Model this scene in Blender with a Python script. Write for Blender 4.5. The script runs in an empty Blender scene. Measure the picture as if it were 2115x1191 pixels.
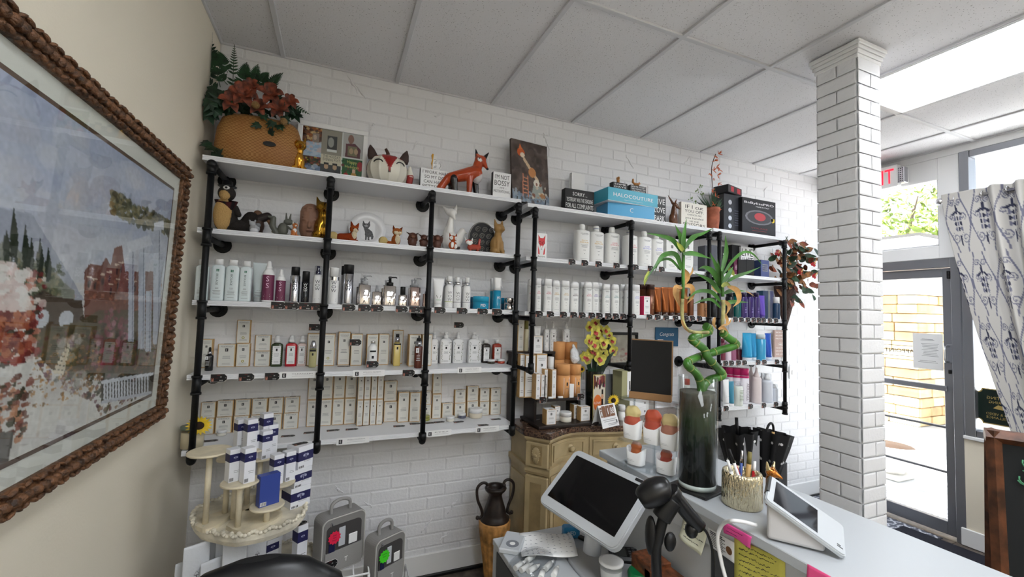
import bpy,bmesh,math,random
import numpy as np
from mathutils import Matrix,Vector
random.seed(7)
sc=bpy.context.scene
COL=sc.collection
PI=math.pi
H=2.944                                   # ceiling height

# ---------------------------------------------------------------- camera
CAM=np.array([.6289,-2.5935,1.5895]);YAW,PITCH,ROLL,FPX=.3913,.0537,.0309,875.5
def _basis(y,p,r):
    f=np.array([math.sin(y)*math.cos(p),math.cos(y)*math.cos(p),math.sin(p)])
    r0=np.array([math.cos(y),-math.sin(y),0]);u0=np.cross(r0,f)
    return math.cos(r)*r0+math.sin(r)*u0,-math.sin(r)*r0+math.cos(r)*u0,f
CR,CU,CW=_basis(YAW,PITCH,ROLL)
cd=bpy.data.cameras.new('camera');cam=bpy.data.objects.new('camera',cd);COL.objects.link(cam)
cd.sensor_width=36;cd.lens=36*FPX/2115;cd.clip_start=.05;cd.clip_end=200
cam.matrix_world=Matrix(((CR[0],CU[0],-CW[0],CAM[0]),(CR[1],CU[1],-CW[1],CAM[1]),(CR[2],CU[2],-CW[2],CAM[2]),(0,0,0,1)))
sc.camera=cam

# ---------------------------------------------------------------- light and exposure
sc.view_settings.view_transform='Standard';sc.view_settings.look='None'
sc.view_settings.gamma=1;sc.view_settings.use_curve_mapping=False
sc.view_settings.exposure=1.5
cy_=sc.cycles;cy_.max_bounces=6;cy_.diffuse_bounces=3;cy_.glossy_bounces=3;cy_.transmission_bounces=6;cy_.transparent_max_bounces=12;cy_.caustics_reflective=False;cy_.caustics_refractive=False
SKY,SUN,TROFFER=1.0,10.5,6.0
wd=bpy.data.worlds.new('sky');sc.world=wd;wd.use_nodes=True
nt=wd.node_tree;bg=nt.nodes['Background']
st=nt.nodes.new('ShaderNodeTexSky');st.sky_type='HOSEK_WILKIE';st.turbidity=4;st.ground_albedo=.6
st.sun_direction=Vector((-.06,.5,.85)).normalized()
mx=nt.nodes.new('ShaderNodeMix');mx.data_type='RGBA';mx.inputs[0].default_value=.75
mx.inputs[7].default_value=(.84,.91,1,1)
nt.links.new(st.outputs[0],mx.inputs[6]);nt.links.new(mx.outputs[2],bg.inputs[0]);bg.inputs[1].default_value=SKY
sd=bpy.data.lights.new('sun','SUN');sd.energy=SUN;sd.angle=.02;sd.color=(1,.98,.97)
so=bpy.data.objects.new('sun',sd);COL.objects.link(so);so.location=(7,8,9)
so.rotation_euler=Vector((.06,-.5,-.85)).to_track_quat('-Z','Y').to_euler()

# ---------------------------------------------------------------- pixel rays (2115 x 1191) to points on real planes
def ray(px,py):return CR*(px-1057.5)/FPX-CU*(py-595.5)/FPX+CW
def at(px,py,x=None,y=None,z=None):
    d=ray(px,py);t=(x-CAM[0])/d[0] if x is not None else (y-CAM[1])/d[1] if y is not None else (z-CAM[2])/d[2]
    return CAM+d*t
def pix(p):
    d=np.array(p,float)-CAM;z=d@CW
    return 1057.5+FPX*(d@CR)/z,595.5-FPX*(d@CU)/z
def xat(px,y,z):# x of the point at depth y, height z that shows in column px
    py=600
    for _ in range(5):
        x=at(px,py,y=y)[0];py=pix((x,y,z))[1]
    return x
def zat(px,py,y):return at(px,py,y=y)[2]

# ---------------------------------------------------------------- materials
def lin(c):return tuple((v/255/12.92 if v/255 <= .04045 else ((v/255+.055)/1.055)**2.4) for v in c)
_M={}
def mat(key,c=(200,200,200),rough=.5,metal=0,spec=.5,trans=0,emit=0,bump=0,bscale=40,noise=0,nscale=8,alpha=1,ior=1.45,attr=False,sss=0,coat=0):
    if key in _M:return _M[key]
    m=bpy.data.materials.new(key);m.use_nodes=True;n=m.node_tree.nodes;l=m.node_tree.links
    b=n['Principled BSDF'];C=(*lin(c),1)
    b.inputs['Base Color'].default_value=C;b.inputs['Roughness'].default_value=rough
    b.inputs['Metallic'].default_value=metal;b.inputs['Specular IOR Level'].default_value=spec
    b.inputs['Transmission Weight'].default_value=trans;b.inputs['IOR'].default_value=ior;b.inputs['Alpha'].default_value=alpha
    b.inputs['Coat Weight'].default_value=coat
    if sss:b.inputs['Subsurface Weight'].default_value=sss;b.inputs['Subsurface Radius'].default_value=(.02,.01,.005)
    if emit:b.inputs['Emission Color'].default_value=C;b.inputs['Emission Strength'].default_value=emit
    tc=None
    if attr:
        a=n.new('ShaderNodeAttribute');a.attribute_name='Col';l.new(a.outputs['Color'],b.inputs['Base Color'])
    elif noise:
        tc=n.new('ShaderNodeTexCoord');t=n.new('ShaderNodeTexNoise');t.inputs['Scale'].default_value=nscale;t.inputs['Detail'].default_value=6
        r=n.new('ShaderNodeValToRGB');r.color_ramp.elements[0].position=.35;r.color_ramp.elements[1].position=.65
        r.color_ramp.elements[0].color=(*lin([max(0,v*(1-noise)) for v in c]),1);r.color_ramp.elements[1].color=(*lin([min(255,v*(1+noise*.5)) for v in c]),1)
        l.new(tc.outputs['Object'],t.inputs['Vector']);l.new(t.outputs['Fac'],r.inputs['Fac']);l.new(r.outputs['Color'],b.inputs['Base Color'])
    if bump:
        tc=tc or n.new('ShaderNodeTexCoord');t2=n.new('ShaderNodeTexNoise');t2.inputs['Scale'].default_value=bscale;t2.inputs['Detail'].default_value=5
        bp=n.new('ShaderNodeBump');bp.inputs['Strength'].default_value=bump;bp.inputs['Distance'].default_value=.01
        l.new(tc.outputs['Object'],t2.inputs['Vector']);l.new(t2.outputs['Fac'],bp.inputs['Height']);l.new(bp.outputs['Normal'],b.inputs['Normal'])
    _M[key]=m;return m
def C3(r,g,b,rough=.5,**k):return mat('c%d_%d_%d_%d%s' % (r,g,b,rough*100,''.join(f'{a}{v}' for a,v in k.items())),(r,g,b),rough,**k)
mat('print',rough=.45,attr=True);mat('print_gloss',rough=.12,attr=True);mat('print_matte',rough=.85,attr=True,spec=.2)
mat('fig',rough=.5,attr=True);mat('fig_gloss',rough=.15,attr=True);mat('fig_metal',rough=.22,metal=1,attr=True);mat('plush',rough=.95,attr=True,bump=.8,bscale=220,spec=.1)
mat('white',(238,238,238),.4);mat('shelf_white',(236,237,240),.35);mat('black',(14,14,16),.45);mat('ink',(20,20,24),.6);mat('grey_ink',(120,120,122),.6)
mat('pipe',(16,17,19),.48,metal=.3,bump=.08,bscale=90)
mat('brick_paint',(234,234,236),.5,bump=.22,bscale=60);mat('mortar',(228,228,230),.55,bump=.3,bscale=90)
mat('wall_cream',(233,224,205),.6,bump=.06,bscale=120)
mat('kraft',(206,166,108),.6,noise=.06,nscale=60);mat('carton',(222,221,214),.5);mat('gold_ink',(150,110,50),.5)
mat('chrome',(225,225,228),.12,metal=1);mat('silver',(190,190,195),.25,metal=1);mat('gold',(205,150,60),.18,metal=1)
mat('alu',(150,152,158),.38,metal=.75)
mat('glass',(255,255,255),.02,trans=1,ior=1.45)
def thin_glass(key,tint,refl):
    m=bpy.data.materials.new(key);m.use_nodes=True;n=m.node_tree.nodes;l=m.node_tree.links;n.remove(n['Principled BSDF'])
    tr=n.new('ShaderNodeBsdfTransparent');tr.inputs[0].default_value=(*tint,1);g=n.new('ShaderNodeBsdfGlossy');g.inputs['Roughness'].default_value=.02;lf=n.new('ShaderNodeLayerWeight');pw=n.new('ShaderNodeMath');pw.operation='POWER';pw.inputs[1].default_value=4;lw=n.new('ShaderNodeMath');lw.operation='MULTIPLY_ADD';lw.inputs[1].default_value=.5;lw.inputs[2].default_value=refl;l.new(lf.outputs['Facing'],pw.inputs[0]);l.new(pw.outputs[0],lw.inputs[0])
    mx=n.new('ShaderNodeMixShader');l.new(lw.outputs[0],mx.inputs[0]);l.new(tr.outputs[0],mx.inputs[1]);l.new(g.outputs[0],mx.inputs[2]);l.new(mx.outputs[0],n['Material Output'].inputs[0]);_M[key]=m
thin_glass('pane',(.97,.985,.98),.03);thin_glass('clear_plastic',(.9,.91,.92),.06);thin_glass('acrylic',(.93,.95,.96),.05)

# ---------------------------------------------------------------- mesh builder
_T={}
def text_geo(s):
    if s in _T:return _T[s]
    cu=bpy.data.curves.new('t','FONT');cu.body=s;cu.size=1;cu.resolution_u=2;cu.fill_mode='FRONT'
    o=bpy.data.objects.new('t',cu);COL.objects.link(o)
    me=bpy.data.meshes.new_from_object(o.evaluated_get(bpy.context.evaluated_depsgraph_get()))
    v=[tuple(p.co) for p in me.vertices];f=[tuple(p.vertices) for p in me.polygons]
    bpy.data.objects.remove(o);bpy.data.curves.remove(cu);bpy.data.meshes.remove(me)
    if v:
        a=np.array(v);mn=a.min(0);mxx=a.max(0)
    else:mn=np.zeros(3);mxx=np.ones(3)
    _T[s]=(v,f,mn,mxx);return _T[s]

class MB:
    def __init__(s,m='white'):s.v=[];s.f=[];s.mi=[];s.sm=[];s.mats=[];s.cc={};s.T=None;s.warp=None;s.m(m)
    def m(s,m):
        m=_M[m] if isinstance(m,str) else m
        if m not in s.mats:s.mats.append(m)
        s.cur=s.mats.index(m);return s
    def add(s,v,f,smooth=False,cols=None):
        k=len(s.v)
        if s.warp:v=[(p[0],p[1]+s.warp-math.sqrt(max(s.warp**2-p[0]**2,0)),p[2]) for p in v]
        if s.T is not None:v=[tuple(s.T @ Vector(p)) for p in v]
        if cols is not None:s.cc[k]=cols
        s.v.extend(tuple(map(float,p)) for p in v);s.f.extend(tuple(i+k for i in q) for q in f)
        s.mi.extend([s.cur]*len(f));s.sm.extend([smooth]*len(f));return s
    def box(s,x0,x1,y0,y1,z0,z1,b=0):
        if b <= 0:
            v=[(x,y,z) for x in (x0,x1) for y in (y0,y1) for z in (z0,z1)]
            return s.add(v,[(0,1,3,2),(4,6,7,5),(0,4,5,1),(2,3,7,6),(0,2,6,4),(1,5,7,3)])
        b=min(b,(x1-x0)*.45,(y1-y0)*.45,(z1-z0)*.45);v=[];idx={}
        for i,(x,sx) in enumerate(((x0,1),(x1,-1))):
            for j,(y,sy) in enumerate(((y0,1),(y1,-1))):
                for k,(z,sz) in enumerate(((z0,1),(z1,-1))):
                    for a,p in enumerate(((x,y+sy*b,z+sz*b),(x+sx*b,y,z+sz*b),(x+sx*b,y+sy*b,z))):idx[i,j,k,a]=len(v);v.append(p)
        f=[];I=idx
        for i in (0,1):
            q=[I[i,0,0,0],I[i,1,0,0],I[i,1,1,0],I[i,0,1,0]];f.append(q if i else q[::-1])
            q=[I[0,i,0,1],I[1,i,0,1],I[1,i,1,1],I[0,i,1,1]];f.append(q[::-1] if i else q)
            q=[I[0,0,i,2],I[1,0,i,2],I[1,1,i,2],I[0,1,i,2]];f.append(q if i else q[::-1])
        for p in (0,1):
            for q in (0,1):
                e=[I[0,p,q,1],I[1,p,q,1],I[1,p,q,2],I[0,p,q,2]];f.append(e if (p ^ q) else e[::-1])
                e=[I[p,0,q,0],I[p,1,q,0],I[p,1,q,2],I[p,0,q,2]];f.append(e[::-1] if (p ^ q) else e)
                e=[I[p,q,0,0],I[p,q,1,0],I[p,q,1,1],I[p,q,0,1]];f.append(e if (p ^ q) else e[::-1])
                for r in (0,1):
                    t=[I[p,q,r,0],I[p,q,r,1],I[p,q,r,2]];f.append(t if (p ^ q ^ r) else t[::-1])
        return s.add(v,f)
    def loft(s,secs,c=(0,0,0),n=16,smooth=True,cap=(True,True),rot=0):
        """secs: (z, rx, ry, exponent[, dx, dy]) stacked superellipse sections"""
        v=[];f=[]
        for q in secs:
            z,rx,ry,e=q[:4];dx,dy=q[4:6] if len(q) > 4 else (0,0)
            for i in range(n):
                a=2*PI*(i+.5)/n+rot;ca,sa=math.cos(a),math.sin(a)
                v.append((c[0]+dx+rx*math.copysign(abs(ca)**(2/e),ca),c[1]+dy+ry*math.copysign(abs(sa)**(2/e),sa),c[2]+z))
        for k in range(len(secs)-1):
            for i in range(n):
                a=k*n+i;b=k*n+(i+1) % n;f.append((a,b,b+n,a+n))
        s.add(v,f,smooth)
        k0=len(s.v)-len(v)
        if cap[0]:s.f.append(tuple(k0+i for i in range(n))[::-1]);s.mi.append(s.cur);s.sm.append(False)
        if cap[1]:s.f.append(tuple(k0+(len(secs)-1)*n+i for i in range(n)));s.mi.append(s.cur);s.sm.append(False)
        return s
    def lathe(s,prof,c=(0,0,0),n=16,smooth=True,cap=(True,True)):
        return s.loft([(z,r,r,2) for r,z in prof],c,n,smooth,cap)
    def cyl(s,r,z0,z1,c=(0,0,0),n=16):return s.loft([(z0,r,r,2),(z1,r,r,2)],c,n)
    def tube(s,pts,r,n=8,cap=True,closed=False,smooth=True):
        P=[Vector(p) for p in pts];N=len(P);R=r if isinstance(r,(list,tuple)) else [r]*N
        v=[];f=[];up=None
        for i,p in enumerate(P):
            t=(P[(i+1) % N]-P[i-1]) if closed else (P[min(i+1,N-1)]-P[max(i-1,0)])
            t=t.normalized() if t.length > 1e-9 else Vector((0,0,1))
            if up is None:up=Vector((0,0,1)) if abs(t.z) < .9 else Vector((1,0,0))
            a=t.cross(up);a=a.normalized() if a.length > 1e-6 else t.orthogonal().normalized();b=a.cross(t).normalized();up=b
            for k in range(n):
                w=2*PI*k/n;v.append(tuple(p+a*math.cos(w)*R[i]+b*math.sin(w)*R[i]))
        for i in range(N if closed else N-1):
            j=(i+1) % N
            for k in range(n):f.append((i*n+k,i*n+(k+1) % n,j*n+(k+1) % n,j*n+k))
        s.add(v,f,smooth)
        if cap and not closed:
            k0=len(s.v)-len(v)
            s.f.append(tuple(k0+i for i in range(n))[::-1]);s.f.append(tuple(k0+(N-1)*n+i for i in range(n)));s.mi += [s.cur]*2;s.sm += [False]*2
        return s
    def ell(s,c,r,n=12,k=8,R=None,smooth=True):
        r=r if isinstance(r,(tuple,list)) else (r,r,r);v=[(0,0,-1)];f=[]
        for i in range(1,k):
            a=-PI/2+PI*i/k
            for j in range(n):v.append((math.cos(a)*math.cos(2*PI*j/n),math.cos(a)*math.sin(2*PI*j/n),math.sin(a)))
        v.append((0,0,1));e=len(v)-1
        for j in range(n):f.append((0,1+(j+1) % n,1+j));f.append((e,1+(k-2)*n+j,1+(k-2)*n+(j+1) % n))
        for i in range(k-2):
            for j in range(n):f.append((1+i*n+j,1+i*n+(j+1) % n,1+(i+1)*n+(j+1) % n,1+(i+1)*n+j))
        o=[Vector((p[0]*r[0],p[1]*r[1],p[2]*r[2])) for p in v]
        if R is not None:o=[R @ p for p in o]
        return s.add([tuple(p+Vector(c)) for p in o],f,smooth)
    def slab(s,pts,y0,y1):
        """outline in x,z facing -y (counter-clockwise seen from the front), from y0 (front) to y1"""
        a=sum(p[0]*q[1]-q[0]*p[1] for p,q in zip(pts,pts[1:]+pts[:1]))
        if a < 0:pts=pts[::-1]
        n=len(pts);v=[(x,y0,z) for x,z in pts]+[(x,y1,z) for x,z in pts]
        f=[tuple(range(n)),tuple(range(2*n-1,n-1,-1))]+[((i+1) % n,i,n+i,n+(i+1) % n) for i in range(n)]
        return s.add(v,f)
    def poly(s,pts,y):
        a=sum(p[0]*q[1]-q[0]*p[1] for p,q in zip(pts,pts[1:]+pts[:1]))
        if a < 0:pts=pts[::-1]
        return s.add([(x,y,z) for x,z in pts],[tuple(range(len(pts)))])
    def rect(s,x0,x1,z0,z1,y):return s.poly([(x0,z0),(x1,z0),(x1,z1),(x0,z1)],y)
    def disc(s,cx,cz,rx,rz,y,n=16):return s.poly([(cx+rx*math.cos(2*PI*i/n),cz+rz*math.sin(2*PI*i/n)) for i in range(n)],y)
    def text(s,t,x,z,y,h,w=None,vert=False,mirror=False,shear=0):
        """flat lettering facing -y; x,z its middle, h letter height, w its width"""
        v,f,mn,mxx=text_geo(t);H0=mxx[1]-mn[1];W0=mxx[0]-mn[0];k=h/H0;kx=(w/W0) if w else k
        o=[]
        for p in v:
            a=(p[0]-mn[0]-W0/2)*kx;b=(p[1]-mn[1]-H0/2)*k;a += shear*b
            if mirror:a=-a
            o.append((x+b,y,z-a) if vert else (x+a,y,z+b))
        return s.add(o,[q[::-1] for q in f] if mirror else f)
    def lines(s,x,z,y,w,n,dz,h=.0012,ragged=.25):
        for i in range(n):
            ww=w*(1-ragged*random.random());s.rect(x-ww/2,x+ww/2,z-i*dz-h/2,z-i*dz+h/2,y)
        return s
    def image(s,img,x0,x1,z0,z1,y):
        h,w=img.shape[:2];v=[];f=[];L=np.where(img/255 <= .04045,img/255/12.92,((img/255+.055)/1.055)**2.4)
        xs=np.linspace(x0,x1,w);zs=np.linspace(z1,z0,h)
        v=[(x,y,z) for z in zs for x in xs];f=[(j*w+i,(j+1)*w+i,(j+1)*w+i+1,j*w+i+1) for j in range(h-1) for i in range(w-1)]
        return s.add(v,f,False,L.reshape(-1,3))
    def mesh(s,name):
        me=bpy.data.meshes.new(name);me.from_pydata(s.v,[],s.f)
        for m in s.mats:me.materials.append(m)
        me.polygons.foreach_set('material_index',s.mi);me.polygons.foreach_set('use_smooth',s.sm)
        if s.cc:
            a=np.ones((len(s.v),4),np.float32)
            for k,c in s.cc.items():a[k:k+len(c),:3]=c
            at_=me.color_attributes.new('Col','FLOAT_COLOR','POINT');at_.data.foreach_set('color',a.ravel())
        me.update();return me
    def build(s,name,parent=None,label=None):
        o=bpy.data.objects.new(name,s.mesh(name));COL.objects.link(o)
        if parent:o.parent=parent
        if label:o['label']=label
        return o
def tag(o,label,cat,group=None):
    o['label']=label;o['category']=cat
    if group:o['group']=group
    return o
def thing(name,label,cat,loc=(0,0,0),rz=0,group=None):
    o=bpy.data.objects.new(name,None);o.empty_display_size=.05;COL.objects.link(o);o.location=[float(q) for q in loc];o.rotation_euler=(0,0,rz)
    return tag(o,label,cat,group)
def solo(mb,name,label,cat,loc=(0,0,0),rz=0,group=None):
    o=mb.build(name);o.location=[float(q) for q in loc];o.rotation_euler=(0,0,rz);return tag(o,label,cat,group)
def struct(mb,name,parent=None):
    o=mb.build(name,parent)
    if not parent:o['kind']='structure'
    return o
def inst(me,name,parent,loc,rot=(0,0,0),scale=(1,1,1)):
    o=bpy.data.objects.new(name,me);COL.objects.link(o);o.parent=parent;o.location=[float(q) for q in loc];o.rotation_euler=rot;o.scale=scale;return o
ORD='first second third fourth fifth sixth seventh eighth ninth tenth eleventh twelfth thirteenth fourteenth fifteenth sixteenth seventeenth eighteenth nineteenth twentieth'.split()

# ---------------------------------------------------------------- small raster painter for prints
class Img:
    def __init__(s,w,h,c=(255,255,255)):s.w,s.h=w,h;s.a=np.ones((h,w,3))*np.array(c,float);s.Y,s.X=np.mgrid[0:h,0:w];s.X=(s.X+.5)/w;s.Y=(s.Y+.5)/h
    def put(s,m,c,o=1):s.a[m]=s.a[m]*(1-o)+np.array(c,float)*o;return s
    def rect(s,x0,y0,x1,y1,c,o=1):return s.put((s.X >= x0) & (s.X < x1) & (s.Y >= y0) & (s.Y < y1),c,o)
    def ell(s,x,y,rx,ry,c,o=1):return s.put(((s.X-x)/rx)**2+((s.Y-y)/ry)**2 < 1,c,o)
    def line(s,x0,y0,x1,y1,t,c,o=1):
        dx,dy=x1-x0,y1-y0;L=dx*dx+dy*dy+1e-12;u=np.clip(((s.X-x0)*dx+(s.Y-y0)*dy)/L,0,1)
        return s.put((s.X-x0-u*dx)**2+(s.Y-y0-u*dy)**2 < t*t,c,o)
    def poly(s,pts,c,o=1):
        m=np.zeros(s.X.shape,bool);n=len(pts)
        for i in range(n):
            (xa,ya),(xb,yb)=pts[i],pts[i-1]
            if ya != yb:m ^= ((ya > s.Y) != (yb > s.Y)) & (s.X < (xb-xa)*(s.Y-ya)/(yb-ya)+xa)
        return s.put(m,c,o)
    def grad(s,x0,y0,x1,y1,c0,c1):
        m=(s.X >= x0) & (s.X < x1) & (s.Y >= y0) & (s.Y < y1);t=((s.Y-y0)/(y1-y0))[m][:,None];s.a[m]=np.array(c0)*(1-t)+np.array(c1)*t;return s
    def dabs(s,n,x0,y0,x1,y1,r,cols,rng,o=.8):
        for _ in range(n):
            k=r*rng.uniform(.5,1.3);s.ell(rng.uniform(x0,x1),rng.uniform(y0,y1),k,k*rng.uniform(.5,1.2),cols[rng.integers(len(cols))],o)
        return s
    def noise(s,amp,rng,k=6):
        g=rng.normal(0,1,(s.h//k+2,s.w//k+2));yy=np.linspace(0,g.shape[0]-1.01,s.h);xx=np.linspace(0,g.shape[1]-1.01,s.w)
        y0=yy.astype(int);x0=xx.astype(int);fy=(yy-y0)[:,None];fx=(xx-x0)[None]
        q=g[y0][:,x0]*(1-fy)*(1-fx)+g[y0+1][:,x0]*fy*(1-fx)+g[y0][:,x0+1]*(1-fy)*fx+g[y0+1][:,x0+1]*fy*fx
        s.a=np.clip(s.a+q[...,None]*amp,0,255);return s

# ---------------------------------------------------------------- figurines: coloured blobs fused into one skin
def fig(blobs,size,vox=.011,material='fig',smooth=4):
    """blobs in unit-height space: ('e',c,r,col[,ry,rx]) ellipsoid or ('k',p,q,r0,r1,col) tapered limb"""
    mb=MB();info=[]
    for b in blobs:
        if b[0] == 'e':
            R=Matrix.Identity(3)
            if len(b) > 4:R=Matrix.Rotation(b[4],3,'Y')
            if len(b) > 5:R=R @ Matrix.Rotation(b[5],3,'X')
            mb.ell(b[1],b[2],14,10,R);info.append(('e',np.array(b[1]),np.array(b[2]),np.array(R),lin(b[3])))
        else:
            p,q=Vector(b[1]),Vector(b[2]);k=7
            mb.ell(b[1],b[3],10,6);mb.ell(b[2],b[4],10,6)
            mb.tube([p.lerp(q,i/k) for i in range(k+1)],[b[3]+(b[4]-b[3])*i/k for i in range(k+1)],10)
            info.append(('k',np.array(b[1]),np.array(b[2]),(b[3],b[4]),None,lin(b[5])))
    me=mb.mesh('fig');o=bpy.data.objects.new('fig',me);COL.objects.link(o)
    r=o.modifiers.new('r','REMESH');r.mode='VOXEL';r.voxel_size=vox
    if smooth:s_=o.modifiers.new('s','SMOOTH');s_.iterations=smooth;s_.factor=.5
    m2=bpy.data.meshes.new_from_object(o.evaluated_get(bpy.context.evaluated_depsgraph_get()))
    bpy.data.objects.remove(o);bpy.data.meshes.remove(me)
    n=len(m2.vertices);V=np.zeros(n*3);m2.vertices.foreach_get('co',V);V=V.reshape(-1,3)
    best=np.full(n,1e9);col=np.ones((n,4))
    for b in info:
        if b[0] == 'e':
            q=(V-b[1]) @ b[3];d=(np.sqrt(((q/b[2])**2).sum(1))-1)*b[2].min();c=b[4]
        else:
            ab=b[2]-b[1];t=np.clip(((V-b[1]) @ ab)/(ab @ ab+1e-9),0,1);d=np.linalg.norm(V-b[1]-t[:,None]*ab,axis=1)-(b[3][0]+(b[3][1]-b[3][0])*t);c=b[5]
        k=d < best;best[k]=d[k];col[k,:3]=c
    m2.vertices.foreach_set('co',(V*size).ravel())
    for a in list(m2.color_attributes):m2.color_attributes.remove(a)
    m2.color_attributes.new('Col','FLOAT_COLOR','POINT').data.foreach_set('color',col.astype(np.float32).ravel())
    m2.polygons.foreach_set('use_smooth',[True]*len(m2.polygons));m2.materials.clear();m2.materials.append(_M[material]);m2.update()
    return m2
def fig_obj(me,name,parent):o=bpy.data.objects.new(name,me);COL.objects.link(o);o.parent=parent;return o

# ================================================================ THE ROOM
XL,YB=4.92,-6.2                              # front (shop-window) wall, rear wall
mat('tile',(196,195,196),.9,spec=.2);mat('grid',(214,214,217),.45)
def speckle(m):
    n=m.node_tree.nodes;l=m.node_tree.links;b=n['Principled BSDF']
    tc=n.new('ShaderNodeTexCoord');v=n.new('ShaderNodeTexVoronoi');v.inputs['Scale'].default_value=85
    no=n.new('ShaderNodeTexNoise');no.inputs['Scale'].default_value=150;no.inputs['Detail'].default_value=3
    r=n.new('ShaderNodeValToRGB');r.color_ramp.elements[0].position=.08;r.color_ramp.elements[0].color=(*lin((150,148,146)),1);r.color_ramp.elements[1].position=.2;r.color_ramp.elements[1].color=(*lin((234,233,235)),1)
    bp=n.new('ShaderNodeBump');bp.inputs['Strength'].default_value=.35;bp.inputs['Distance'].default_value=.004
    l.new(tc.outputs['Object'],v.inputs['Vector']);l.new(tc.outputs['Object'],no.inputs['Vector']);l.new(v.outputs['Distance'],r.inputs['Fac']);l.new(r.outputs['Color'],b.inputs['Base Color'])
    l.new(no.outputs['Fac'],bp.inputs['Height']);l.new(bp.outputs['Normal'],b.inputs['Normal'])
speckle(_M['tile'])
# ceiling: backing, T-bars, tiles
GX=[.2922+.6096*i for i in range(-1,9)];GX[0]=0.0;GX[-1]=XL
GY=[0.0]+[-1.054-1.2192*i for i in range(5)];GY[-1]=YB
ceil=struct(MB('tile').box(-.1,XL+.1,YB-.1,.1,H+.05,H+.12),'ceiling')
for i,x in enumerate(GX):
    w=.012;g=MB('grid').box(max(x-w,0),min(x+w,XL),YB,0,H-.002,H+.012,.002);g.build('grid_bar',ceil)
for y in GY:
    MB('grid').box(0,XL,max(y-.012,YB),min(y+.012,0),H-.0025,H+.0115,.002).build('grid_bar',ceil)
LIGHTS={(6,1),(2,2),(2,4),(4,4),(6,3)}  # all but the panel by the pillar are unseen, added to brighten the room
tm={}
for i in range(len(GX)-1):
    for j in range(len(GY)-1):
        if (i,j) in LIGHTS:continue
        w=round(GX[i+1]-GX[i]-.004,4);d=round(GY[j]-GY[j+1]-.004,4)
        if (w,d) not in tm:tm[w,d]=MB('tile').box(-w/2,w/2,-d/2,d/2,0,.016).mesh('ceiling_tile')
        inst(tm[w,d],'ceiling_tile',ceil,((GX[i]+GX[i+1])/2,(GY[j]+GY[j+1])/2,H+.008))
mat('diffuser',(244,249,255),.4,emit=TROFFER)
for k,(i,j) in enumerate(sorted(LIGHTS,key=lambda q:(q != (6,1),q))):
    cx,cy=(GX[i]+GX[i+1])/2,(GY[j]+GY[j+1])/2;w,d=.585,(GY[j]-GY[j+1])-.03
    t=thing('ceiling_light',['bright rectangular fluorescent ceiling light beside the white brick pillar','added unseen ceiling light panel overhead nearest the painting wall','added unseen ceiling light panel at the back near the painting wall','added unseen ceiling light panel at the back on the window side','added unseen ceiling light panel close to the shop windows'][k],'ceiling light',(cx,cy,H))
    f=MB('grid')
    for a in (-1,1):
        f.box(a*w/2-.012,a*w/2+.012,-d/2-.012,d/2+.012,-.004,.05);f.box(-w/2,w/2,a*d/2-.012,a*d/2+.012,-.004,.05)
    f.box(-w/2,w/2,-d/2,d/2,.05,.056);f.build('frame',t)
    MB('diffuser').box(-w/2+.012,w/2-.012,-d/2+.012,d/2-.012,.001,.006).build('diffuser',t)

# left wall, rear wall
struct(MB('wall_cream').box(-.12,0,YB,.12,0,H+.1),'wall_left')
struct(MB('wall_cream').box(-.12,XL+.2,YB-.12,YB,0,H+.1),'wall_rear')
struct(MB('white').box(0,.014,YB,-.016,.004,.12,.004),'baseboard_left')

# brick wall
wb=struct(MB('mortar').box(-.12,XL+.3,0,.12,0,H+.1),'wall_back')
BW,BH,J=.2155,.0735,.007
def brick_mesh(w,h,d,seed):
    r=random.Random(seed);b=.006;q=lambda:r.uniform(-.0012,.0012)
    o=[(-w/2,-h/2),(w/2,-h/2),(w/2,h/2),(-w/2,h/2)];i_=[(-w/2+b+q(),-h/2+b+q()),(w/2-b+q(),-h/2+b+q()),(w/2-b+q(),h/2-b+q()),(-w/2+b+q(),h/2-b+q())]
    v=[(x,.001,z) for x,z in o]+[(x,-d*.55+q()*.3,z) for x,z in [(x+q()*.6,z+q()*.6) for x,z in o]]+[(x,-d+q()*.7,z) for x,z in i_]
    f=[(8,9,10,11)]+[(a,(a+1) % 4,(a+1) % 4+4,a+4) for a in range(4)]+[(a+4,(a+1) % 4+4,(a+1) % 4+8,a+8) for a in range(4)]
    m=MB('brick_paint');m.add(v,f,False);return m
BV=[brick_mesh(BW-J,BH-J,.0032,k).mesh('brick') for k in range(8)]
cand=[]
for c in range(int(H/BH)+1):
    z=(c+.5)*BH+.02
    if z > H-.02 or z < .13:continue
    for k in range(-1,24):
        x=k*BW+(BW/2 if c % 2 else 0)+BW/2
        x0,x1=max(x-BW/2,0),min(x+BW/2,XL)
        if x1-x0 < .03:continue
        free=(z > 2.28) or (z < .88 and .55 < x < 1.8) or (x > 3.95)
        px,py=pix((x,0,z));vis=380 < px < 1700 and -20 < py < 1200
        cand.append(((0 if free and vis else 1 if vis else 2),-1/(1+abs(np.linalg.norm(np.array((x,0,z))-CAM))),x0,x1,z))
cand.sort()
rest=MB('brick_paint')
for n,(a,b,x0,x1,z) in enumerate(cand):
    w=x1-x0
    if n < 298 and a == 0:inst(random.choice(BV),'brick',wb,((x0+x1)/2,random.uniform(-.001,.0005),z),(0,0,0),((w-J)/(BW-J),1,1))
    else:
        m=brick_mesh(w-J,BH-J,.0032,n);rest.add([(p[0]+(x0+x1)/2,p[1],p[2]+z) for p in m.v],m.f)
ro=rest.build('brick_field',wb);ro['kind']='stuff'
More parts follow.
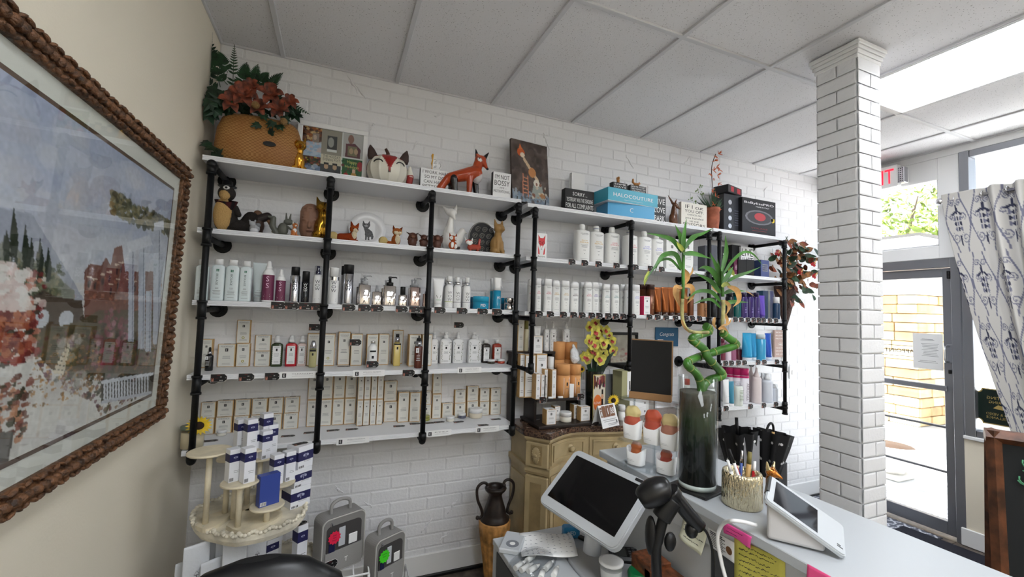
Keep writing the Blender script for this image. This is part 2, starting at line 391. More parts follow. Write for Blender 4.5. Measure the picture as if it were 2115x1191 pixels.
# lumps of old plaster left on the bricks
for k,(px,py,ang,L) in enumerate([(727,172,-1.0,.12),(745,190,-.85,.10),(905,238,.7,.07),(770,262,1.2,.05),(857,300,1.3,.06),(1128,292,-1.1,.12),(1300,335,-.9,.12),(1420,330,.8,.10),(1610,330,.7,.09),(760,1040,-.7,.06),(880,1085,.9,.09),(935,1045,.9,.1),(920,1105,.5,.08),(700,1010,-.9,.06),(1580,390,.8,.07),(970,230,.4,.08)]):
    c=at(px,py,y=0);r=random.Random(k);m=MB('brick_paint');P=[];R=[]
    for i in range(9):
        t=(i/8-.5)*L;P.append((c[0]+math.cos(ang)*t+r.uniform(-.006,.006),-.004,c[2]+math.sin(ang)*t+r.uniform(-.006,.006)));R.append(r.uniform(.003,.009)*(1-abs(i/4-1)*.6))
    m.tube(P,R,7);m.build('plaster_smear',wb)
struct(MB('white').box(0,XL,-.016,0,.012,.135,.004),'baseboard_back')
struct(MB('black').box(0,XL-.01,-.034,-.017,.001,.02,.003),'trim_1')
# wall switch plate right of the shelves
t=thing('light_switch','white wall switch plate on the brick wall right of the shelves','switch',(4.44,-.007,1.12))
MB('white').box(-.035,.035,-.008,0,-.058,.058,.003).build('plate',t);MB('white').box(-.009,.009,-.014,-.008,-.02,.02,.002).build('toggle',t)

# brick pillar
cx0,cx1,cy0,cy1=2.893,3.072,-1.382,-1.198
col=struct(MB('mortar').box(cx0+.004,cx1-.004,cy0+.004,cy1-.004,0,H),'brick_column')
CH=.0682
cb={}
def cbrick(w,k):
    key=(round(w,3),k % 5)
    if key not in cb:cb[key]=brick_mesh(w-.006,CH-.006,.0032,50+k % 5+int(w*1000)).mesh('brick')
    return cb[key]
bm_=MB('brick_paint')
for c in range(int(2.88/CH)):
    z=(c+.5)*CH+.01
    for fi,(L,ox,oy,rz) in enumerate((((cy1-cy0),cx0,cy1,-PI/2),((cx1-cx0),cx0,cy0,0),((cy1-cy0),cx1,cy0,PI/2),((cx1-cx0),cx1,cy1,PI))):
        sp=[.52,.48] if c % 2 else [1.0]
        if fi in (1,3):sp=[1.0] if c % 2 else [.55,.45]
        u=0
        for k,q in enumerate(sp):
            w=L*q;m_=u+w/2;u += w
            dx,dy=math.cos(rz),math.sin(rz)
            loc=(ox+dx*m_+.003*math.sin(rz),oy+dy*m_-.003*math.cos(rz),z)
            if fi < 2:inst(cbrick(w,c+k),'brick',col,loc,(0,0,rz))
            else:
                R=Matrix.Translation(loc) @ Matrix.Rotation(rz,4,'Z');mm=brick_mesh(w-.006,CH-.006,.0032,c)
                bm_.add([tuple(R @ Vector(p)) for p in mm.v],mm.f)
b_=bm_.build('brick_field',col);b_['kind']='stuff'
cp=MB('white')
for z0,z1,e in ((2.865,2.885,.008),(2.885,2.905,.014),(2.905,2.922,.02),(2.922,H,.026)):cp.box(cx0-e,cx1+e,cy0-e,cy1+e,z0,z1,.003)
cp.build('capital',col)

# floor
mat('plank_a',(112,100,92),.45,noise=.35,nscale=14);mat('plank_b',(132,124,118),.45,noise=.3,nscale=11);mat('plank_c',(96,86,78),.45,noise=.35,nscale=16)
fl=struct(MB('plank_c').box(-.1,XL+.15,YB-.1,.1,-.1,-.006),'floor')
pm=[MB(k).box(-.608,.608,-.0885,.0885,-.006,.0,.0015).mesh('plank') for k in ('plank_a','plank_b','plank_c')]
for r in range(35):
    for k in range(-1,5):
        x=k*1.22+(r*.47 % 1.22)+.61;x0,x1=max(x-.608,.016),min(x+.608,XL-.002)
        if x1-x0 > .05:inst(random.choice(pm),'plank',fl,((x0+x1)/2,-.09-r*.18,0),(0,0,0),((x1-x0)/1.216,1,1))

# front wall with door and windows
fw=MB('wall_cream').box(XL,XL+.15,YB,-.955,0,.765);fw.box(XL,XL+.15,YB,-2.7,.765,2.9);struct(fw,'wall_front')
struct(MB('white').box(XL-.016,XL,YB,-.93,.002,.125,.004),'baseboard_front')
MB('white').box(XL,XL+.12,YB,.02,2.89,H+.08).build('trim_2')['kind']='structure'
struct(MB('white').box(XL-.02,XL+.1,-2.7,-.955,.765,.79,.004),'trim_3')
# door
d=MB('alu').box(XL,XL+.1,-.955,-.9,0,2.1,.003).box(XL,XL+.1,-.03,0,0,2.1,.003).box(XL,XL+.1,-.9,-.03,2.03,2.1,.003)
door=struct(d,'door_1')
lf=MB('alu').box(XL+.03,XL+.075,-.897,-.84,.02,2.025,.003).box(XL+.03,XL+.075,-.09,-.033,.02,2.025,.003)
lf.box(XL+.03,XL+.075,-.84,-.09,1.955,2.025,.003).box(XL+.03,XL+.075,-.84,-.09,.02,.115,.003);lf.build('door_leaf',door)
MB('alu').box(XL+.01,XL+.05,-.86,-.07,1.085,1.125,.004).build('push_bar',door)
for z in (.81,.475):MB('alu').box(XL+.035,XL+.06,-.85,-.08,z-.008,z+.008,.003).build('glazing_bar',door)
MB('pane').box(XL+.052,XL+.058,-.842,-.088,.113,1.957).build('pane',door)
hd=MB('alu').box(XL+.018,XL+.03,-.895,-.862,1.30,1.44,.003);hd.m('chrome').tube([(XL+.018,-.878,1.425),(XL-.03,-.872,1.425),(XL-.035,-.872,1.40),(XL-.035,-.872,1.33),(XL-.03,-.872,1.31),(XL+.018,-.878,1.31)],.006,8);hd.build('handle',door)
MB('black').box(XL+.015,XL+.03,-.885,-.868,1.22,1.25,.003).build('lock',door)
MB('black').box(XL+.0,XL+.03,-.893,-.878,1.94,2.0,.003).build('hinge',door)
# lettering on the glass, painted to be read from outside
gl=MB('ink').box(XL+.05,XL+.0515,-.675,-.30,1.405,1.409).box(XL+.05,XL+.0515,-.675,-.30,1.32,1.324).box(XL+.05,XL+.0515,-.675,-.671,1.32,1.409)
gl.T=Matrix.Translation((XL+.0505,-.487,1.3645)) @ Matrix.Rotation(-PI/2,4,'Z');gl.text('APPOINTMENT',0,0,0,.034,.33,mirror=True);gl.T=None
gl.build('door_lettering',door)
pp=MB('white').box(XL+.047,XL+.0485,-.83,-.645,1.235,1.515);pp.m('grey_ink');pp.T=Matrix.Translation((XL+.0465,-.737,1.5)) @ Matrix.Rotation(-PI/2,4,'Z')
pp.lines(0,-.03,0,.09,2,.008,.003).lines(.015,-.065,0,.11,9,.012,.0025,.35).lines(0,-.20,0,.13,2,.012,.0025);pp.T=None
solo(pp,'paper_notice','sheet of white paper with printed lines taped to the door glass','notice')
# transom over the door
tr=MB('white')
for y0,y1,z0,z1 in ((-.965,-.84,2.1,2.89),(-.06,0,2.1,2.89),(-.84,-.06,2.1,2.20),(-.84,-.06,2.72,2.89)):tr.box(XL,XL+.09,y0,y1,z0,z1,.004)
w1=struct(tr,'window_1');MB('pane').box(XL+.05,XL+.056,-.845,-.055,2.195,2.725).build('pane',w1)
MB('grid').box(XL+.015,XL+.03,-.845,-.055,2.2,2.212).box(XL+.015,XL+.03,-.845,-.83,2.2,2.72).build('window_bead',w1)
# shop windows
wn=MB('alu').box(XL-.01,XL+.1,-1.02,-.965,.79,2.89,.003)
for y in (-1.85,):wn.box(XL,XL+.1,y-.025,y+.025,.79,2.89,.003)
wn.box(XL,XL+.1,-2.7,-1.02,2.84,2.89,.003).box(XL,XL+.1,-2.7,-1.02,.79,.835,.003).box(XL,XL+.1,-2.7,-2.65,.79,2.89,.003)
w2=struct(wn,'window_2')
for y0,y1 in ((-1.83,-1.01),(-2.66,-1.87)):MB('pane').box(XL+.05,XL+.056,y0,y1,.83,2.845).build('pane',w2)
mat('sign_green',(22,40,34),.5);mat('sign_gold',(206,180,110),.4)
# window sign, read from outside
t=thing('window_sign','dark green security sign with gold border and reversed lettering in the window','sign',(XL+.04,-1.14,1.02),-PI/2)
def plaque(w,h,r,k=5):
    P=[]
    for cx,cz,a0 in ((w/2,h/2,0),(-w/2,h/2,1),(-w/2,-h/2,2),(w/2,-h/2,3)):
        sx,sz=(1 if cx > 0 else -1),(1 if cz > 0 else -1)
        q=[(cx-sx*r*math.cos(b),cz-sz*r*math.sin(b)) for b in [PI/2*i/k for i in range(k+1)]]
        q=[(cx-sx*r*math.sin(b),cz-sz*r*math.cos(b)) for b in [PI/2*i/k for i in range(k+1)]]
        P += q if a0 in (0,2) else q[::-1]
    return P
MB('sign_gold').slab(plaque(.26,.25,.03),0,.004).build('border',t)
MB('sign_green').slab(plaque(.245,.235,.028),-.002,0).build('panel',t)
s_=MB('sign_gold')
for q,z,h,w in (('NO',.09,.02,.04),('SOLICITING',.062,.02,.15),('LOITERING',.032,.018,.13),('AUDIO & VIDEO',-.05,.017,.16),('SURVEILLANCE',-.075,.017,.16)):s_.text(q,0,z,-.003,h,w,mirror=True)
s_.slab([(-.045,-.01),(.03,-.02),(.045,.0),(-.02,.016)],-.003,-.002);s_.build('lettering',t)
MB('white').box(-.07,.07,-.014,.014,0,.001).build('label_strip',t).location=(0,0,-.16)

# exit sign
t=thing('exit_sign','white exit sign with red letters and a lamp grille over the door','sign',(4.84,-.545,2.8),-PI/2)
MB('white').box(-.165,.09,-.03,.03,-.09,.09,.006).box(-.165,.12,.03,.078,-.06,.06,.004).build('housing',t)
mat('exit_red',(235,20,40),.4,emit=1.2);MB('exit_red').text('EXIT',-.04,0,-.0315,.12,.215).build('lettering',t)
g=MB('silver').box(.09,.135,-.028,.028,-.07,.06,.004);g.m('ink')
for a in range(3):
    for b in range(7):g.disc(.1+a*.012,-.055+b*.017,.004,.005,-.0285,8)
g.build('lamp_grille',t)

# curtain on a rod
t=thing('curtain_rod','brushed silver curtain rod with a ball finial at the shop window','curtain rod',(4.80,-.93,2.515))
MB('chrome').tube([(0,.0,0),(0,-2.2,.0)],.012,12).build('rod',t);MB('chrome').ell((0,.03,0),(.027,.03,.027)).tube([(0,0,0),(0,.012,0)],.016,10).build('finial',t)
MB('chrome').tube([(0,-.10,0),(.06,-.10,0),(.12,-.10,0)],.008,8).build('bracket',t)
rng=np.random.default_rng(4)
def damask(u,v):
    """grey and navy scrollwork on cream; u along the cloth in metres, v down"""
    u=u/1.5;v=v/1.5;row=np.floor(v/.30);a=((u/.155+.5*(row % 2)) % 1)-.5;b=(v/.30) % 1-.5
    base=np.ones(u.shape+(3,))*np.array((190,187,182.))
    def put(m,c):base[m]=c
    g1,g2=np.array((110,110,128.)),np.array((52,54,74.))
    X,Y=a*.155,b*.30
    # ogee vines
    for sgn in (-1,1):put(np.abs(X-sgn*(.052+.022*np.cos(Y/.30*2*PI))) < .0042,g1)
    for cx,cy,r in ((.03,.075,.026),(-.03,.075,.026),(.034,-.03,.022),(-.034,-.03,.022),(.02,-.1,.018),(-.02,-.1,.018)):
        d=np.hypot(X-cx,Y-cy);th=np.arctan2(Y-cy,X-cx);put((np.abs((d-.004-.0032*(th+PI)) % (r*.62)-.004) < .003) & (d < r),g1)
    for i in range(9):
        cx,cy=(i % 3-1)*.016,-.02+(i//3)*.026;put(((X-cx)/.0065)**2+((Y-cy)/.012)**2 < 1,g2 if i % 2 else g1)
    put((X/.007)**2+((Y+.065)/.026)**2 < 1,g2);put((X/.005)**2+((Y-.09)/.03)**2 < 1,g2)
    for sgn in (-1,1):put((((X-sgn*.02)*.8+(Y+.045)*.6*sgn)/.017)**2+((-(X-sgn*.02)*.6*sgn+(Y+.045)*.8)/.006)**2 < 1,g2)
    return base
nu,nv=330,210;W0=2.3
us=np.linspace(0,W0,nu);V=[];UV=[]
for j in range(nv):
    v=j/(nv-1);z=2.56-1.66*v
    tuck=v**1.25*.32
    for i,u in enumerate(us):
        q=u/W0;y=-.915-tuck*max(0,1-q*1.6)-q*1.35*(1-.1*v)
        fold=math.sin(max(0,q-.14)*2*PI*11)*min(1,max(0,q-.10)*9)*(.045-.012*v)+.02*math.sin(q*6)*v
        V.append((4.80+fold-.02,y,z));UV.append((u,1.66*v))
UV=np.array(UV);cc=damask(UV[:,0],UV[:,1]);L=np.where(cc/255 <= .04045,cc/255/12.92,((cc/255+.055)/1.055)**2.4)
cm=MB('print_matte');F_=[(j*nu+i,(j+1)*nu+i,(j+1)*nu+i+1,j*nu+i+1) for j in range(nv-1) for i in range(nu-1)]
cm.add(V,F_,True,L)
t=thing('curtain','cream curtain with grey and navy damask scrolls swept aside at the window','curtain',(0,0,0));o=cm.build('cloth',t)
so_=o.modifiers.new('solid','SOLIDIFY');so_.thickness=.004
for k,y in enumerate((-.985,-1.13,-1.25,-1.37,-1.5,-1.62,-1.75,-1.87,-2.0)):MB('chrome').tube([(4.80+.026*math.cos(a),y,2.515+.026*math.sin(a)) for a in np.linspace(0,2*PI,13)[:-1]],.004,6,closed=True).build('grommet',t)

# mats
mat('mat_navy',(26,27,40),.95,bump=.6,bscale=300);solo(MB('mat_navy').box(-.24,.24,-.42,.42,0,.008,.003),'door_mat','dark navy floor mat beside the wall under the window','mat',(4.6,-1.06,.001),.05)
img=Img(90,60,(96,98,108));rng=np.random.default_rng(3)
for i in range(10):
    for j in range(7):img.put(np.abs(np.hypot((img.X-i/9)*2.2,(img.Y-j/6)*1.2)-.09) < .018,(196,198,206))
mm=MB(C3(60,60,66,.95)).box(-.42,.42,-.28,.28,0,.007);mm.m('print_matte').T=Matrix.Rotation(-PI/2,4,'X') @ Matrix.Identity(4);mm.image(img.a,-.41,.41,-.27,.27,-.0078);mm.T=None
solo(mm,'door_mat','grey and white scroll patterned mat lying just inside the glass door','mat',(4.6,-.42,.001),PI/2)
mm=MB(C3(60,60,66,.95)).box(-.42,.42,-.28,.28,0,.007);mm.m('print_matte').T=Matrix.Rotation(-PI/2,4,'X') @ Matrix.Identity(4);mm.image(img.a,-.41,.41,-.27,.27,-.0078);mm.T=None
solo(mm,'door_mat','grey and white scroll patterned mat lying outside the glass door','mat',(5.38,-.45,.001),PI/2)

# ================================================================ OUTSIDE
mat('concrete',(226,225,224),.9,noise=.08,nscale=2);mat('stone',(226,196,150),.85,noise=.12,nscale=3);mat('stone2',(212,174,128),.85,noise=.12,nscale=3);mat('stone3',(236,216,178),.85,noise=.1,nscale=3)
o=struct(MB('concrete').box(XL+.15,40,-25,25,-.12,-.001),'pavement')
t=thing('stone_building','tan stone building with a white sign band seen through the door','building',(9.0,1.1,0))
MB('stone').box(.04,1.5,.04,9,0,2.05).build('wall',t);MB('white').box(-.12,1.6,-.1,9,2.05,2.95,.01).build('sign_band',t)
sl=MB(C3(150,130,70,.6));sl.T=Matrix.Translation((-.125,.62,2.3)) @ Matrix.Rotation(-PI/2,4,'Z');sl.text('SPA',0,0,0,.13,.30);sl.T=None;sl.build('lettering',t)
MB(C3(120,116,112,.8)).box(-.1,1.58,-.1,9,2.95,3.0).build('roof_edge',t)
r=random.Random(5)
for c in range(14):
    u=0
    while u < 2.6:
        L_=r.uniform(.22,.5);h=.146
        MB(r.choice(['stone','stone2','stone3'])).box(-r.uniform(.0,.03),.045,u+.006,min(u+L_,2.7)-.006,c*h+.005,(c+1)*h-.005,.012).build('stone',t);u += L_
    u=.0
    while u < 1.2:
        L_=r.uniform(.22,.5);MB(r.choice(['stone','stone2','stone3'])).box(u+.006,u+L_-.006,-r.uniform(0,.03),.045,c*.146+.005,(c+1)*.146-.005,.012).build('stone',t);u += L_
mat('fence_red',(170,62,58),.8);t=thing('board_fence','red board fence beyond the tree outside','fence',(15.4,4.9,0))
for k in range(23):MB('fence_red').box(-.02,.02,k*.2-2.0,k*.2-1.81,.0,1.5+.02*(k % 2),.008).build('board',t)
MB('fence_red').box(.02,.07,-2.0,2.6,.35,.45).box(.02,.07,-2.0,2.6,1.1,1.2).build('rail',t)
mat('leaf_far',(140,160,70),.7,noise=.3,nscale=3);mat('bark',(120,104,92),.9,bump=.5,bscale=20)
def far_tree(label,x,y,h,w,seed):
    r=random.Random(seed);t=thing('tree',label,'tree',(x,y,0));m=MB('bark')
    m.tube([(0,0,0),(.08,.05,h*.25),(-.05,.1,h*.45),(.1,-.1,h*.7)],[.16,.13,.1,.05],9)
    for k in range(5):a=r.uniform(0,6.28);m.tube([(0,.05,h*(.35+.06*k)),(.5*w*math.cos(a),.5*w*math.sin(a),h*(.6+.06*k))],[.06,.02],6)
    m.build('trunk',t);f=MB('leaf_far')
    for k in range(1500):
        a,b,q=r.uniform(0,6.28),r.uniform(-1,1),r.random()**.4;s_=math.sqrt(1-b*b)
        c=Vector((w*q*s_*math.cos(a),w*q*s_*math.sin(a),h*.68+h*.34*q*b));n1=Vector((r.gauss(0,1),r.gauss(0,1),r.gauss(0,1))).normalized();n2=n1.orthogonal().normalized();L_=r.uniform(.08,.17)
        f.add([tuple(c-n1*L_),tuple(c+n2*L_*.45),tuple(c+n1*L_),tuple(c-n2*L_*.45)],[(0,1,2,3)])
    f.build('foliage',t)
far_tree('leafy green tree with a forked trunk beside the stone building corner',12.4,2.1,3.9,1.0,2)
far_tree('tall pale green tree far outside above the door transom',18.5,5.6,6.8,1.9,3)
far_tree('distant tree showing low in the shop window beside the curtain',17,2.4,5.2,1.5,4)
t=thing('planter_urn','weathered white stone planter urn on the pavement outside the door','planter',(6.05,.06,0))
mat('urn_stone',(222,218,212),.9,bump=.4,bscale=30)
MB('urn_stone').box(-.15,.15,-.15,.15,0,.05,.01).build('foot',t);MB('urn_stone').lathe([(.12,.05),(.13,.09),(.2,.17),(.25,.26),(.26,.3),(.28,.315),(.28,.335),(.23,.335),(.2,.28)],n=20).build('bowl',t)
for a in (0,PI):MB('urn_stone').tube([(math.cos(a)*.25,math.sin(a)*.25,.3),(math.cos(a)*.33,math.sin(a)*.33,.29),(math.cos(a)*.33,math.sin(a)*.33,.22),(math.cos(a)*.24,math.sin(a)*.24,.2)],.016,7).build('handle',t)
mm=MB(C3(70,52,38,.95)).lathe([(.0,.325),(.2,.32),(.225,.30)],n=16);mm.build('soil',t)

# ================================================================ PIPE SHELVES
PR=.0135
def pipe_unit(name,label,xs,levels,x0,x1,zbot,back_to_wall=False,yp=-.30):
    t=thing(name,label,'shelf unit',((x0+x1)/2,0,0));ox=(x0+x1)/2
    for z in levels:# boards with a beaded front edge
        m=MB('shelf_white');th=.023;P=[(-.285,z-th/2),(-.285,z-th/2+.006),(-.2825,z-th/2+.0075),(-.285,z-th/2+.009),(-.285,z+.002),(-.2825,z+.0035),(-.285,z+.005),(-.285,z+th/2),(-.003,z+th/2),(-.003,z-th/2)]
        n=len(P);v=[(x0-ox,y,q) for y,q in P]+[(x1-ox,y,q) for y,q in P]
        m.add(v,[tuple(range(n)),tuple(range(2*n-1,n-1,-1))]+[((i+1) % n,i,n+i,n+(i+1) % n) for i in range(n)]);m.build('shelf_board',t)
    for x in xs:
        x -= ox;zt=levels[0]-.0115-.02
        up=MB('pipe').tube([(x,yp,zbot),(x,yp,zt-.01)],PR,12).build('upright',t)
        el=MB('pipe').ell((x,yp,zt),(.021,.021,.021)).cyl(.0185,zt-.045,zt-.005,(x,yp,0),12).cyl(.0205,zt-.047,zt-.038,(x,yp,0),12).tube([(x,yp,zt),(x,yp+.04,zt)],.0185,12)
        el.build('elbow',up)
        for z in levels:
            zc=z-.0115-.02
            if z != levels[0] and not (z == levels[-1] and not back_to_wall and zbot > zc-.02):
                MB('pipe').cyl(.0175,zc-.04,zc+.04,(x,yp,0),12).cyl(.0205,zc+.032,zc+.042,(x,yp,0),12).cyl(.0205,zc-.042,zc-.032,(x,yp,0),12).build('tee',up)
            br=MB('pipe').tube([(x,yp,zc),(x,-.004,zc)],PR,12).build('bracket',t)
            MB('pipe').tube([(x,-.014,zc),(x,-.007,zc)],.041,18).tube([(x,-.03,zc),(x,-.012,zc)],.021,14).build('flange',br)
        if back_to_wall:
            MB('pipe').ell((x,yp,zbot),(.021,.021,.021)).cyl(.0185,zbot+.005,zbot+.045,(x,yp,0),12).tube([(x,yp,zbot),(x,yp+.04,zbot)],.0185,12).build('elbow',up)
            br=MB('pipe').tube([(x,yp,zbot),(x,-.004,zbot)],PR,12).build('bracket',t);MB('pipe').tube([(x,-.014,zbot),(x,-.007,zbot)],.041,18).build('flange',br)
        else:MB('pipe').ell((x,yp,zbot-.004),(.0195,.0195,.022)).cyl(.0195,zbot-.004,zbot+.035,(x,yp,0),12).build('end_cap',up)
    return t
L1=[2.25,1.915,1.585,1.25,.918];L2=[2.235,1.91,1.58];L3=[2.24,1.91,1.58,1.25,.92]
pipe_unit('pipe_shelf','long black pipe and white board wall shelf nearest the painting, five levels',[.072,.573,1.086,1.603],L1,.03,1.625,.895)
pipe_unit('pipe_shelf','middle black pipe wall shelf above the chest, three white boards',[1.712,2.424,3.122],L2,1.668,3.165,1.24,True)
pipe_unit('pipe_shelf','narrow black pipe wall shelf nearest the pillar, five white boards',[3.222,3.93],L3,3.178,3.965,.90,True)
TOP=.0118
ZA,ZB,ZC,ZD,ZE=[z+TOP for z in L1];YA,YBz,YC=[z+TOP for z in L2];UA,UB,UC,UD,UE=[z+TOP for z in L3]

# ---------------------------------------------------------------- price tags
def tag_meshes(w,h):
    k=h*.3;o=[(-w/2,-h/2),(w/2-k,-h/2),(w/2,-h/2+k),(w/2,h/2-k),(w/2-k,h/2),(-w/2,h/2)]
    c=MB(C3(225,222,220,.5)).slab(o,0,.0008);c.m('black').poly([(x*.96,z*.93) for x,z in o],-.0003)
    p=MB(C3(176,116,100,.5));p.rect(-w*.43,-w*.30,-h*.4,h*.0,-.0006);p.m(C3(90,50,48,.5)).disc(-w*.36,-h*.05,w*.04,h*.1,-.0008,8);p.m(C3(120,24,26,.5));p.rect(-w*.12,w*.08,h*.31,h*.35,-.0006);p.rect(-w*.2,-w*.04,-h*.04,.0,-.0006)
    p.m('white').text('24',w*.12,h*.12,-.0006,h*.13).text('34.00',w*.14,-h*.3,-.0006,h*.13).disc(w*.4,0,h*.03,h*.03,-.0006,8)
    return c.mesh('card'),p.mesh('print')
TG={k:tag_meshes(*q) for k,q in dict(a=(.065,.037),b=(.052,.041)).items()}
def price_tag(label,x,y,z,kind='a',rot=(0,0,0),group=None):
    t=thing('price_tag',label,'price tag',(x,y,z),0,group);t.rotation_euler=rot
    for me,n in zip(TG[kind],('card','print')):inst(me,n,t,(0,0,0))
    return t
def edge_tags(pxs,z,where,kind='a',y=-.2875):
    n=len(pxs)
    for i,p in enumerate(pxs):price_tag(f'black price tag, {ORD[i]} from left on the front edge of {where}',xat(p,y,z),y,z,kind,(0,0,0),'price tags on '+where)
edge_tags([575,603,632,656,720.5,753,779,829.8,857,879,908.6,954.4,997,1026.7],ZC-.014,'the spray bottle shelf')
edge_tags([452,509,562.5,844],ZD-.016,'the upper skincare carton shelf')
edge_tags([1181.5,1208,1236.5,1273.5,1313,1344,1367],YBz-.012,'the large white bottle shelf','b')
edge_tags([1113.5,1137,1164,1185,1202.5,1222.5,1238,1256.5,1272,1287.5,1308,1341.5,1358.5,1376,1395.5,1417,1430,1445],YC-.014,'the slim bottle shelf','b')
edge_tags([1519,1531.5,1545,1557,1567.5,1577.5,1590.5,1603],UC-.013,'the purple bottle shelf','b')
edge_tags([1499,1511,1525.5,1538,1566,1579,1605],UD-.006,'the blue tube shelf','b')
edge_tags([1500,1550.5,1578,1603],UE-.006,'the magenta can shelf','b')
# tags lying on the two lowest boards
def flat_tags(pts,Z,where):
    for i,(px,py) in enumerate(sorted(pts)):
        p=at(px,py,z=Z+.001);price_tag(f'black price tag lying flat, {ORD[i]} from left on {where}',p[0],p[1],Z+.0012,'a',(-PI/2,0,random.uniform(-.08,.12)),'flat tags on '+where)
flat_tags([(434,910),(595,900),(641,893),(688.3,888.3),(727,886),(751.8,877.6),(779.4,873.5),(824.6,879.6),(857.8,874.5),(886.7,873.2),(907.5,871.2),(947.5,870.8),(998.5,877.5),(1024.7,865.4)],ZE,'the lowest skincare shelf')
flat_tags([(710,756.5)],ZD,'the upper skincare carton shelf')
for lab,px,py,y in (('black price tag stuck to the brick wall left of the second pipe',651,675.5,-.010),('black price tag stuck to the brick wall above the white pump bottles',948,671,-.010)):
    p=at(px,py,y=y);price_tag(lab,p[0],y,p[2])
# white shelf strips with a logo square and a heading
def strip(label,px,py,w,head,y=-.2885):
    p=at(px,py,y=y);t=thing('shelf_strip',label,'shelf label',(p[0],y,p[2]))
    MB('white').box(-w/2,w/2,0,.001,-.0165,.0165).build('card',t);m=MB('ink').rect(-w*.43,-w*.43+.017,-.011,.009,-.0005);m.m('white').text('E',-w*.43+.0085,-.001,-.001,.012);m.m('grey_ink').text(head,w*.1,.006,-.0005,.0048,w*.55);m.rect(-w*.18,w*.38,-.006,-.0052,-.0005).rect(-w*.1,w*.3,.0,.0005,-.0005);m.build('print',t)
strip('white shelf strip headed cleansers, under the red and green spray bottles',617,774,.165,'CLEANSERS')
strip('white shelf strip headed exfoliants and treatments, under the white lotion bottle',762,770.5,.155,'EXFOLIANTS & TREATMENTS')
strip('white shelf strip headed cleansers, under the white pump bottles',970,764,.14,'CLEANSERS')
strip('white shelf strip headed serums and concentrates, on the lowest shelf edge',729,909.5,.155,'SERUMS & CONCENTRATES')
strip('white shelf strip headed eyes, right of the third pipe on the lowest shelf',907,894,.135,'EYES')
strip('white shelf strip headed moisturizers, at the right end of the lowest shelf',1007,886,.14,'MOISTURIZERS')

# ---------------------------------------------------------------- cartons
def carton(label,x,yf,z,w,h,d=None,name='EMINENCE',seal=False,group=None,rz=0,face='carton',side='kraft',short=False,cat='box'):
    d=min(d or w,-yf-.004 if yf < -.03 and rz == 0 else 9);t=thing('product_box',label,cat,(x,yf+d/2 if rz == 0 else yf,z),rz,group)
    MB(side).box(-w/2,w/2,-d/2,d/2,0,h-.0006,.0012).build('carton',t)
    y=-d/2-.0005;m=MB(face).rect(-w*.45,w*.45,h*.025,h*.975,y);y -= .0004;s=min(w*.17,h*.13)
    m.m('grey_ink').text(name,0,h*.9,y,min(w*.085,.006),w*.66).rect(-w*.28,w*.28,h*.855,h*.862,y)
    zl=h*(.70 if short else .74);m.m('ink').rect(-s/2,s/2,zl-s*.6,zl+s*.6,y);m.m(face).text('E',0,zl,y-.0003,s*.7)
    m.m('grey_ink').lines(0,h*.47,y,w*.55,3,h*.045,h*.012).lines(0,h*.16,y,w*.6,2,h*.04,h*.009)
    if seal:m.m(C3(170,160,60,.5)).disc(0,h*.24,w*.11,w*.11,y,14);m.m('carton').disc(0,h*.24,w*.06,w*.06,y-.0002,8)
    m.build('label',t)
    q=MB(face).box(-w*.46,w*.46,-d*.46,d*.46,h-.0006,h+.0003);q.m('ink').box(-w*.2,w*.2,-d*.42,-d*.28,h+.0003,h+.0006);q.build('lid',t)
    return t,h
def base_y(px,py,z):return at(px,py,z=z)[1]
def carton_px(label,l,r,tp,b,Z,z0=None,yf=None,**k):
    """front face between columns l..r, top row tp, foot row b on the board at Z"""
    if yf is None:yf=base_y((l+r)/2,b,Z)
    yf=min(yf,-.03);z0=Z if z0 is None else z0;zt=zat((l+r)/2,tp,yf);zm=(z0+zt)/2
    xl,xr=xat(l,yf,zm),xat(r,yf,zm);c,h=carton(label,(xl+xr)/2,yf,z0,xr-xl-.001,zt-z0,**k)
    return yf,zt+.0008
US,LS='upper skincare carton shelf','lowest skincare shelf'
# upper carton shelf
carton_px('white and kraft carton behind the dark dropper bottle at the far left',413,437.7,700,759,ZD,d=.07)
carton_px('wide white and kraft carton right of the dark dropper bottle',449,486,710,757,ZD)
y_,z_=carton_px('tall white and kraft carton with gold seal, lower of a stacked pair',487.4,516,709,756,ZD,seal=True)
carton_px('tall white and kraft carton with gold seal, upper of a stacked pair',488.7,517,660.5,707,ZD,z_,y_,seal=True)
y_,z_=carton_px('short white and kraft carton left of the green spray bottle, lower one',525,558,724.7,755.8,ZD,d=.075,short=True)
carton_px('short white and kraft carton left of the green spray bottle, upper one',526.4,559.5,691.6,723,ZD,z_,y_,d=.075,short=True)
for lab,l,r,tp,b,s in (('white and kraft carton behind the clear yellow mist bottle by the second pipe',634,661,688,755,0),('white and kraft carton with gold seal just right of the second pipe',665,691.5,688.5,755.3,1),('tall white and kraft carton with a price tag lying at its foot',698,723,685,754,0),('white and kraft carton with a price tag stuck on its front',724.6,748.4,689,754.7,0),('white and kraft carton behind the white lotion bottle',757,780.8,690,754,0),('white and kraft carton right of the white lotion bottle',781.5,803.3,689,753.3,0),('tallest white and kraft carton, behind the yellow oil bottle',810.6,832.5,681,750,0),('wide white and kraft carton behind the brown bottle by the third pipe',844.4,869,690.4,756,0),('white and kraft carton mostly hidden by the third pipe',871.5,892,690.4,755,0)):
    carton_px(lab,l,r,tp,b,ZD,seal=bool(s))
p=at(736.5,711.5,y=-.225);price_tag('black price tag stuck on the front of a skincare carton',p[0],base_y(736,754.7,ZD)-.002,p[2])
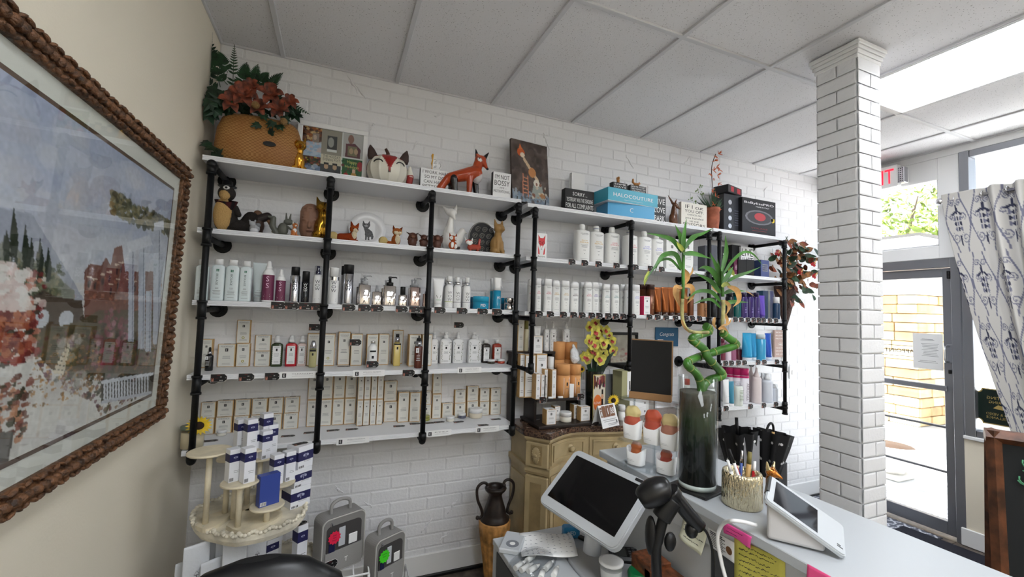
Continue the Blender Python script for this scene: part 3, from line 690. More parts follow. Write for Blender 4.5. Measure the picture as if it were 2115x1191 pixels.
# lowest shelf, left block of twelve
YE6=base_y(600,885,ZE)
for i,(l,r,tp,b) in enumerate([(412.7,444.2,830,863.7),(446,480.8,826.4,861.7),(483.3,516,824.4,859),(518.5,551.3,822.6,856),(552.5,584,820.9,854),(586.5,618,819.3,851.6)]):
    zb=zat((l+r)/2,b,YE6);zt=zat((l+r)/2,tp,YE6);h=(zt-ZE)/2;xl,xr=xat(l,YE6,zb),xat(r,YE6,zb)
    for k in (0,1):carton(f'squat white and kraft carton, {ORD[i]} from left in the {("lower", "upper")[k]} row of twelve',(xl+xr)/2-.002*(1-k),YE6+.003*k,ZE+k*h,xr-xl-.001,h-.0008,.075,group='twelve squat cartons on the '+LS,short=True)
YT=base_y(700,877,ZE)
for i,(l,r) in enumerate([(634,659.5),(660,685.8),(686.7,710.9),(711.5,735)]):
    hh=(zat(700,822.5,YT)-ZE)
    for k in (0,1):
        xl,xr=xat(l,YT,ZE+.1),xat(r,YT,ZE+.1);carton(f'tall white and kraft carton, {ORD[i]} from left in the {("lower", "upper")[k]} row of eight',(xl+xr)/2,YT,ZE+k*hh,xr-xl-.001,hh-.0008,group='eight tall cartons on the '+LS)
YS=min(base_y(763,866,ZE),-.075)
for i,(l,r) in enumerate([(736.8,749.3),(750,763),(764,776.7),(777.4,790)]):
    hh=zat(763,824.5,YS)-ZE
    for k in (0,1):
        xl,xr=xat(l,YS,ZE+.06),xat(r,YS,ZE+.06);carton(f'very slim white and kraft carton, {ORD[i]} from left in the {("lower", "upper")[k]} row',(xl+xr)/2,YS,ZE+k*hh,xr-xl-.001,hh-.0008,.045,group='eight slim cartons on the '+LS)
y_,z_=carton_px('white and kraft carton right of the slim cartons, lower of two',792.5,820.4,828.5,868.8,ZE);carton_px('white and kraft carton right of the slim cartons, upper of two',793,820.4,786,827,ZE,z_,y_)
carton_px('single tall white and kraft carton left of its twin on the lowest shelf',822,845,809,871.5,ZE);carton_px('single tall white and kraft carton just left of the third pipe, lowest shelf',846,868.2,809.7,870.8,ZE)
y_,z_=carton_px('white and kraft carton behind the third pipe, lower of two',869.5,890.7,835,861.4,ZE,short=True);carton_px('white and kraft carton with gold seal behind the third pipe, upper of two',869.5,890.7,807,834,ZE,z_,y_,seal=True,short=True)
y_,z_=carton_px('slim tall carton right of the third pipe, lower of two',892.7,911.5,813,860,ZE);carton_px('slim tall carton right of the third pipe, reaching up to the shelf above',894,912.5,769,811.7,ZE,z_,y_)
carton_px('single short white and kraft carton behind the small white jar',912.8,935.7,832,860,ZE,short=True)
for i,(l,r,tl,tu,b) in enumerate([(938.4,961.9,832,804.3,858.7),(963.9,988,827.8,797,858),(990,1011,828.5,801.6,855.4),(1012.4,1034.4,828,801,854)]):
    w_=('first','second','third','last')[i]
    y_,z_=carton_px(f'short white and kraft carton, lower of the {w_} stacked pair at the shelf end',l,r,tl,b,ZE,short=True);carton_px(f'short white and kraft carton, upper of the {w_} stacked pair at the shelf end',l+.8,r+.5,tu,tl,ZE,z_,y_,short=True)

# ---------------------------------------------------------------- bottles, tubes, jars
def fit(l,r,tp,y,Z):
    zt=zat((l+r)/2,tp,y);zm=(Z+zt)/2;xl,xr=xat(l,y,zm),xat(r,y,zm);return (xl+xr)/2,xr-xl,zt-Z
def bottle(label,cat,x,y,z,w,h,body,parts,name='bottle',d=None,rz=0,group=None,e=2.0,shoulder=(.72,.80),neck=.3,cols=None,prt=None):
    """body: material; parts: callable(root,w,h,d) adding caps; prt: callable(mb,w,h,y)"""
    d=d or w;t=thing(name,label,cat,(x,y,z),rz,group);s0,s1=shoulder
    MB(body).loft([(0,w*.44,d*.44,e),(h*.012,w*.49,d*.49,e),(h*.05,w*.5,d*.5,e),(h*s0,w*.5,d*.5,e),(h*(s0+(s1-s0)*.5),w*.45,d*.45,e),(h*s1,w*neck,d*neck*w/d if d else 0,2.2)],n=20).build('body',t)
    if parts:parts(t,w,h,d)
    if prt:
        m=MB('ink');prt(m,w,h,-d/2-.0006)
        if e < 2.6:m2=MB('ink')
        m.build('print',t)
    return t
def cap_cyl(mt,r,z0,z1,taper=.92,ribs=False):
    def f(t,w,h,d):MB(mt).lathe([(w*r,h*z0),(w*r,h*(z1-.02)),(w*r*taper,h*z1)],n=18).build('cap',t)
    return f
def cap_spray(mt='white',clear=False):
    def f(t,w,h,d):
        MB(mt).lathe([(w*.27,h*.78),(w*.27,h*.86),(w*.21,h*.87),(w*.17,h*.985),(w*.13,h)],n=14).build('nozzle',t)
        if clear:MB('clear_plastic').lathe([(w*.4,h*.77),(w*.4,h*.985),(w*.36,h)],n=16,cap=(False,True)).build('cap',t)
    return f
def cap_pump(mt,spout=1,z=.72,col=.26,ls=.55):
    def f(t,w,h,d):
        MB(mt).lathe([(w*col,h*z),(w*col,h*(z+.11)),(w*.12,h*(z+.12)),(w*.1,h*.94)],n=14).build('collar',t)
        MB(mt).box(-w*.13,w*.13,-w*.13,w*.13,h*.93,h,w*.03).tube([(spout*w*.05,0,h*.975),(spout*w*(ls-.08),0,h*.985),(spout*w*ls,0,h*.955)],w*.05,8).build('pump_head',t)
    return f
def grp(k):return k
# spray-bottle shelf, left part
mat('mint_white',(218,228,230),.35);mat('plum',(112,46,78),.45);mat('dark_glass',(24,24,28),.15);mat('navy',(28,32,66),.4);mat('green_ink',(20,110,80),.5)
def pr_biolage(m,w,h,y):
    m.m('green_ink');s=w*.1
    for a in (0,1):
        for b in (0,1):m.rect(-s+a*s*1.15,-s*.1+a*s*1.15,h*.70+b*s*1.15,h*.70+b*s*1.15+s*.9,y)
    m.m(C3(70,92,92,.5)).text('BIOLAGE',-w*.02,h*.51,y,w*.16,h*.27,vert=True);m.m('grey_ink').lines(0,h*.31,y,w*.3,2,h*.022,h*.007).lines(0,h*.24,y,w*.6,4,h*.028,h*.007).lines(0,h*.08,y,w*.62,1,.01,h*.006)
for i,(l,r,tp) in enumerate([(404,432,536),(436,465,535),(465.5,494.5,537),(495,520,539)]):
    x,w,h=fit(l,r,tp,-.25,ZC);x=max(x,.05)
    bottle(['pale mint shampoo bottle half hidden by the leftmost pipe','pale mint shampoo bottle just right of the leftmost pipe','pale mint shampoo bottle in the middle of the three clear of the pipe','pale mint shampoo bottle touching the white squeeze tube'][i],'bottle',x,-.25,ZC,w*.97,h,'mint_white',cap_cyl('white',.34,.86,1.0,.97),d=w*.62,e=4.5,shoulder=(.80,.86),neck=.33,group='pale mint shampoo bottles',prt=pr_biolage)
def tube_up(label,l,r,tp,y,Z,body,capm,prt=None,group=None,cat='tube',name='squeeze_tube',fold=True):
    x,w,h=fit(l,r,tp,y,Z);t=thing(name,label,cat,(x,y,Z),0,group);d=w*.55
    MB(body).loft([(h*.12,w*.36,w*.36,2.2),(h*.2,w*.37,w*.36,2.2),(h*.5,w*.42,w*.28,2.2),(h*.8,w*.47,w*.13,2.4),(h*.95,w*.5,w*.02,3),(h,w*.5,w*.02,3)],n=20).build('tube',t)
    MB(capm).lathe([(w*.33,0),(w*.35,h*.01),(w*.36,h*.12)],n=18).build('cap',t)
    if prt:
        m=MB('ink');prt(m,w,h,0)
        m.v=[(px,-(.37-.35*min(max((pz/h-.15)/.8,0),1))*w-.0015+py,pz) for px,py,pz in m.v];m.build('print',t)
    return t
def pr_biolage_t(m,w,h,y):pr_biolage(m,w*.8,h,y)
tube_up('white squeeze tube between the mint bottles and the plum spray',520.5,552,542.5,-.2,ZC,'mint_white',C3(190,196,198,.4),pr_biolage_t)
def wrap(t,mt,r,z0,z1,n=20,part='label'):MB(mt).lathe([(r,z0),(r,z1)],n=n,cap=(False,False)).build(part,t)
def pr_ss(m,w,h,y):
    m.warp=w*.5;m.m(C3(230,190,215,.5)).text('S',0,h*.56,y,h*.12).text('S',0,h*.40,y,h*.12).lines(0,h*.22,y,w*.6,2,h*.03,h*.006);m.m('white').rect(-w*.25,w*.25,h*.13,h*.155,y);m.lines(0,h*.09,y,w*.6,2,h*.025,h*.006);m.warp=None
for lab,l,r,tp in (('larger white spray bottle with a plum label',541.8,566.6,539),('smaller white spray bottle with a plum label',569.4,590,556)):
    x,w,h=fit(l,r,tp,-.25,ZC);t=bottle(lab,'bottle',x,-.25,ZC,w,h,'white',cap_spray(),name='spray_bottle',shoulder=(.68,.80),neck=.27,prt=pr_ss);wrap(t,'plum',w*.5015,h*.05,h*.66)
def wow(c='ink',k=1,foot=C3(120,120,122,.6)):
    def f(m,w,h,y):
        m.warp=w*.5;q=h*k;m.m(c).text('W',0,q*.58,y,w*.34,w*.5).text('O',0,q*.58-w*.4,y,w*.32,w*.44).text('W',0,q*.58-w*.8,y,w*.34,w*.5);m.m(foot).lines(0,h*.14,y,w*.5,3,h*.03,h*.008);m.warp=None
    return f
WOWI=[('silver aerosol can with a black cap right of the plum sprays',598.5,620,551,'silver',cap_cyl('black',.42,.76,1),(.74,.77),.42),('short black aerosol can beside the silver can',622.6,639.5,560,'dark_glass',cap_cyl('black',.46,.66,1),(.66,.68),.46)]
for lab,l,r,tp,b,cp_,sh,nk in WOWI:
    x,w,h=fit(l,r,tp,-.245,ZC);bottle(lab,'aerosol can',x,-.245,ZC,w,h,b,cp_,name='aerosol_can',shoulder=sh,neck=nk,prt=wow('ink' if b == 'silver' else 'white'))
x,w,h=fit(646,666,549,-.245,ZC);bottle('white spray bottle with navy nozzle under a clear cap by the second pipe','bottle',x,-.245,ZC,w,h,'white',cap_spray('navy',True),name='spray_bottle',shoulder=(.70,.76),neck=.36,prt=wow())
x,w,h=fit(678.7,700.3,552.7,-.245,ZC);t=bottle('white cylinder bottle with a silver collar right of the second pipe','bottle',x,-.245,ZC,w,h,'white',cap_cyl('white',.48,.74,1,.95),shoulder=(.64,.66),neck=.47,prt=wow(C3(90,90,96,.4)));wrap(t,'chrome',w*.49,h*.65,h*.745,part='collar')
for lab,l,r,tp,y in (('tall silver hairspray can with a broad black cap, front one',708.2,729.8,546.5,-.25),('tall silver hairspray can standing behind its twin',703.5,723,549.5,-.17)):
    x,w,h=fit(l,r,tp,y,ZC);bottle(lab,'aerosol can',x,y,ZC,w,h,'silver',cap_cyl('black',.5,.77,1,.97),name='aerosol_can',shoulder=(.76,.78),neck=.46,group='tall silver hairspray cans',prt=wow())
mat('mirror',(214,208,205),.08,metal=1);mat('mirror_rose',(200,178,172),.1,metal=1);mat('smoke',(190,192,196),.2,trans=.3)
for lab,l,r,tp,k,bm__,pc in (('mirrored pump bottle with yellow reflections and a clear pump',740,765.5,568,'pump','mirror','smoke'),('small mirrored spray bottle with clear nozzle',768.4,787.7,589,'spray','mirror','smoke'),('mirrored pump bottle with a black pump',791.6,817.7,571,'pump','mirror','black'),('small mirrored bottle with a tall black cap',822.8,840.4,592,'cap','mirror','black'),('rosy mirrored pump bottle with a clear pump left of the third pipe',846,868.2,573.7,'pump','mirror_rose','smoke'),('small mirrored spray bottle half behind the third pipe',873,889,593.5,'spray','mirror_rose','smoke')):
    x,w,h=fit(l,r,tp,-.245,ZC);sh=(.66,.69) if k != 'cap' else (.56,.6)
    cp_=cap_pump(pc,1,.69,.28) if k == 'pump' else (cap_cyl(pc,.3,.6,1) if k == 'cap' else (lambda t,w,h,d,pc=pc:MB(pc).lathe([(w*.24,h*.68),(w*.24,h*.8),(w*.17,h*.82),(w*.15,h*.98),(w*.1,h)],n=12).build('nozzle',t)))
    bottle(lab,'bottle',x,-.245,ZC,w,h,bm__,cp_,name='mirror_bottle',d=w*.7,e=5,shoulder=sh,neck=.3,group='mirrored bottles',prt=wow('ink',.72))
for lab,l,r,tp,y in (('mirrored pump bottle in the second row behind the yellow-reflecting one',735.5,757,574,-.17),('mirrored pump bottle in the second row behind the black pump',787,806,578,-.17),('mirrored bottle in the second row behind the rosy pump bottle',842.5,858,577,-.17)):
    x,w,h=fit(l,r,tp,y,ZC);bottle(lab,'bottle',x,y,ZC,w,h,'mirror',cap_pump('smoke',1,.69,.28),name='mirror_bottle',d=w*.7,e=5,shoulder=(.66,.69),neck=.3,group='mirrored bottles')
def pr_wow_t(m,w,h,y):m.m('ink').text('W',0,h*.68,y,w*.3,w*.46).text('O',0,h*.52,y,w*.28,w*.36).text('W',0,h*.37,y,w*.3,w*.46);m.m(C3(150,190,150,.5)).lines(0,h*.27,y,w*.5,2,h*.03,h*.01)
tube_up('white squeeze tube just right of the third pipe',893.6,916,574.8,-.25,ZC,'white','white',pr_wow_t)
def cap_mist(t,w,h,d):MB('chrome').lathe([(w*.33,h*.73),(w*.33,h*.83)],n=16).build('collar',t);MB('white').lathe([(w*.3,h*.83),(w*.3,h*.985),(w*.27,h)],n=16).build('cap',t)
for i,(l,r,tp,y,b) in enumerate([(919,936,570,-.25,1),(936.7,952.3,571.7,-.25,1),(956,971.6,573,-.25,1),(914.5,931,573,-.17,0),(932.5,947,574,-.17,0),(951,965,575,-.17,0)]):
    x,w,h=fit(l,r,tp,y,ZC);n_=['left','middle','right'][i % 3];t=bottle(f'white mist bottle with silver collar, {n_} one of the {"front" if b else "back"} row','bottle',x,y,ZC,w,h,'white',cap_mist,name='mist_bottle',shoulder=(.6,.74),neck=.33,group='white mist bottles with silver collars',prt=wow(C3(110,110,114,.4),.82) if b else None)
    if b:wrap(t,[C3(170,185,60,.5),'ink','navy'][i],w*.502,h*.19,h*.202)
mat('aqua',(30,140,176),.25)
def jar(label,l,r,tp,y,Z,body,lid,k=.55,group=None,pr=None,name='jar'):
    x,w,h=fit(l,r,tp,y,Z);t=thing(name,label,'jar',(x,y,Z),0,group)
    MB(body).lathe([(w*.46,0),(w*.49,h*.03),(w*.5,h*.08),(w*.5,h*k)],n=22).build('body',t);MB(lid).lathe([(w*.505,h*k),(w*.505,h*.93),(w*.48,h)],n=22).build('lid',t)
    if pr:m=MB('white');m.warp=w*.51;m.text(pr,0,h*.3,-w*.51,h*.22,w*.3);m.warp=None;m.build('print',t)
    return t
jar('large blue treatment jar in front',977,1008.5,612,-.245,ZC,'aqua',C3(40,160,198,.15),pr='MD');jar('blue treatment jar behind the large one',971.5,992,613,-.15,ZC,C3(24,92,128,.25),C3(30,110,150,.2))
def cap_trigger(t,w,h,d):
    MB('white').loft([(h*.60,w*.46,w*.44,3),(h*.72,w*.42,w*.4,3),(h*.86,w*.48,w*.4,3),(h*.985,w*.52,w*.4,3),(h,w*.5,w*.38,3)],n=18).build('spray_head',t)
    MB('white').tube([(w*.45,0,h*.86),(w*.55,0,h*.76),(w*.72,0,h*.67)],[w*.1,w*.09,w*.06],8).build('trigger',t)
def pr_md(m,w,h,y):m.warp=w*.5;m.m('white').text('MD',w*.1,h*.37,y,h*.08,w*.4).lines(w*.1,h*.2,y,w*.4,3,h*.03,h*.008);m.warp=None
x,w,h=fit(1018.5,1034,573.5,-.25,ZC);bottle('blue trigger spray bottle with a white head, front one','bottle',x,-.25,ZC,w,h,'aqua',cap_trigger,name='trigger_bottle',shoulder=(.585,.6),neck=.47,prt=pr_md,group='blue trigger bottles')
x,w,h=fit(1012.3,1026,575.5,-.16,ZC);bottle('blue trigger spray bottle standing behind its twin','bottle',x,-.16,ZC,w,h,'aqua',cap_trigger,name='trigger_bottle',shoulder=(.585,.6),neck=.47,group='blue trigger bottles')
jar('mirrored silver jar beside the fourth pipe',1042,1062,614.8,-.25,ZC,'mirror','mirror',.5);jar('dark blue jar behind the mirrored silver jar',1035,1050,615,-.17,ZC,C3(20,80,110,.3),'aqua',.5)

# ---------------------------------------------------------------- skincare shelf bottles
def fit_b(l,r,tp,b,Z):
    y=base_y((l+r)/2,b,Z);x,w,h=fit(l,r,tp,y,Z);return x,min(y+w*.35,-.04),w,h
def pr_lab(c='white',b=None):
    def f(m,w,h,y):
        m.m(c).rect(-w*.36,w*.36,h*.08,h*.66,y);y -= .0004;m.m('ink').rect(-w*.07,w*.07,h*.5,h*.58,y);m.m('grey_ink').lines(0,h*.62,y,w*.5,1,.01,h*.012).lines(0,h*.42,y,w*.45,3,h*.04,h*.01).lines(0,h*.16,y,w*.5,2,h*.035,h*.008)
        if b:
            m.m(b)
            for i in range(9):
                for s in (-1,1):m.disc(s*w*.37,h*(.11+.065*i),w*.045,h*.018,y-.0002,6)
    return f
mat('green_glass',(48,62,34),.2);mat('red_glass',(190,30,44),.2);mat('pink_glass',(226,204,198),.25);mat('amber',(92,40,26),.2);mat('oil',(214,190,110),.15);mat('mist',(198,192,140),.2)
def pr_drop(m,w,h,y):m.m('white').rect(-w*.4,-w*.02,h*.48,h*.62,y);m.m('ink').text('E',-w*.2,h*.55,y-.0004,h*.08);m.m('white').lines(-w*.1,h*.4,y,w*.5,4,h*.05,h*.012)
def cap_drop(t,w,h,d):MB('silver').lathe([(w*.28,h*.68),(w*.28,h*.82)],n=14).build('collar',t);MB('black').lathe([(w*.16,h*.82),(w*.17,h*.92),(w*.12,h*.99),(w*.04,h)],n=12).build('dropper_bulb',t)
x,y,w,h=fit_b(422.5,439.7,716.8,765.8,ZD);bottle('black dropper bottle with a silver collar at the front of the shelf','bottle',x,y,ZD,w,h,'dark_glass',cap_drop,name='dropper_bottle',shoulder=(.62,.69),neck=.27,prt=pr_drop)
for lab,l,r,tp,b,mt,lc in (('dark green skincare bottle with white spray nozzle and floral label',559.8,584,692.3,756.5,'green_glass','green_glass'),('bright red skincare bottle with white spray nozzle',589.3,613,692.3,756.5,'red_glass','red_glass'),('pale pink skincare bottle with white spray nozzle',614.5,633.6,692.3,754.5,'pink_glass',C3(150,110,90,.5))):
    x,y,w,h=fit_b(l,r,tp,b,ZD);bottle(lab,'bottle',x,y,ZD,w,h,mt,cap_spray(),name='spray_bottle',d=w*.6,e=4,shoulder=(.68,.75),neck=.28,prt=pr_lab('white',lc))
x,y,w,h=fit_b(638,654,703.5,758.5,ZD);bottle('clear yellowish mist bottle with silver top by the second pipe','bottle',x,y,ZD,w,h,'mist',lambda t,w,h,d:(MB('silver').lathe([(w*.42,h*.70),(w*.42,h*.8),(w*.3,h*.93),(w*.2,h)],n=16).build('cap',t)),shoulder=(.66,.7),neck=.4,prt=lambda m,w,h,y:m.rect(-w*.4,w*.4,h*.6,h*.68,y).rect(-w*.1,w*.1,h*.45,h*.54,y))
x,y,w,h=fit_b(759.7,780,704.3,760,ZD);bottle('round-shouldered white lotion bottle with a price tag at its foot','bottle',x,y,ZD,w,h,'white',cap_cyl('chrome',.24,.88,1),shoulder=(.66,.90),neck=.2,prt=lambda m,w,h,y:m.rect(-w*.3,w*.3,h*.6,h*.66,y).rect(-w*.11,w*.11,h*.36,h*.46,y))
price_tag('black price tag standing against the white lotion bottle',x,y-w/2-.004,ZD+.022)
x,y,w,h=fit_b(813.3,827.8,689.8,755.3,ZD);bottle('yellow body oil bottle with silver and black cap','bottle',x,y,ZD,w,h,'oil',lambda t,w,h,d:(MB('silver').lathe([(w*.34,h*.73),(w*.34,h*.9)],n=14).build('collar',t),MB('black').lathe([(w*.26,h*.9),(w*.26,h)],n=14).build('cap',t)),d=w*.9,e=5,shoulder=(.70,.73),neck=.36,prt=lambda m,w,h,y:m.rect(-w*.48,w*.48,h*.66,h*.71,y).rect(-w*.11,w*.11,h*.52,h*.6,y))
x,y,w,h=fit_b(857,874,693,760,ZD);bottle('brown amber bottle with a silver cone and black tip left of the third pipe','bottle',x,y,ZD,w,h,'amber',lambda t,w,h,d:(MB('silver').lathe([(w*.46,h*.66),(w*.34,h*.84)],n=14).build('collar',t),MB('black').lathe([(w*.3,h*.84),(w*.26,h*.92),(w*.1,h*.93),(w*.08,h)],n=14).build('cap',t)),shoulder=(.64,.67),neck=.45,prt=pr_drop)
def pr_pump(m,w,h,y):
    m.m('ink').rect(-w*.07,w*.07,h*.46,h*.53,y);m.m('grey_ink').lines(0,h*.58,y,w*.4,1,.01,h*.01).lines(0,h*.38,y,w*.4,3,h*.03,h*.008).lines(0,h*.1,y,w*.5,2,h*.03,h*.006);m.m(C3(110,112,90,.6));r=random.Random(3)
    for i in range(14):
        for s in (-1,1):m.disc(s*w*r.uniform(.3,.4),h*(.08+.045*i),w*r.uniform(.015,.05),h*r.uniform(.008,.018),y,6)
for i,(l,r,tp,b,lab) in enumerate([(889,906,685,751,'white pump bottle half behind the third pipe'),(910.4,933.9,685,751,'white pump bottle, second clear of the third pipe'),(933.9,955.2,684.7,748.8,'white pump bottle standing under the wall price tag'),(967.2,991.2,685.5,749,'white pump bottle beside the dark brown bottle, front one'),(957,976,688,741.5,'white pump bottle behind the one beside the brown bottle'),(902,917,688,742,'white pump bottle in the back row between two others')]):
    x,y,w,h=fit_b(l,r,tp,b,ZD);bottle(lab,'bottle',x,y,ZD,w,h,'white',cap_pump('white',-1,.77,.2,.5),name='pump_bottle',d=w*.55,e=4,shoulder=(.70,.78),neck=.2,group='white pump bottles',prt=pr_pump)
for lab,l,r,tp,b,mt in (('dark brown skincare bottle with a white cap, front one',997,1013.6,700.8,749.3,C3(40,32,28,.2)),('dark brown skincare bottle behind its twin',991.5,1005,700,745.5,C3(40,32,28,.2)),('red-brown skincare bottle with a white cap',1016,1033.8,700,747.5,C3(150,44,28,.2))):
    x,y,w,h=fit_b(l,r,tp,b,ZD);bottle(lab,'bottle',x,y,ZD,w,h,mt,cap_cyl('white',.22,.84,1,.98),d=w*.6,e=4,shoulder=(.74,.82),neck=.22,prt=pr_lab('white',mt))
def jar_b(label,l,r,tp,b,Z,body,lid,k=.55):
    y=base_y((l+r)/2,b,Z);w=xat(r,y,Z)-xat(l,y,Z);jar(label,l,r,tp,min(y+w/2,-.05),Z,body,lid,k)
jar_b('tiny dark jar with a white lid before the brown bottle',1007,1021.8,741.7,751.5,ZD,C3(60,52,40,.2),'white');jar_b('tiny red jar with a white lid at the shelf end',1027.8,1042,741,751,ZD,C3(176,66,44,.2),'white')
frost=C3(222,218,206,.2)
jar_b('small frosted jar in front of the single short carton',921.6,938.4,858.7,871.5,ZE,frost,'white');jar_b('small grey jar with a white lid on the lowest shelf',946.4,961.9,852.7,864.5,ZE,C3(90,92,108,.2),'white',.6);jar_b('large cream jar with a white lid on the lowest shelf',969,995.5,842,864.8,ZE,C3(214,204,184,.2),'white',.55);jar_b('small green jar behind the third pipe on the lowest shelf',871,887.5,857,869,ZE,C3(140,140,70,.2),C3(150,150,80,.3),.6)
jar_b('small round jar in front of the squat cartons at the left',448,468,887,900.7,ZE,frost,'white');jar_b('small round jar before the fourth squat carton',531,545,880,892,ZE,frost,'white')

# ---------------------------------------------------------------- middle unit: big and slim hair-care bottles
mat('satin',(233,233,230),.4)
def pr_gold(head,c,big=True):
    def f(m,w,h,y):
        z=.74 if big else .76
        m.m('ink').text('GOLDWELL',0,h*z,y,h*(.022 if big else .018),w*.6);m.m('grey_ink').rect(-w*.2,w*.2,h*(z-.03),h*(z-.024),y)
        m.m(c).text(head[0],0,h*(.56 if big else .60),y,h*.035,w*.4).text(head[1],0,h*(.51 if big else .555),y,h*.035,w*.62);m.m('grey_ink').lines(0,h*.45,y,w*.55,4,h*.022,h*.006).lines(0,h*.31,y,w*.2,1,.01,h*.01).lines(0,h*.09,y,w*.6,1,.01,h*.004);m.m('ink').disc(0,h*.22,w*.025,w*.025,y,8)
    return f
gy,gp,gl_=C3(214,176,90,.5),C3(222,112,124,.5),C3(160,160,226,.5)
def cap_big(band):
    def f(t,w,h,d):MB('satin').lathe([(w*.2,h*.84),(w*.2,h*.90),(w*.205,h*.91),(w*.19,h*.985),(w*.16,h)],n=16).build('cap',t);(MB(C3(110,116,150,.4)).lathe([(w*.206,h*.915),(w*.206,h*.93)],n=16).build('cap_ring',t) if band else None)
    return f
for i,(l,r,tp,c,hd_,lab) in enumerate([(1187,1215,463.4,gy,('RICH','REPAIR'),'tall white salon bottle with yellow print, first in the row'),(1217,1244,467,gy,('RICH','REPAIR'),'tall white salon bottle with yellow print and a blue cap ring'),(1249.6,1276,469.5,gp,('COLOR','EXTRA RICH'),'tall white salon bottle with pink print, clear of the pipe'),(1287,1313,474.4,gp,('COLOR','REPAIR'),'tall white salon bottle with pink print behind the pipe'),(1316.8,1341.7,478,gl_,('SILVER','BLONDE'),'tall white salon bottle with violet print right of the pipe'),(1342.6,1366,483,gl_,('SILVER','BLONDE'),'tall white salon bottle with violet print beside the leaf')]):
    x,w,h=fit(l,r,tp,-.21,YBz);bottle(lab,'bottle',x,-.21,YBz,w,h,'satin',cap_big(i in (1,3)),name='salon_bottle',d=w*.72,e=3.2,shoulder=(.80,.85),neck=.2,group='tall white salon bottles',prt=pr_gold(hd_,c))
for i,(l,r,tp) in enumerate([(1370.3,1393.4,494),(1404,1425.7,494.5)]):
    x,w,h=fit(l,r,tp,-.2,YBz);carton(['plain white carton behind the bamboo leaves, nearer the salon bottles','plain white carton behind the bamboo leaves, nearer the pipe'][i],x,-.23,YBz,w,h,.06,face='satin',side='satin',name='C.',group='plain white cartons')
# fox-face block
p=at(1109.7,500,y=-.26);xr=xat(1130,-.26,YBz+.08);w=xr-xat(1108,-.26,YBz+.08);hh=zat(1120,481,-.26)-YBz
t=thing('fox_block','small block sign printed with a red fox wearing glasses','sign',(xr-w/2,-.235,YBz));MB('black').box(-w/2,w/2,-.022,.022,0,hh,.001).build('block',t)
m=MB('white').rect(-w*.49,w*.49,0.001,hh-.001,-.0225);rd=C3(214,62,66,.5);m.m(rd);q=lambda a,b:(a*w,b*hh)
m.poly([q(-.3,.62),q(-.33,.93),q(-.14,.8),q(.14,.8),q(.33,.93),q(.3,.62),q(0,.36)],-.023);m.poly([q(-.34,.5),q(-.2,.3),q(-.16,.14),q(-.3,.16)],-.023);m.poly([q(.34,.5),q(.2,.3),q(.16,.14),q(.3,.16)],-.023)
m.m('white').poly([q(-.1,.5),q(.1,.5),q(0,.34)],-.0233);m.m('ink')
for s in (-1,1):m.slab([(s*w*.17+w*.13*math.cos(a),hh*.61+hh*.06*math.sin(a)) for a in np.linspace(0,6.28,14)[:-1]],-.0236,-.0233);
m.m(rd)
for s in (-1,1):m.disc(s*w*.17,hh*.61,w*.1,hh*.045,-.024)
m.m('ink').disc(0,hh*.36,w*.035,hh*.018,-.024).text('Aurora',0,hh*.07,-.0233,hh*.06,w*.7);m.build('print',t)
# slim bottles
pk,pu,te=C3(212,70,90,.5),C3(128,96,180,.5),C3(110,160,160,.5)
SL=[(1089,1104,576,pk,'COLOR','slim white bottle left of the first pipe, red print',-.20),(1105.4,1117,574.7,pk,'COLOR','slim white bottle half behind the first pipe, red print',-.25),(1117,1130,577,pk,'COLOR','slim white bottle in the back row by the first pipe',-.17),(1123,1139,576.2,pk,'COLOR','slim white bottle with large red print, third in the front row',-.25),(1139.7,1155.7,578.6,gy,'RICH','slim white bottle with yellow print, rounded top',-.25),(1158.6,1175,580,gy,'RICH','slim white bottle with yellow print, flat top',-.25),(1177.5,1194,581.8,C3(90,60,80,.5),'COLOR','slim white bottle with dark print, rounded top',-.25),(1197,1211,583,C3(90,60,80,.5),'COLOR','slim white bottle in the back row behind the pink-print bottle',-.18),(1205.9,1221.8,582,gp,'COLOR','slim white bottle with faint pink print',-.25),(1221.8,1235.4,583,pu,'BLONDES','slim white bottle with purple print, front one',-.25),(1233.5,1243.5,584,pu,'BLONDES','slim white bottle with purple print, half hidden behind its twin',-.2),(1244,1258.5,586.5,te,'CURLS','slim white bottle with teal print, rounded top',-.25),(1262.6,1277.6,587,te,'CURLS','slim white bottle with teal print, flat top',-.25),(1279,1292,587.7,C3(80,80,90,.5),'JUST','slim white bottle left of the second pipe, in the rear',-.2),(1290,1303,587,C3(80,80,90,.5),'JUST','slim white bottle hidden behind the second pipe',-.25),(1305,1320,588,gl_,'SILVER','slim white bottle with lilac print just right of the second pipe',-.25)]
for i,(l,r,tp,c,hd_,lab,y) in enumerate(SL):
    x,w,h=fit(l,r,tp,y,YC);rt=(i % 2 == 0)
    t=thing('slim_bottle',lab,'bottle',(x,y,YC),0,'slim white hair-care bottles');d=w*.62
    MB('satin').loft([(0,w*.45,d*.45,3),(h*.02,w*.5,d*.5,3),(h*.8,w*.48,d*.48,3)],n=18).build('body',t)
    MB('white').loft([(h*.802,w*.48,d*.48,3)]+([(h*.93,w*.46,d*.46,3),(h*.98,w*.38,d*.4,3),(h,w*.25,d*.25,3)] if rt else [(h*.985,w*.46,d*.46,3),(h,w*.43,d*.43,3)]),n=18).build('cap',t)
    m=MB('ink');pr_gold((hd_,'REPAIR' if hd_ == 'RICH' else 'BRILLIANCE'),c,False)(m,w,h,-d/2-.0006);m.build('print',t)
x,w,h=fit(1327,1339.5,611.4,-.26,YC);t,_=carton('white carton with a bright pink side panel',x-.0,-.275,YC,w+.004,h,.055,face='white',side=C3(214,40,92,.4),name='C')
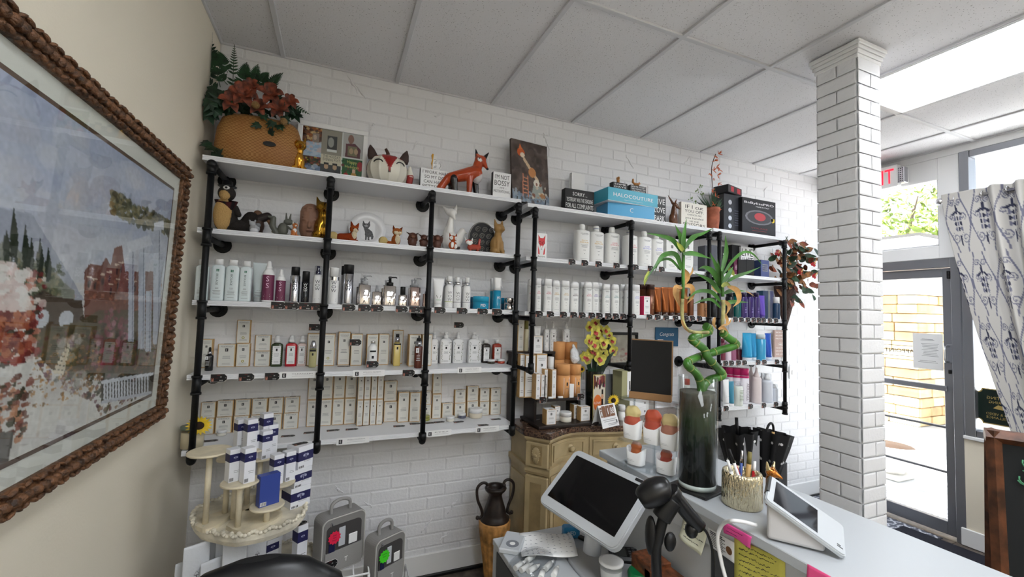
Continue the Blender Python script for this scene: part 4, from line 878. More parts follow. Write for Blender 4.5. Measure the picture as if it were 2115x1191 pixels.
mat('brown_dark',(58,32,22),.35);mat('copper',(150,84,40),.28,metal=.6);mat('brown_mid',(104,60,34),.3,metal=.4)
for i,(l,r,tp,y) in enumerate([(1320,1331,587.4,-.16),(1330,1340,587,-.16),(1338,1349.5,587.5,-.22)]):
    x,w,h=fit(l,r,tp,y,YC);t=thing('brown_bottle',f'dark brown salon bottle, {ORD[i]} of three behind the pink-sided carton','bottle',(x,y,YC),0,'dark brown salon bottles')
    MB('brown_mid').loft([(0,w*.46,w*.4,4),(h*.02,w*.5,w*.42,4),(h*.84,w*.5,w*.42,4)],n=18).build('body',t);MB('brown_dark').loft([(h*.842,w*.5,w*.42,4),(h*.98,w*.49,w*.41,4),(h,w*.46,w*.38,4)],n=18).build('cap',t);m=MB(C3(210,170,120,.5));m.text('DUAL SENSES',w*.1,h*.4,-w*.42-.0008,w*.16,h*.4,vert=True);m.build('print',t)
for i,(l,r,tp) in enumerate([(1351,1366,593),(1366,1381,592.6),(1379,1392.5,593),(1392.5,1406,594),(1405.5,1420,595)]):
    t=tube_up(f'copper brown squeeze tube, {ORD[i]} from the left',l,r,tp,-.23,YC,'copper','brown_dark',None,'copper brown squeeze tubes')
x,w,h=fit(1421.5,1431,606,-.22,YC);bottle('narrow dark brown bottle right of the copper tubes','bottle',x,-.22,YC,w,h,'brown_mid',cap_cyl('brown_dark',.3,.8,1),shoulder=(.74,.78),neck=.3)
x,w,h=fit(1444,1457.5,612.4,-.24,YC);bottle('copper serum spray bottle with a dark nozzle beside the third pipe','bottle',x,-.24,YC,w,h,C3(196,140,96,.25),lambda t,w,h,d:(MB('brown_dark').lathe([(w*.25,h*.68),(w*.25,h*.8),(w*.16,h*.84),(w*.13,h*.98),(w*.1,h)],n=12).build('nozzle',t)),name='spray_bottle',e=3,shoulder=(.62,.69),neck=.26,prt=lambda m,w,h,y:m.text('C3',0,h*.35,y,h*.14))

# ---------------------------------------------------------------- right-hand unit
def plain_box(label,l,r,tp,yf,Z,d,face,side,prt=None,name='product_box',cat='box',group=None,top=None):
    x,w,h=fit(l,r,tp,yf,Z);t=thing(name,label,cat,(x,yf+d/2,Z),0,group);MB(side).box(-w/2,w/2,-d/2,d/2,0,h,.0015).build('carton',t)
    m=MB(face).rect(-w*.49,w*.49,h*.01,h*.99,-d/2-.0004);(prt(m,w,h,-d/2-.0008) if prt else None);m.build('front_panel',t);return t
gr=C3(96,98,106,.4)
plain_box('grey slim tool box left of the two pipes',1456,1468,507,-.20,YBz,.07,gr,gr);plain_box('grey slim tool box between the two pipes',1469,1481,506,-.20,UB,.07,C3(84,86,94,.4),gr)
plain_box('black and white slim box right of the pipes',1490,1500,508,-.20,UB,.06,'black','white',lambda m,w,h,y:m.m('white').text('STYLE',0,h*.55,y,w*.4,h*.4,vert=True))
plain_box('tall black box behind the white lettered bag',1512,1530.5,506,-.10,UB,.07,'black','black')
def pr_bag(m,w,h,y):
    m.m('ink')
    for i,q in enumerate(('LIVE','JUST','WAVE')):m.text(q,0,h*(.82-.28*i),y,h*.24,w*.9)
plain_box('white box with bold black lettering behind the black boxes',1531,1556,510,-.12,UB,.08,'white','white',pr_bag)
plain_box('small maroon box beside the black boxes',1516,1524.6,534,-.24,UB,.05,C3(96,36,66,.4),C3(80,30,60,.4),lambda m,w,h,y:m.m('white').lines(0,h*.6,y,w*.5,4,h*.08,h*.02))
for i,(l,r) in enumerate([(1525,1542),(1542.4,1558)]):plain_box(['matt black cube box, left of a pair','matt black cube box, right of a pair'][i],l,r,536,-.25,UB,.07,'black',C3(30,30,33,.5),group='matt black cube boxes')
def pr_blue(m,w,h,y):
    m.m('silver').rect(-w*.32,w*.32,h*.34,h*.76,y);m.m(C3(60,66,110,.5))
    for i in range(4):
        for j in range(3):m.rect(-w*.27+i*w*.14,-w*.18+i*w*.14,h*(.39+.12*j),h*(.46+.12*j),y-.0004)
plain_box('slate blue box with a silver panel at the shelf end',1571.5,1588.4,537,-.25,UB,.13,C3(74,84,128,.4),C3(44,58,96,.4),pr_blue)
blk=C3(18,18,22,.3)
x,w,h=fit(1468,1479,614.5,-.22,UC);bottle('black bottle between the two pipes','bottle',x,-.22,UC,w,h,blk,cap_cyl(blk,.4,.8,1),shoulder=(.76,.8),neck=.4)
x,w,h=fit(1501,1512.5,604,-.22,UC);bottle('tall black bottle behind the dry bamboo leaves','bottle',x,-.22,UC,w,h,blk,cap_cyl(blk,.4,.84,1),shoulder=(.8,.84),neck=.4)
x,w,h=fit(1514,1527.5,604,-.22,UC);bottle('dark teal green bottle left of the purple bottles','bottle',x,-.22,UC,w,h,C3(16,84,82,.2),cap_cyl(C3(12,62,60,.3),.42,.84,1),shoulder=(.8,.84),neck=.42)
pur=C3(52,36,92,.2)
for i,(l,r) in enumerate([(1528,1541.5),(1542.5,1555),(1556,1567)]):
    x,w,h=fit(l,r,604,-.24,UC);bottle(f'deep purple salon bottle, {ORD[i]} of three','bottle',x,-.24,UC,w,h,pur,cap_cyl(C3(34,24,60,.3),.34,.84,1),name='salon_bottle',d=w*.7,e=3,shoulder=(.74,.84),neck=.34,group='deep purple salon bottles',prt=lambda m,w,h,y:m.m(C3(150,130,200,.4)).lines(0,h*.4,y,w*.3,4,h*.06,h*.012))
tube_up('bright purple squeeze tube lying cap down right of the purple bottles',1567.4,1579,610,-.25,UC,C3(96,70,170,.25),C3(60,44,110,.3))
plain_box('dark teal and navy carton right of the purple tube',1576,1586.5,600,-.2,UC,.06,C3(20,44,78,.4),C3(26,70,96,.4));plain_box('white and navy carton at the purple shelf end',1590.5,1598,600,-.2,UC,.06,C3(24,30,86,.4),'white')
x,w,h=fit(1598.5,1608,613.5,-.25,UC);bottle('small navy bottle with a white cap at the shelf end','bottle',x,-.25,UC,w,h,C3(26,54,84,.25),cap_cyl('white',.42,.72,1),shoulder=(.66,.72),neck=.4)
# blue tube shelf
mar=C3(110,40,58,.25);pear=C3(214,196,206,.3)
for lab,l,r,tp,b,m1,m2,k in (('maroon salon bottle beside the pipe on the blue tube shelf',1491,1500,699,744,mar,mar,.8),('pearly grey salon bottle beside the maroon one',1502,1512,704,744,pear,pear,.8),('pink salon bottle under the bamboo bend',1513,1522,710,744,C3(150,90,116,.3),pear,.3),('maroon bottle with a white cap left of the blue tubes',1524,1535.5,716,743,mar,'white',.7)):
    x,y,w,h=fit_b(l,r,tp,b,UD);bottle(lab,'bottle',x,y,UD,w,h,m1,cap_cyl(m2,.36,.82,1),shoulder=(.76,.82),neck=.36)
for lab,l,r,tp,m1,c1 in (('turquoise and silver squeeze tube, front one',1533.5,1552,687,C3(40,150,196,.25),C3(200,208,214,.3)),('turquoise and silver squeeze tube behind its twin',1551,1561.5,688,C3(40,140,190,.25),C3(200,208,214,.3)),('royal blue squeeze tube near the sign',1579.5,1592.6,688,C3(40,84,176,.25),C3(190,198,214,.3))):tube_up(lab,l,r,tp,-.22,UD,m1,c1)
x,w,h=fit(1563,1577.5,690,-.22,UD);bottle('turquoise bottle with a pale cap between the blue tubes','bottle',x,-.22,UD,w,h,C3(56,150,190,.25),cap_cyl(C3(196,206,206,.4),.44,.82,1),shoulder=(.8,.82),neck=.44)
t=thing('word_sign','pinkish brown wooden word sign leaning on the wall','sign',(xat(1609,-.03,UD+.12),-.035,UD));MB(C3(176,150,140,.7)).box(-.075,.075,-.008,.008,0,.235,.002).build('board',t);m=MB('white')
for i,q in enumerate(('WE BELIEVE','IN LOVE AT','FIRST SIGHT','','','WE ARE FAMILY','WE LIVE HERE','WE LOVE')):
    if q:m.text(q,0,.215-.027*i,-.0085,.011,.12)
for a in range(9):m.tube([(0,-.0088,.108),(.035*math.cos(a*.7),-.0088,.112+.02*math.sin(a*.7))],.001,4)
m.build('lettering',t)
t=thing('fox_card','small white and pink fox face card behind the maroon bottles','card',(xat(1515,-.06,UD+.1),-.06,UD));m=MB('white').slab([(-.03,0),(.03,0),(.045,.1),(.04,.165),(.02,.14),(-.02,.14),(-.04,.165),(-.045,.1)],0,.003);m.build('card',t);MB(C3(226,186,176,.6)).slab([(-.02,.06),(.0,.03),(.02,.06),(.03,.12),(0,.13),(-.03,.12)],-.001,0).build('face',t)
# magenta can shelf
mag=C3(196,34,104,.35);cw=C3(222,218,224,.35)
for i,(l,r) in enumerate([(1491,1500.5),(1501.5,1511),(1512,1527.5),(1528.5,1543)]):
    x,w,h=fit(l,r,757+i,(-.09,-.15,-.16,-.2)[i],UE);y=(-.09,-.15,-.16,-.2)[i]
    t=bottle(f'tall white aerosol can with a magenta top, {ORD[i]} from left','aerosol can',x,y,UE,w,h,cw,cap_cyl(mag,.49,.80,1,.96),name='aerosol_can',shoulder=(.78,.80),neck=.48,group='magenta topped aerosol cans',prt=lambda m,w,h,y:m.m(C3(150,140,150,.5)).text('AEROGEL',0,h*.34,y,w*.34,h*.5,vert=True));wrap(t,mag,w*.505,h*.73,h*.79,part='band')
def pr_zebra(m,w,h,y):
    for i in range(8):m.m('ink').slab([(-w*.32,h*(.36+.06*i)),(w*.1,h*(.40+.06*i)),(w*.32,h*(.36+.06*i)),(w*.1,h*(.425+.06*i))],y,y+.0002)
tube_up('white tube with black zebra swirls',1493,1505,783.4,-.26,UE,'white','white',pr_zebra);tube_up('white tube with a teal panel',1505,1515.5,787,-.26,UE,C3(60,134,160,.3),'white')
x,w,h=fit(1516,1530.5,787.6,-.25,UE);bottle('short white can with green print','aerosol can',x,-.25,UE,w,h,C3(218,222,214,.35),cap_cyl('clear_plastic',.46,.84,1),name='aerosol_can',shoulder=(.78,.83),neck=.4,prt=lambda m,w,h,y:m.m(C3(120,140,110,.5)).lines(0,h*.65,y,w*.6,8,h*.06,h*.02))
bei=C3(214,202,200,.4)
for i,(l,r,tp,y) in enumerate([(1545.5,1557,757,-.16),(1555.8,1569,759,-.22)]):
    x,w,h=fit(l,r,tp,y,UE);bottle(['beige bottle with a long pointed nozzle, rear one','beige bottle with a long pointed nozzle, front one'][i],'bottle',x,y,UE,w,h,bei,lambda t,w,h,d:MB(bei).lathe([(w*.36,h*.74),(w*.3,h*.78),(w*.14,h*.9),(w*.1,h)],n=14).build('nozzle',t),name='nozzle_bottle',shoulder=(.68,.75),neck=.34,group='beige nozzle bottles')
for lab,l,r,tp,y in (('grey white spray bottle right of the beige ones, rear one',1569.5,1580,770,-.15),('grey white spray bottle right of the beige ones, front one',1577,1591,771,-.22),('small clear grey bottle at the magenta can shelf end',1593.5,1604,792.7,-.2)):
    x,w,h=fit(l,r,tp,y,UE);bottle(lab,'bottle',x,y,UE,w,h,C3(206,210,218,.3),cap_spray('white',True),shoulder=(.7,.78),neck=.3)

# ================================================================ DECOR ON THE SHELVES
def arc(pts,n=10):
    """smooth curve through points (Catmull-Rom)"""
    P=[Vector(p) for p in pts];P=[P[0]*2-P[1]]+P+[P[-1]*2-P[-2]];o=[]
    for i in range(1,len(P)-2):
        for k in range(n):
            t=k/n;a,b,c,d=P[i-1],P[i],P[i+1],P[i+2]
            o.append(.5*((2*b)+(c-a)*t+(2*a-5*b+4*c-d)*t*t+(3*b-a-3*c+d)*t**3))
    o.append(P[-2]);return o
def blade(mb,pts,W,toward=(-.3,-1,.3),n=5,prof=None,fold=.25):
    """leaf blade along a curve: two strips folded on the midrib"""
    C=arc(pts,n) if len(pts) > 2 else [Vector(pts[0]).lerp(Vector(pts[1]),i/8) for i in range(9)];N=len(C);v=[];f=[];tw=Vector(toward)
    for i,p in enumerate(C):
        t=(C[min(i+1,N-1)]-C[max(i-1,0)]).normalized();s=t.cross(tw);s=s.normalized() if s.length > 1e-4 else t.orthogonal().normalized();nn=s.cross(t).normalized()
        u=i/(N-1);w=W*(prof(u) if prof else max(.02,math.sin(PI*min(1,u*.9+.1)**.8)))*.5
        v += [tuple(p-s*w+nn*w*fold),tuple(p),tuple(p+s*w+nn*w*fold)]
    for i in range(N-1):a=i*3;f += [(a,a+1,a+4,a+3),(a+1,a+2,a+5,a+4)]
    return mb.add(v,f,True)
def lobed(mb,c,up,nrm,s):
    """ivy leaf: five-lobed flat blade with a raised midrib"""
    up=Vector(up).normalized();nrm=Vector(nrm).normalized();r=up.cross(nrm).normalized();c=Vector(c)
    L=[(0,-.35),(.28,-.42),(.5,-.12),(.34,.02),(.42,.38),(.17,.28),(0,.75),(-.17,.28),(-.42,.38),(-.34,.02),(-.5,-.12),(-.28,-.42)]
    v=[tuple(c+nrm*s*.06)]+[tuple(c+r*x*s+up*y*s-nrm*s*.08*abs(x)) for x,y in L];n=len(L)
    return mb.add(v,[(0,1+i,1+(i+1) % n) for i in range(n)],False)
def frond(mb,base,tip,W,n=13,sag=.1,nrm=(0,-1,.25)):
    b,t=Vector(base),Vector(tip);m_=(b+t)/2+Vector((0,0,(t-b).length*sag));C=arc([b,m_,t],8);nv=Vector(nrm).normalized();mb.tube(C,.0016,5)
    for i in range(n):
        u=.18+.8*i/(n-1);p=C[min(int(u*(len(C)-1)),len(C)-2)];d=(C[min(int(u*(len(C)-1))+1,len(C)-1)]-p).normalized();s=d.cross(nv).normalized();w=W*(1-u)**.75*.62+.004
        for q in (-1,1):blade(mb,[p,p+(s*q+d*.55).normalized()*w],w*.42,nv,fold=.1)
    return mb
mat('fern',(34,64,38),.6,noise=.35,nscale=30);mat('ivy',(24,52,32),.5,noise=.35,nscale=25);mat('rust',(120,58,38),.6,noise=.45,nscale=40);mat('autumn',(120,78,40),.6,noise=.45,nscale=35);mat('stem_brown',(70,48,32),.8);mat('bead_gold',(150,116,70),.4,bump=1,bscale=200)
mat('wicker',(196,138,66),.6);mat('bamboo_leaf',(66,118,44),.45,noise=.25,nscale=12);mat('leaf_yellow',(158,168,74),.5,noise=.3,nscale=20);mat('dry_leaf',(190,146,90),.7,noise=.3,nscale=18);mat('bamboo',(62,112,40),.3,noise=.25,nscale=20)
def weave(m):
    n=m.node_tree.nodes;l=m.node_tree.links;b=n['Principled BSDF'];tc=n.new('ShaderNodeTexCoord');mp=n.new('ShaderNodeMapping');mp.inputs['Scale'].default_value=(60,60,85);ck=n.new('ShaderNodeTexChecker');ck.inputs['Scale'].default_value=1.6;no=n.new('ShaderNodeTexNoise');no.inputs['Scale'].default_value=9
    ck.inputs[1].default_value=(*lin((190,146,84)),1);ck.inputs[2].default_value=(*lin((146,104,54)),1);mxx=n.new('ShaderNodeMix');mxx.data_type='RGBA';mxx.inputs[7].default_value=(*lin((140,86,42)),1);bp=n.new('ShaderNodeBump');bp.inputs['Strength'].default_value=.6;bp.inputs['Distance'].default_value=.004
    l.new(tc.outputs['Object'],mp.inputs['Vector']);l.new(mp.outputs[0],ck.inputs['Vector']);l.new(tc.outputs['Object'],no.inputs['Vector']);l.new(no.outputs['Fac'],mxx.inputs[0]);l.new(ck.outputs['Color'],mxx.inputs[6]);l.new(mxx.outputs[2],b.inputs['Base Color']);l.new(ck.outputs['Fac'],bp.inputs['Height']);l.new(bp.outputs['Normal'],b.inputs['Normal'])
weave(_M['wicker'])
# --- basket arrangement in the corner
bx,by=.235,-.15
t=thing('basket_arrangement','woven basket of ferns, ivy and rust lilies in the top shelf corner','flower basket',(bx,by,ZA));Pp=lambda px,py,y=by:tuple(at(px,py,y=y)-np.array((bx,by,ZA)))
hb=zat(505,246,by)-ZA
MB('wicker').loft([(0,.17,.085,3),(.02,.185,.1,3),(hb*.35,.192,.112,2.8),(hb*.7,.186,.104,2.6),(hb*.92,.168,.085,2.6),(hb,.15,.07,2.5)],n=36).build('basket',t)
m=MB('black');m.slab([(.055+.028*math.cos(a),hb*.42+.012*math.sin(a)) for a in np.linspace(0,6.28,16)[:-1]],-.117,-.105);m.build('handle_hole',t)
m=MB(C3(150,84,36,.7));m.loft([(0,.0,.0,2),(.001,.15,.075,2.3),(.002,.15,.075,2.3)],c=(0,0,hb*.92),n=24);m.build('filling',t)
for (a,b,w) in [((455,180),(419,62),.085),((480,190),(484,92),.05),((520,190),(533,132),.07),((560,215),(640,236),.07),((470,175),(402,118),.06),((470,150),(450,105),.06),((530,180),(556,150),.07),((500,185),(510,128),.08),((545,195),(585,150),.07),((430,190),(384,190),.06),((460,160),(432,95),.07),((455,140),(412,92),.06),((450,190),(400,150),.06),((580,215),(612,205),.05)]:
    frond(MB('fern'),Pp(*a),Pp(*b,y=by-.02),w).build('fern_frond',t)
r=random.Random(11)
for (px,py,s,yy) in [(r.uniform(425,610),r.uniform(196,236),r.uniform(.05,.08),r.uniform(-.24,-.12)) for _ in range(34)]+[(392,210,.085,-.19),(382,208,.06,-.16),(405,232,.08,-.22),(418,195,.075,-.2),(440,190,.08,-.22),(455,205,.07,-.24),(432,215,.07,-.25),(437,305,.085,-.26),(448,320,.06,-.27),(425,295,.05,-.25),(530,258,.045,-.27),(560,255,.05,-.27),(578,262,.05,-.27),(545,240,.05,-.26),(590,245,.05,-.26),(470,215,.06,-.25),(560,272,.04,-.27)]:
    p=list(Pp(px,py,yy));p[0]=max(p[0],.03-bx);lobed(MB('ivy'),p,(r.uniform(-.5,.5),-.2,r.uniform(-1,.4)),(r.uniform(-.4,.4),-1,.35),s).build('ivy_leaf',t)
def lily(t,c,s,mt,seed,k=6):
    r=random.Random(seed);c=Vector(c)
    for i in range(k):
        a=2*PI*i/k+r.uniform(-.2,.2);d=Vector((math.cos(a),-.35,math.sin(a))).normalized();blade(MB(mt),[c,c+d*s*.6+Vector((0,-.02*s*8,0)),c+d*s+Vector((0,0,-.15*s))],s*.62,(0,-1,.2),fold=.3).build('petal',t)
for k,(px,py,s) in enumerate([(480,210,.06),(505,195,.07),(560,195,.065),(575,225,.055),(520,178,.045),(600,210,.045),(535,222,.05)]):lily(t,Pp(px,py,-.24),s,'rust',k)
for px,py in ((528,217),(586,251)):MB('bead_gold').ell(Pp(px,py,-.27),.018).build('bauble',t)
for o in t.children:# nothing pokes into the wall
    for q in o.data.vertices:q.co.x=max(q.co.x,.006-bx)
# --- fox figurines
OR,CRM,BRN,BLK,WHT=(176,84,40),(236,220,188),(92,56,40),(24,22,22),(236,234,230)
def sit(c,belly=None,tip=None,ear=None,feet=None,k=1.0,tail=1):
    belly=belly or c;tip=tip or c;ear=ear or c;feet=feet or c
    b=[('e',(0,.03,.27),(.17,.19,.27),c),('e',(0,-.05,.36),(.12,.12,.2),belly),('k',(0,0,.45),(0,-.06,.66),.1,.1,c),('e',(0,-.08,.72),(.16,.14,.13),c),('k',(0,-.16,.69),(0,-.27,.66),.075,.03,belly),('e',(0,-.29,.665),(.025,.025,.02),BLK if belly != c else c),
         ('k',(.1,-.05,.8),(.14,-.03,.97),.06,.012,ear),('k',(-.1,-.05,.8),(-.14,-.03,.97),.06,.012,ear)]
    for s in (-1,1):b += [('k',(s*.07,-.12,.34),(s*.075,-.15,.04),.05,.045,c),('e',(s*.075,-.18,.03),(.045,.07,.03),feet),('e',(s*.14,-.02,.1),(.07,.14,.1),c)]
    if tail:b += [('k',(tail*.1,.14,.08),(tail*.27,.04,.09),.06,.085,c),('k',(tail*.27,.04,.09),(tail*.36,-.08,.09),.08,.04,tip)]
    return b
def place_fig(label,cat,blobs,l,r,tp,y,Z,rz=0,material='fig',name='fox_figurine',vox=.013,part='body',hs=1.0,group=None):
    zt=zat((l+r)/2,tp,y);x=xat((l+r)/2,y,(Z+zt)/2);h=(zt-Z)*hs;t=thing(name,label,cat,(x,y,Z),rz,group);fig_obj(fig(blobs,h,vox,material),part,t);return t,h
def eyes(t,h,dx,y,z,r=.02,mt='ink'):
    for s in (-1,1):MB(mt).ell((s*dx*h,y*h,z*h),r*h,8,6).build('eye',t)
GD=(205,150,58)
place_fig('shiny gold fox figurine beside the white photo frame','figurine',sit(GD),598,636,280,-.19,ZA,.3,'fig_metal')
# collage frame
xl,xr=xat(611,-.05,ZA+.1),xat(757,-.05,ZA+.1);zt=zat(684,260,-.05);w,h=xr-xl,zt-ZA
t=thing('collage_frame','white photo collage frame with holiday cards behind the gold fox','picture frame',((xl+xr)/2,-.05,ZA));f=MB('white');b=.026
for x0,x1,z0,z1 in ((-w/2,w/2,h-b,h),(-w/2,w/2,0,b),(-w/2,-w/2+b,b,h-b),(w/2-b,w/2,b,h-b)):f.box(x0,x1,-.012,.012,z0,z1,.002)
f.build('frame',t);img=Img(150,100,(150,142,132));rg=np.random.default_rng(8)
img.rect(0,0,.31,.5,(96,52,34)).dabs(60,0,0,.31,.3,.03,[(120,70,40),(170,90,40),(60,34,24),(226,190,130)],rg).rect(.16,.12,.27,.34,(150,132,124)).ell(.2,.2,.03,.05,(206,178,160)).rect(.0,.3,.31,.58,(190,206,228)).dabs(50,0,.3,.31,.58,.035,[(160,186,220),(206,216,232),(226,196,200)],rg)
img.rect(0,.58,.31,.76,(90,60,48)).dabs(60,0,.58,.31,.78,.02,[(40,70,40),(160,60,50),(220,190,90),(40,40,36)],rg).rect(0,.76,.31,1,(120,140,176)).dabs(50,0,.76,.31,1,.035,[(150,170,206),(90,110,150),(206,214,224)],rg)
img.rect(.31,0,.64,.5,(158,150,138)).rect(.40,.12,.56,.42,(60,60,62)).ell(.46,.25,.05,.1,(170,168,164)).rect(.40,.39,.56,.44,(236,236,236)).rect(.31,.5,.64,.70,(226,216,196)).rect(.31,.70,.64,1,(54,58,64))
for c_ in (.40,.54):img.ell(c_,.74,.035,.05,(206,170,140)).rect(c_-.04,.66,c_+.04,.70,(30,30,32)).poly([(c_-.07,1),(c_-.05,.82),(c_+.05,.82),(c_+.07,1)],(34,36,44))
img.rect(.64,0,.66,1,(236,236,236)).rect(.66,0,1,.5,(196,192,192)).ell(.79,.12,.05,.09,(150,110,96)).poly([(.7,.5),(.71,.22),(.86,.2),(.96,.3),(.95,.5)],(96,50,60)).rect(.74,.26,.9,.46,(126,118,90)).ell(.8,.36,.035,.06,(190,160,130)).ell(.88,.36,.035,.06,(190,160,130)).rect(.66,.49,1,.52,(236,236,236)).rect(.66,.52,1,1,(30,92,44)).dabs(40,.66,.52,1,.95,.025,[(40,120,60),(20,70,36),(120,40,40)],rg).ell(.96,.65,.05,.1,(170,30,44)).ell(.73,.9,.05,.09,(190,50,50)).ell(.86,.88,.05,.1,(196,150,70)).ell(.86,.76,.03,.045,(226,190,160))
m=MB('print_gloss').image(img.a,-w/2+b,w/2-b,b,h-b,-.004);m.m(C3(40,40,40,.5)).text('THE HOLIDAY',-.006*w/.4,h*.47,-.0046,h*.045,w*.24).text('EVENING POST',-.006*w/.4,h*.415,-.0046,h*.045,w*.24);m.m(C3(226,220,120,.5)).text('Happy',w*.28,h*.42,-.0046,h*.07,w*.14).text('Holidays',w*.28,h*.34,-.0046,h*.06,w*.2);m.build('prints',t)
MB('pane').box(-w/2+b,w/2-b,-.0075,-.0068,b,h-b).build('pane',t);MB('black').box(-w/2+.004,w/2-.004,.004,.013,.004,h-.004).build('backing',t)
# fox pumpkin
x,w,hh=fit(757,843,321,-.15,ZA);t=thing('fox_pumpkin','white ceramic pumpkin painted with a smiling red fox face','pumpkin',(x,-.15,ZA));n,k=144,64;v=[];cols=[]
RD,WT,BK=np.array(lin((150,36,34))),np.array(lin((226,222,208))),np.array(lin((40,30,28)))
for j in range(k+1):
    a=-PI/2+PI*j/k
    for i in range(n):
        th=2*PI*i/n;lob=1-.075*abs(math.sin(th*6))**.6 if True else 1;rr=(max(0,math.cos(a))**.75)*w/2*(.93+.07*lob if j < 2 else lob);z=hh*.5+hh*.5*math.sin(a)*(.96 if a > 0 else 1);X=rr*math.cos(th);Y=rr*math.sin(th)*.92;v.append((X,Y,z))
        u,q=X/(w/2),z/hh;front=Y < 0;red=q > .90-.16*max(0,abs(u)-.25) or (front and q > .34 and abs(u) < .03+.34*((q-.34)/.5)**1.6) or (not front and q > .45)
        cols.append(RD if red else (BK if front and abs(u) < .05 and .33 < q < .42 else WT))
m=MB('fig_gloss');m.add(v,[(j*n+i,j*n+(i+1) % n,(j+1)*n+(i+1) % n,(j+1)*n+i) for j in range(k) for i in range(n)],True,np.array(cols));m.build('body',t)
for s in (-1,1):m=MB(C3(62,46,42,.6));m.loft([(0,.026,.012,2),(.02,.027,.012,2),(.05,.018,.009,2),(.075,.004,.004,2)],n=12);o=m.build('ear',t);o.location=(s*w*.36,-.01,hh*.82);o.rotation_euler=(0,s*.25,0)
MB(C3(70,46,36,.7)).tube([(0,0,hh*.95),(-.004,0,hh*1.08),(-.016,0,hh*1.2)],[.014,.01,.008],8).build('stem',t)
for s in (-1,1):MB('black').tube([(s*w*(.26+.10*math.cos(q)),-math.sqrt(max(0,1-((.26+.10*math.cos(q))/.5)**2))*w*.46*.93,hh*(.60+.09*math.sin(q))) for q in np.linspace(.2,PI-.2,9)],.0032,6).build('eye',t)
m=MB('fig_gloss');fm=fig([('k',(.0,0,0.05),(.05,0,.5),.1,.13,(150,36,34)),('k',(.05,0,.5),(.02,0,.85),.13,.06,(232,228,216))],hh*.85,.02);o=fig_obj(fm,'tail',t);o.location=(w*.52,0,0)
# block signs
def block_sign(label,l,r,tp,y,Z,rows,face='white',edge='black',ink='ink',d=.035,side_px=0,rz=0,hk=1.0):
    x,w,h=fit(l,r,tp,y,Z);h *= hk;t=thing('block_sign',label,'sign',(x,y+d/2,Z),rz);MB(edge).box(-w/2,w/2,-d/2,d/2,0,h,.001).build('block',t)
    m=MB(face).rect(-w*.495,w*.495,h*.005,h*.995,-d/2-.0004);m.m(ink)
    for q,zc,hz,wz in rows:m.text(q,0,h*zc,-d/2-.0009,h*hz,w*wz)
    m.build('lettering',t);return t,x,w,h
t,x,w,h=block_sign('white block sign about working hard for a dog',868,932,350,-.16,ZA,[('I WORK HARD',.86,.13,.86),('SO MY DOG',.66,.13,.74),('CAN HAVE A',.46,.13,.78),('BETTER LIFE',.26,.13,.84)])
m=MB('white').slab([(-.018,0),(.022,0),(.032,.012),(.034,.04),(.022,.055),(.02,.035),(.008,.05),(.006,.072),(.011,.088),(.002,.08),(-.008,.082),(-.014,.09),(-.014,.06),(-.018,.04)],-.006,.006)
m.m('ink')
for i in range(7):m.tube([(-.012+.004*(i % 3),-.0065,.012+.008*i),(.004+.003*(i % 2),-.0065,.016+.008*i)],.0009,4)
m.tube([(.024,-.0065,.012),(.03,-.0065,.03),(.024,-.0065,.048)],.0009,4)
t=thing('fox_cutout','white and black patterned fox cut-out with gold edge standing on the dog sign','figurine',(x-.004,-.145,ZA+h+.0005));m.build('body',t);MB('gold').slab([(-.018,0),(-.018,.04),(-.014,.09),(-.02,.094),(-.026,.085),(-.02,.06),(-.026,.04),(-.02,.02),(-.024,0)],-.008,.008).build('edge',t)
# standing red fox
RF,DK,GRY=(176,70,36),(30,26,26),(196,190,188)
bl=[('k',(-.38,0,.34),(.1,0,.5),.10,.15,RF),('e',(.14,-.02,.46),(.11,.1,.17),GRY),('k',(.12,0,.52),(.17,0,.76),.11,.085,RF),('e',(.2,-.01,.78),(.12,.1,.09),RF),('k',(.2,-.05,.78),(.1,-.09,.84),.06,.03,RF),('k',(.24,-.04,.74),(.31,-.1,.60),.07,.025,RF),('e',(.32,-.105,.585),(.03,.03,.025),DK),('e',(.17,-.09,.77),(.05,.02,.05),WHT),
      ('k',(.14,.02,.84),(.10,.02,1.0),.05,.01,DK),('k',(.29,.02,.84),(.38,.02,.97),.05,.01,DK),('k',(-.02,-.07,.4),(-.03,-.07,.02),.07,.045,RF),('k',(.12,.04,.36),(.16,.04,.02),.07,.05,DK),('k',(-.34,-.05,.32),(-.30,-.05,.02),.08,.05,DK),('k',(-.36,.06,.3),(-.38,.06,.02),.07,.045,DK),('k',(-.44,.0,.34),(-.56,.03,.12),.06,.08,RF)]
t,h=place_fig('red fox statue with black legs looking back over the shelf','figurine',bl,928,1014,304,-.17,ZA,0,'fig_gloss')
MB('ink').ell((.15*h,-.115*h,.775*h),.014*h,8,6).build('eye',t)
block_sign('white block sign reading not bossy, motivational',1018,1055,356,-.16,ZA,[("I'M NOT",.84,.15,.8),('BOSSY',.64,.17,.84),("- I'M -",.48,.06,.5),('MOTIVATIONAL',.36,.09,.9)])
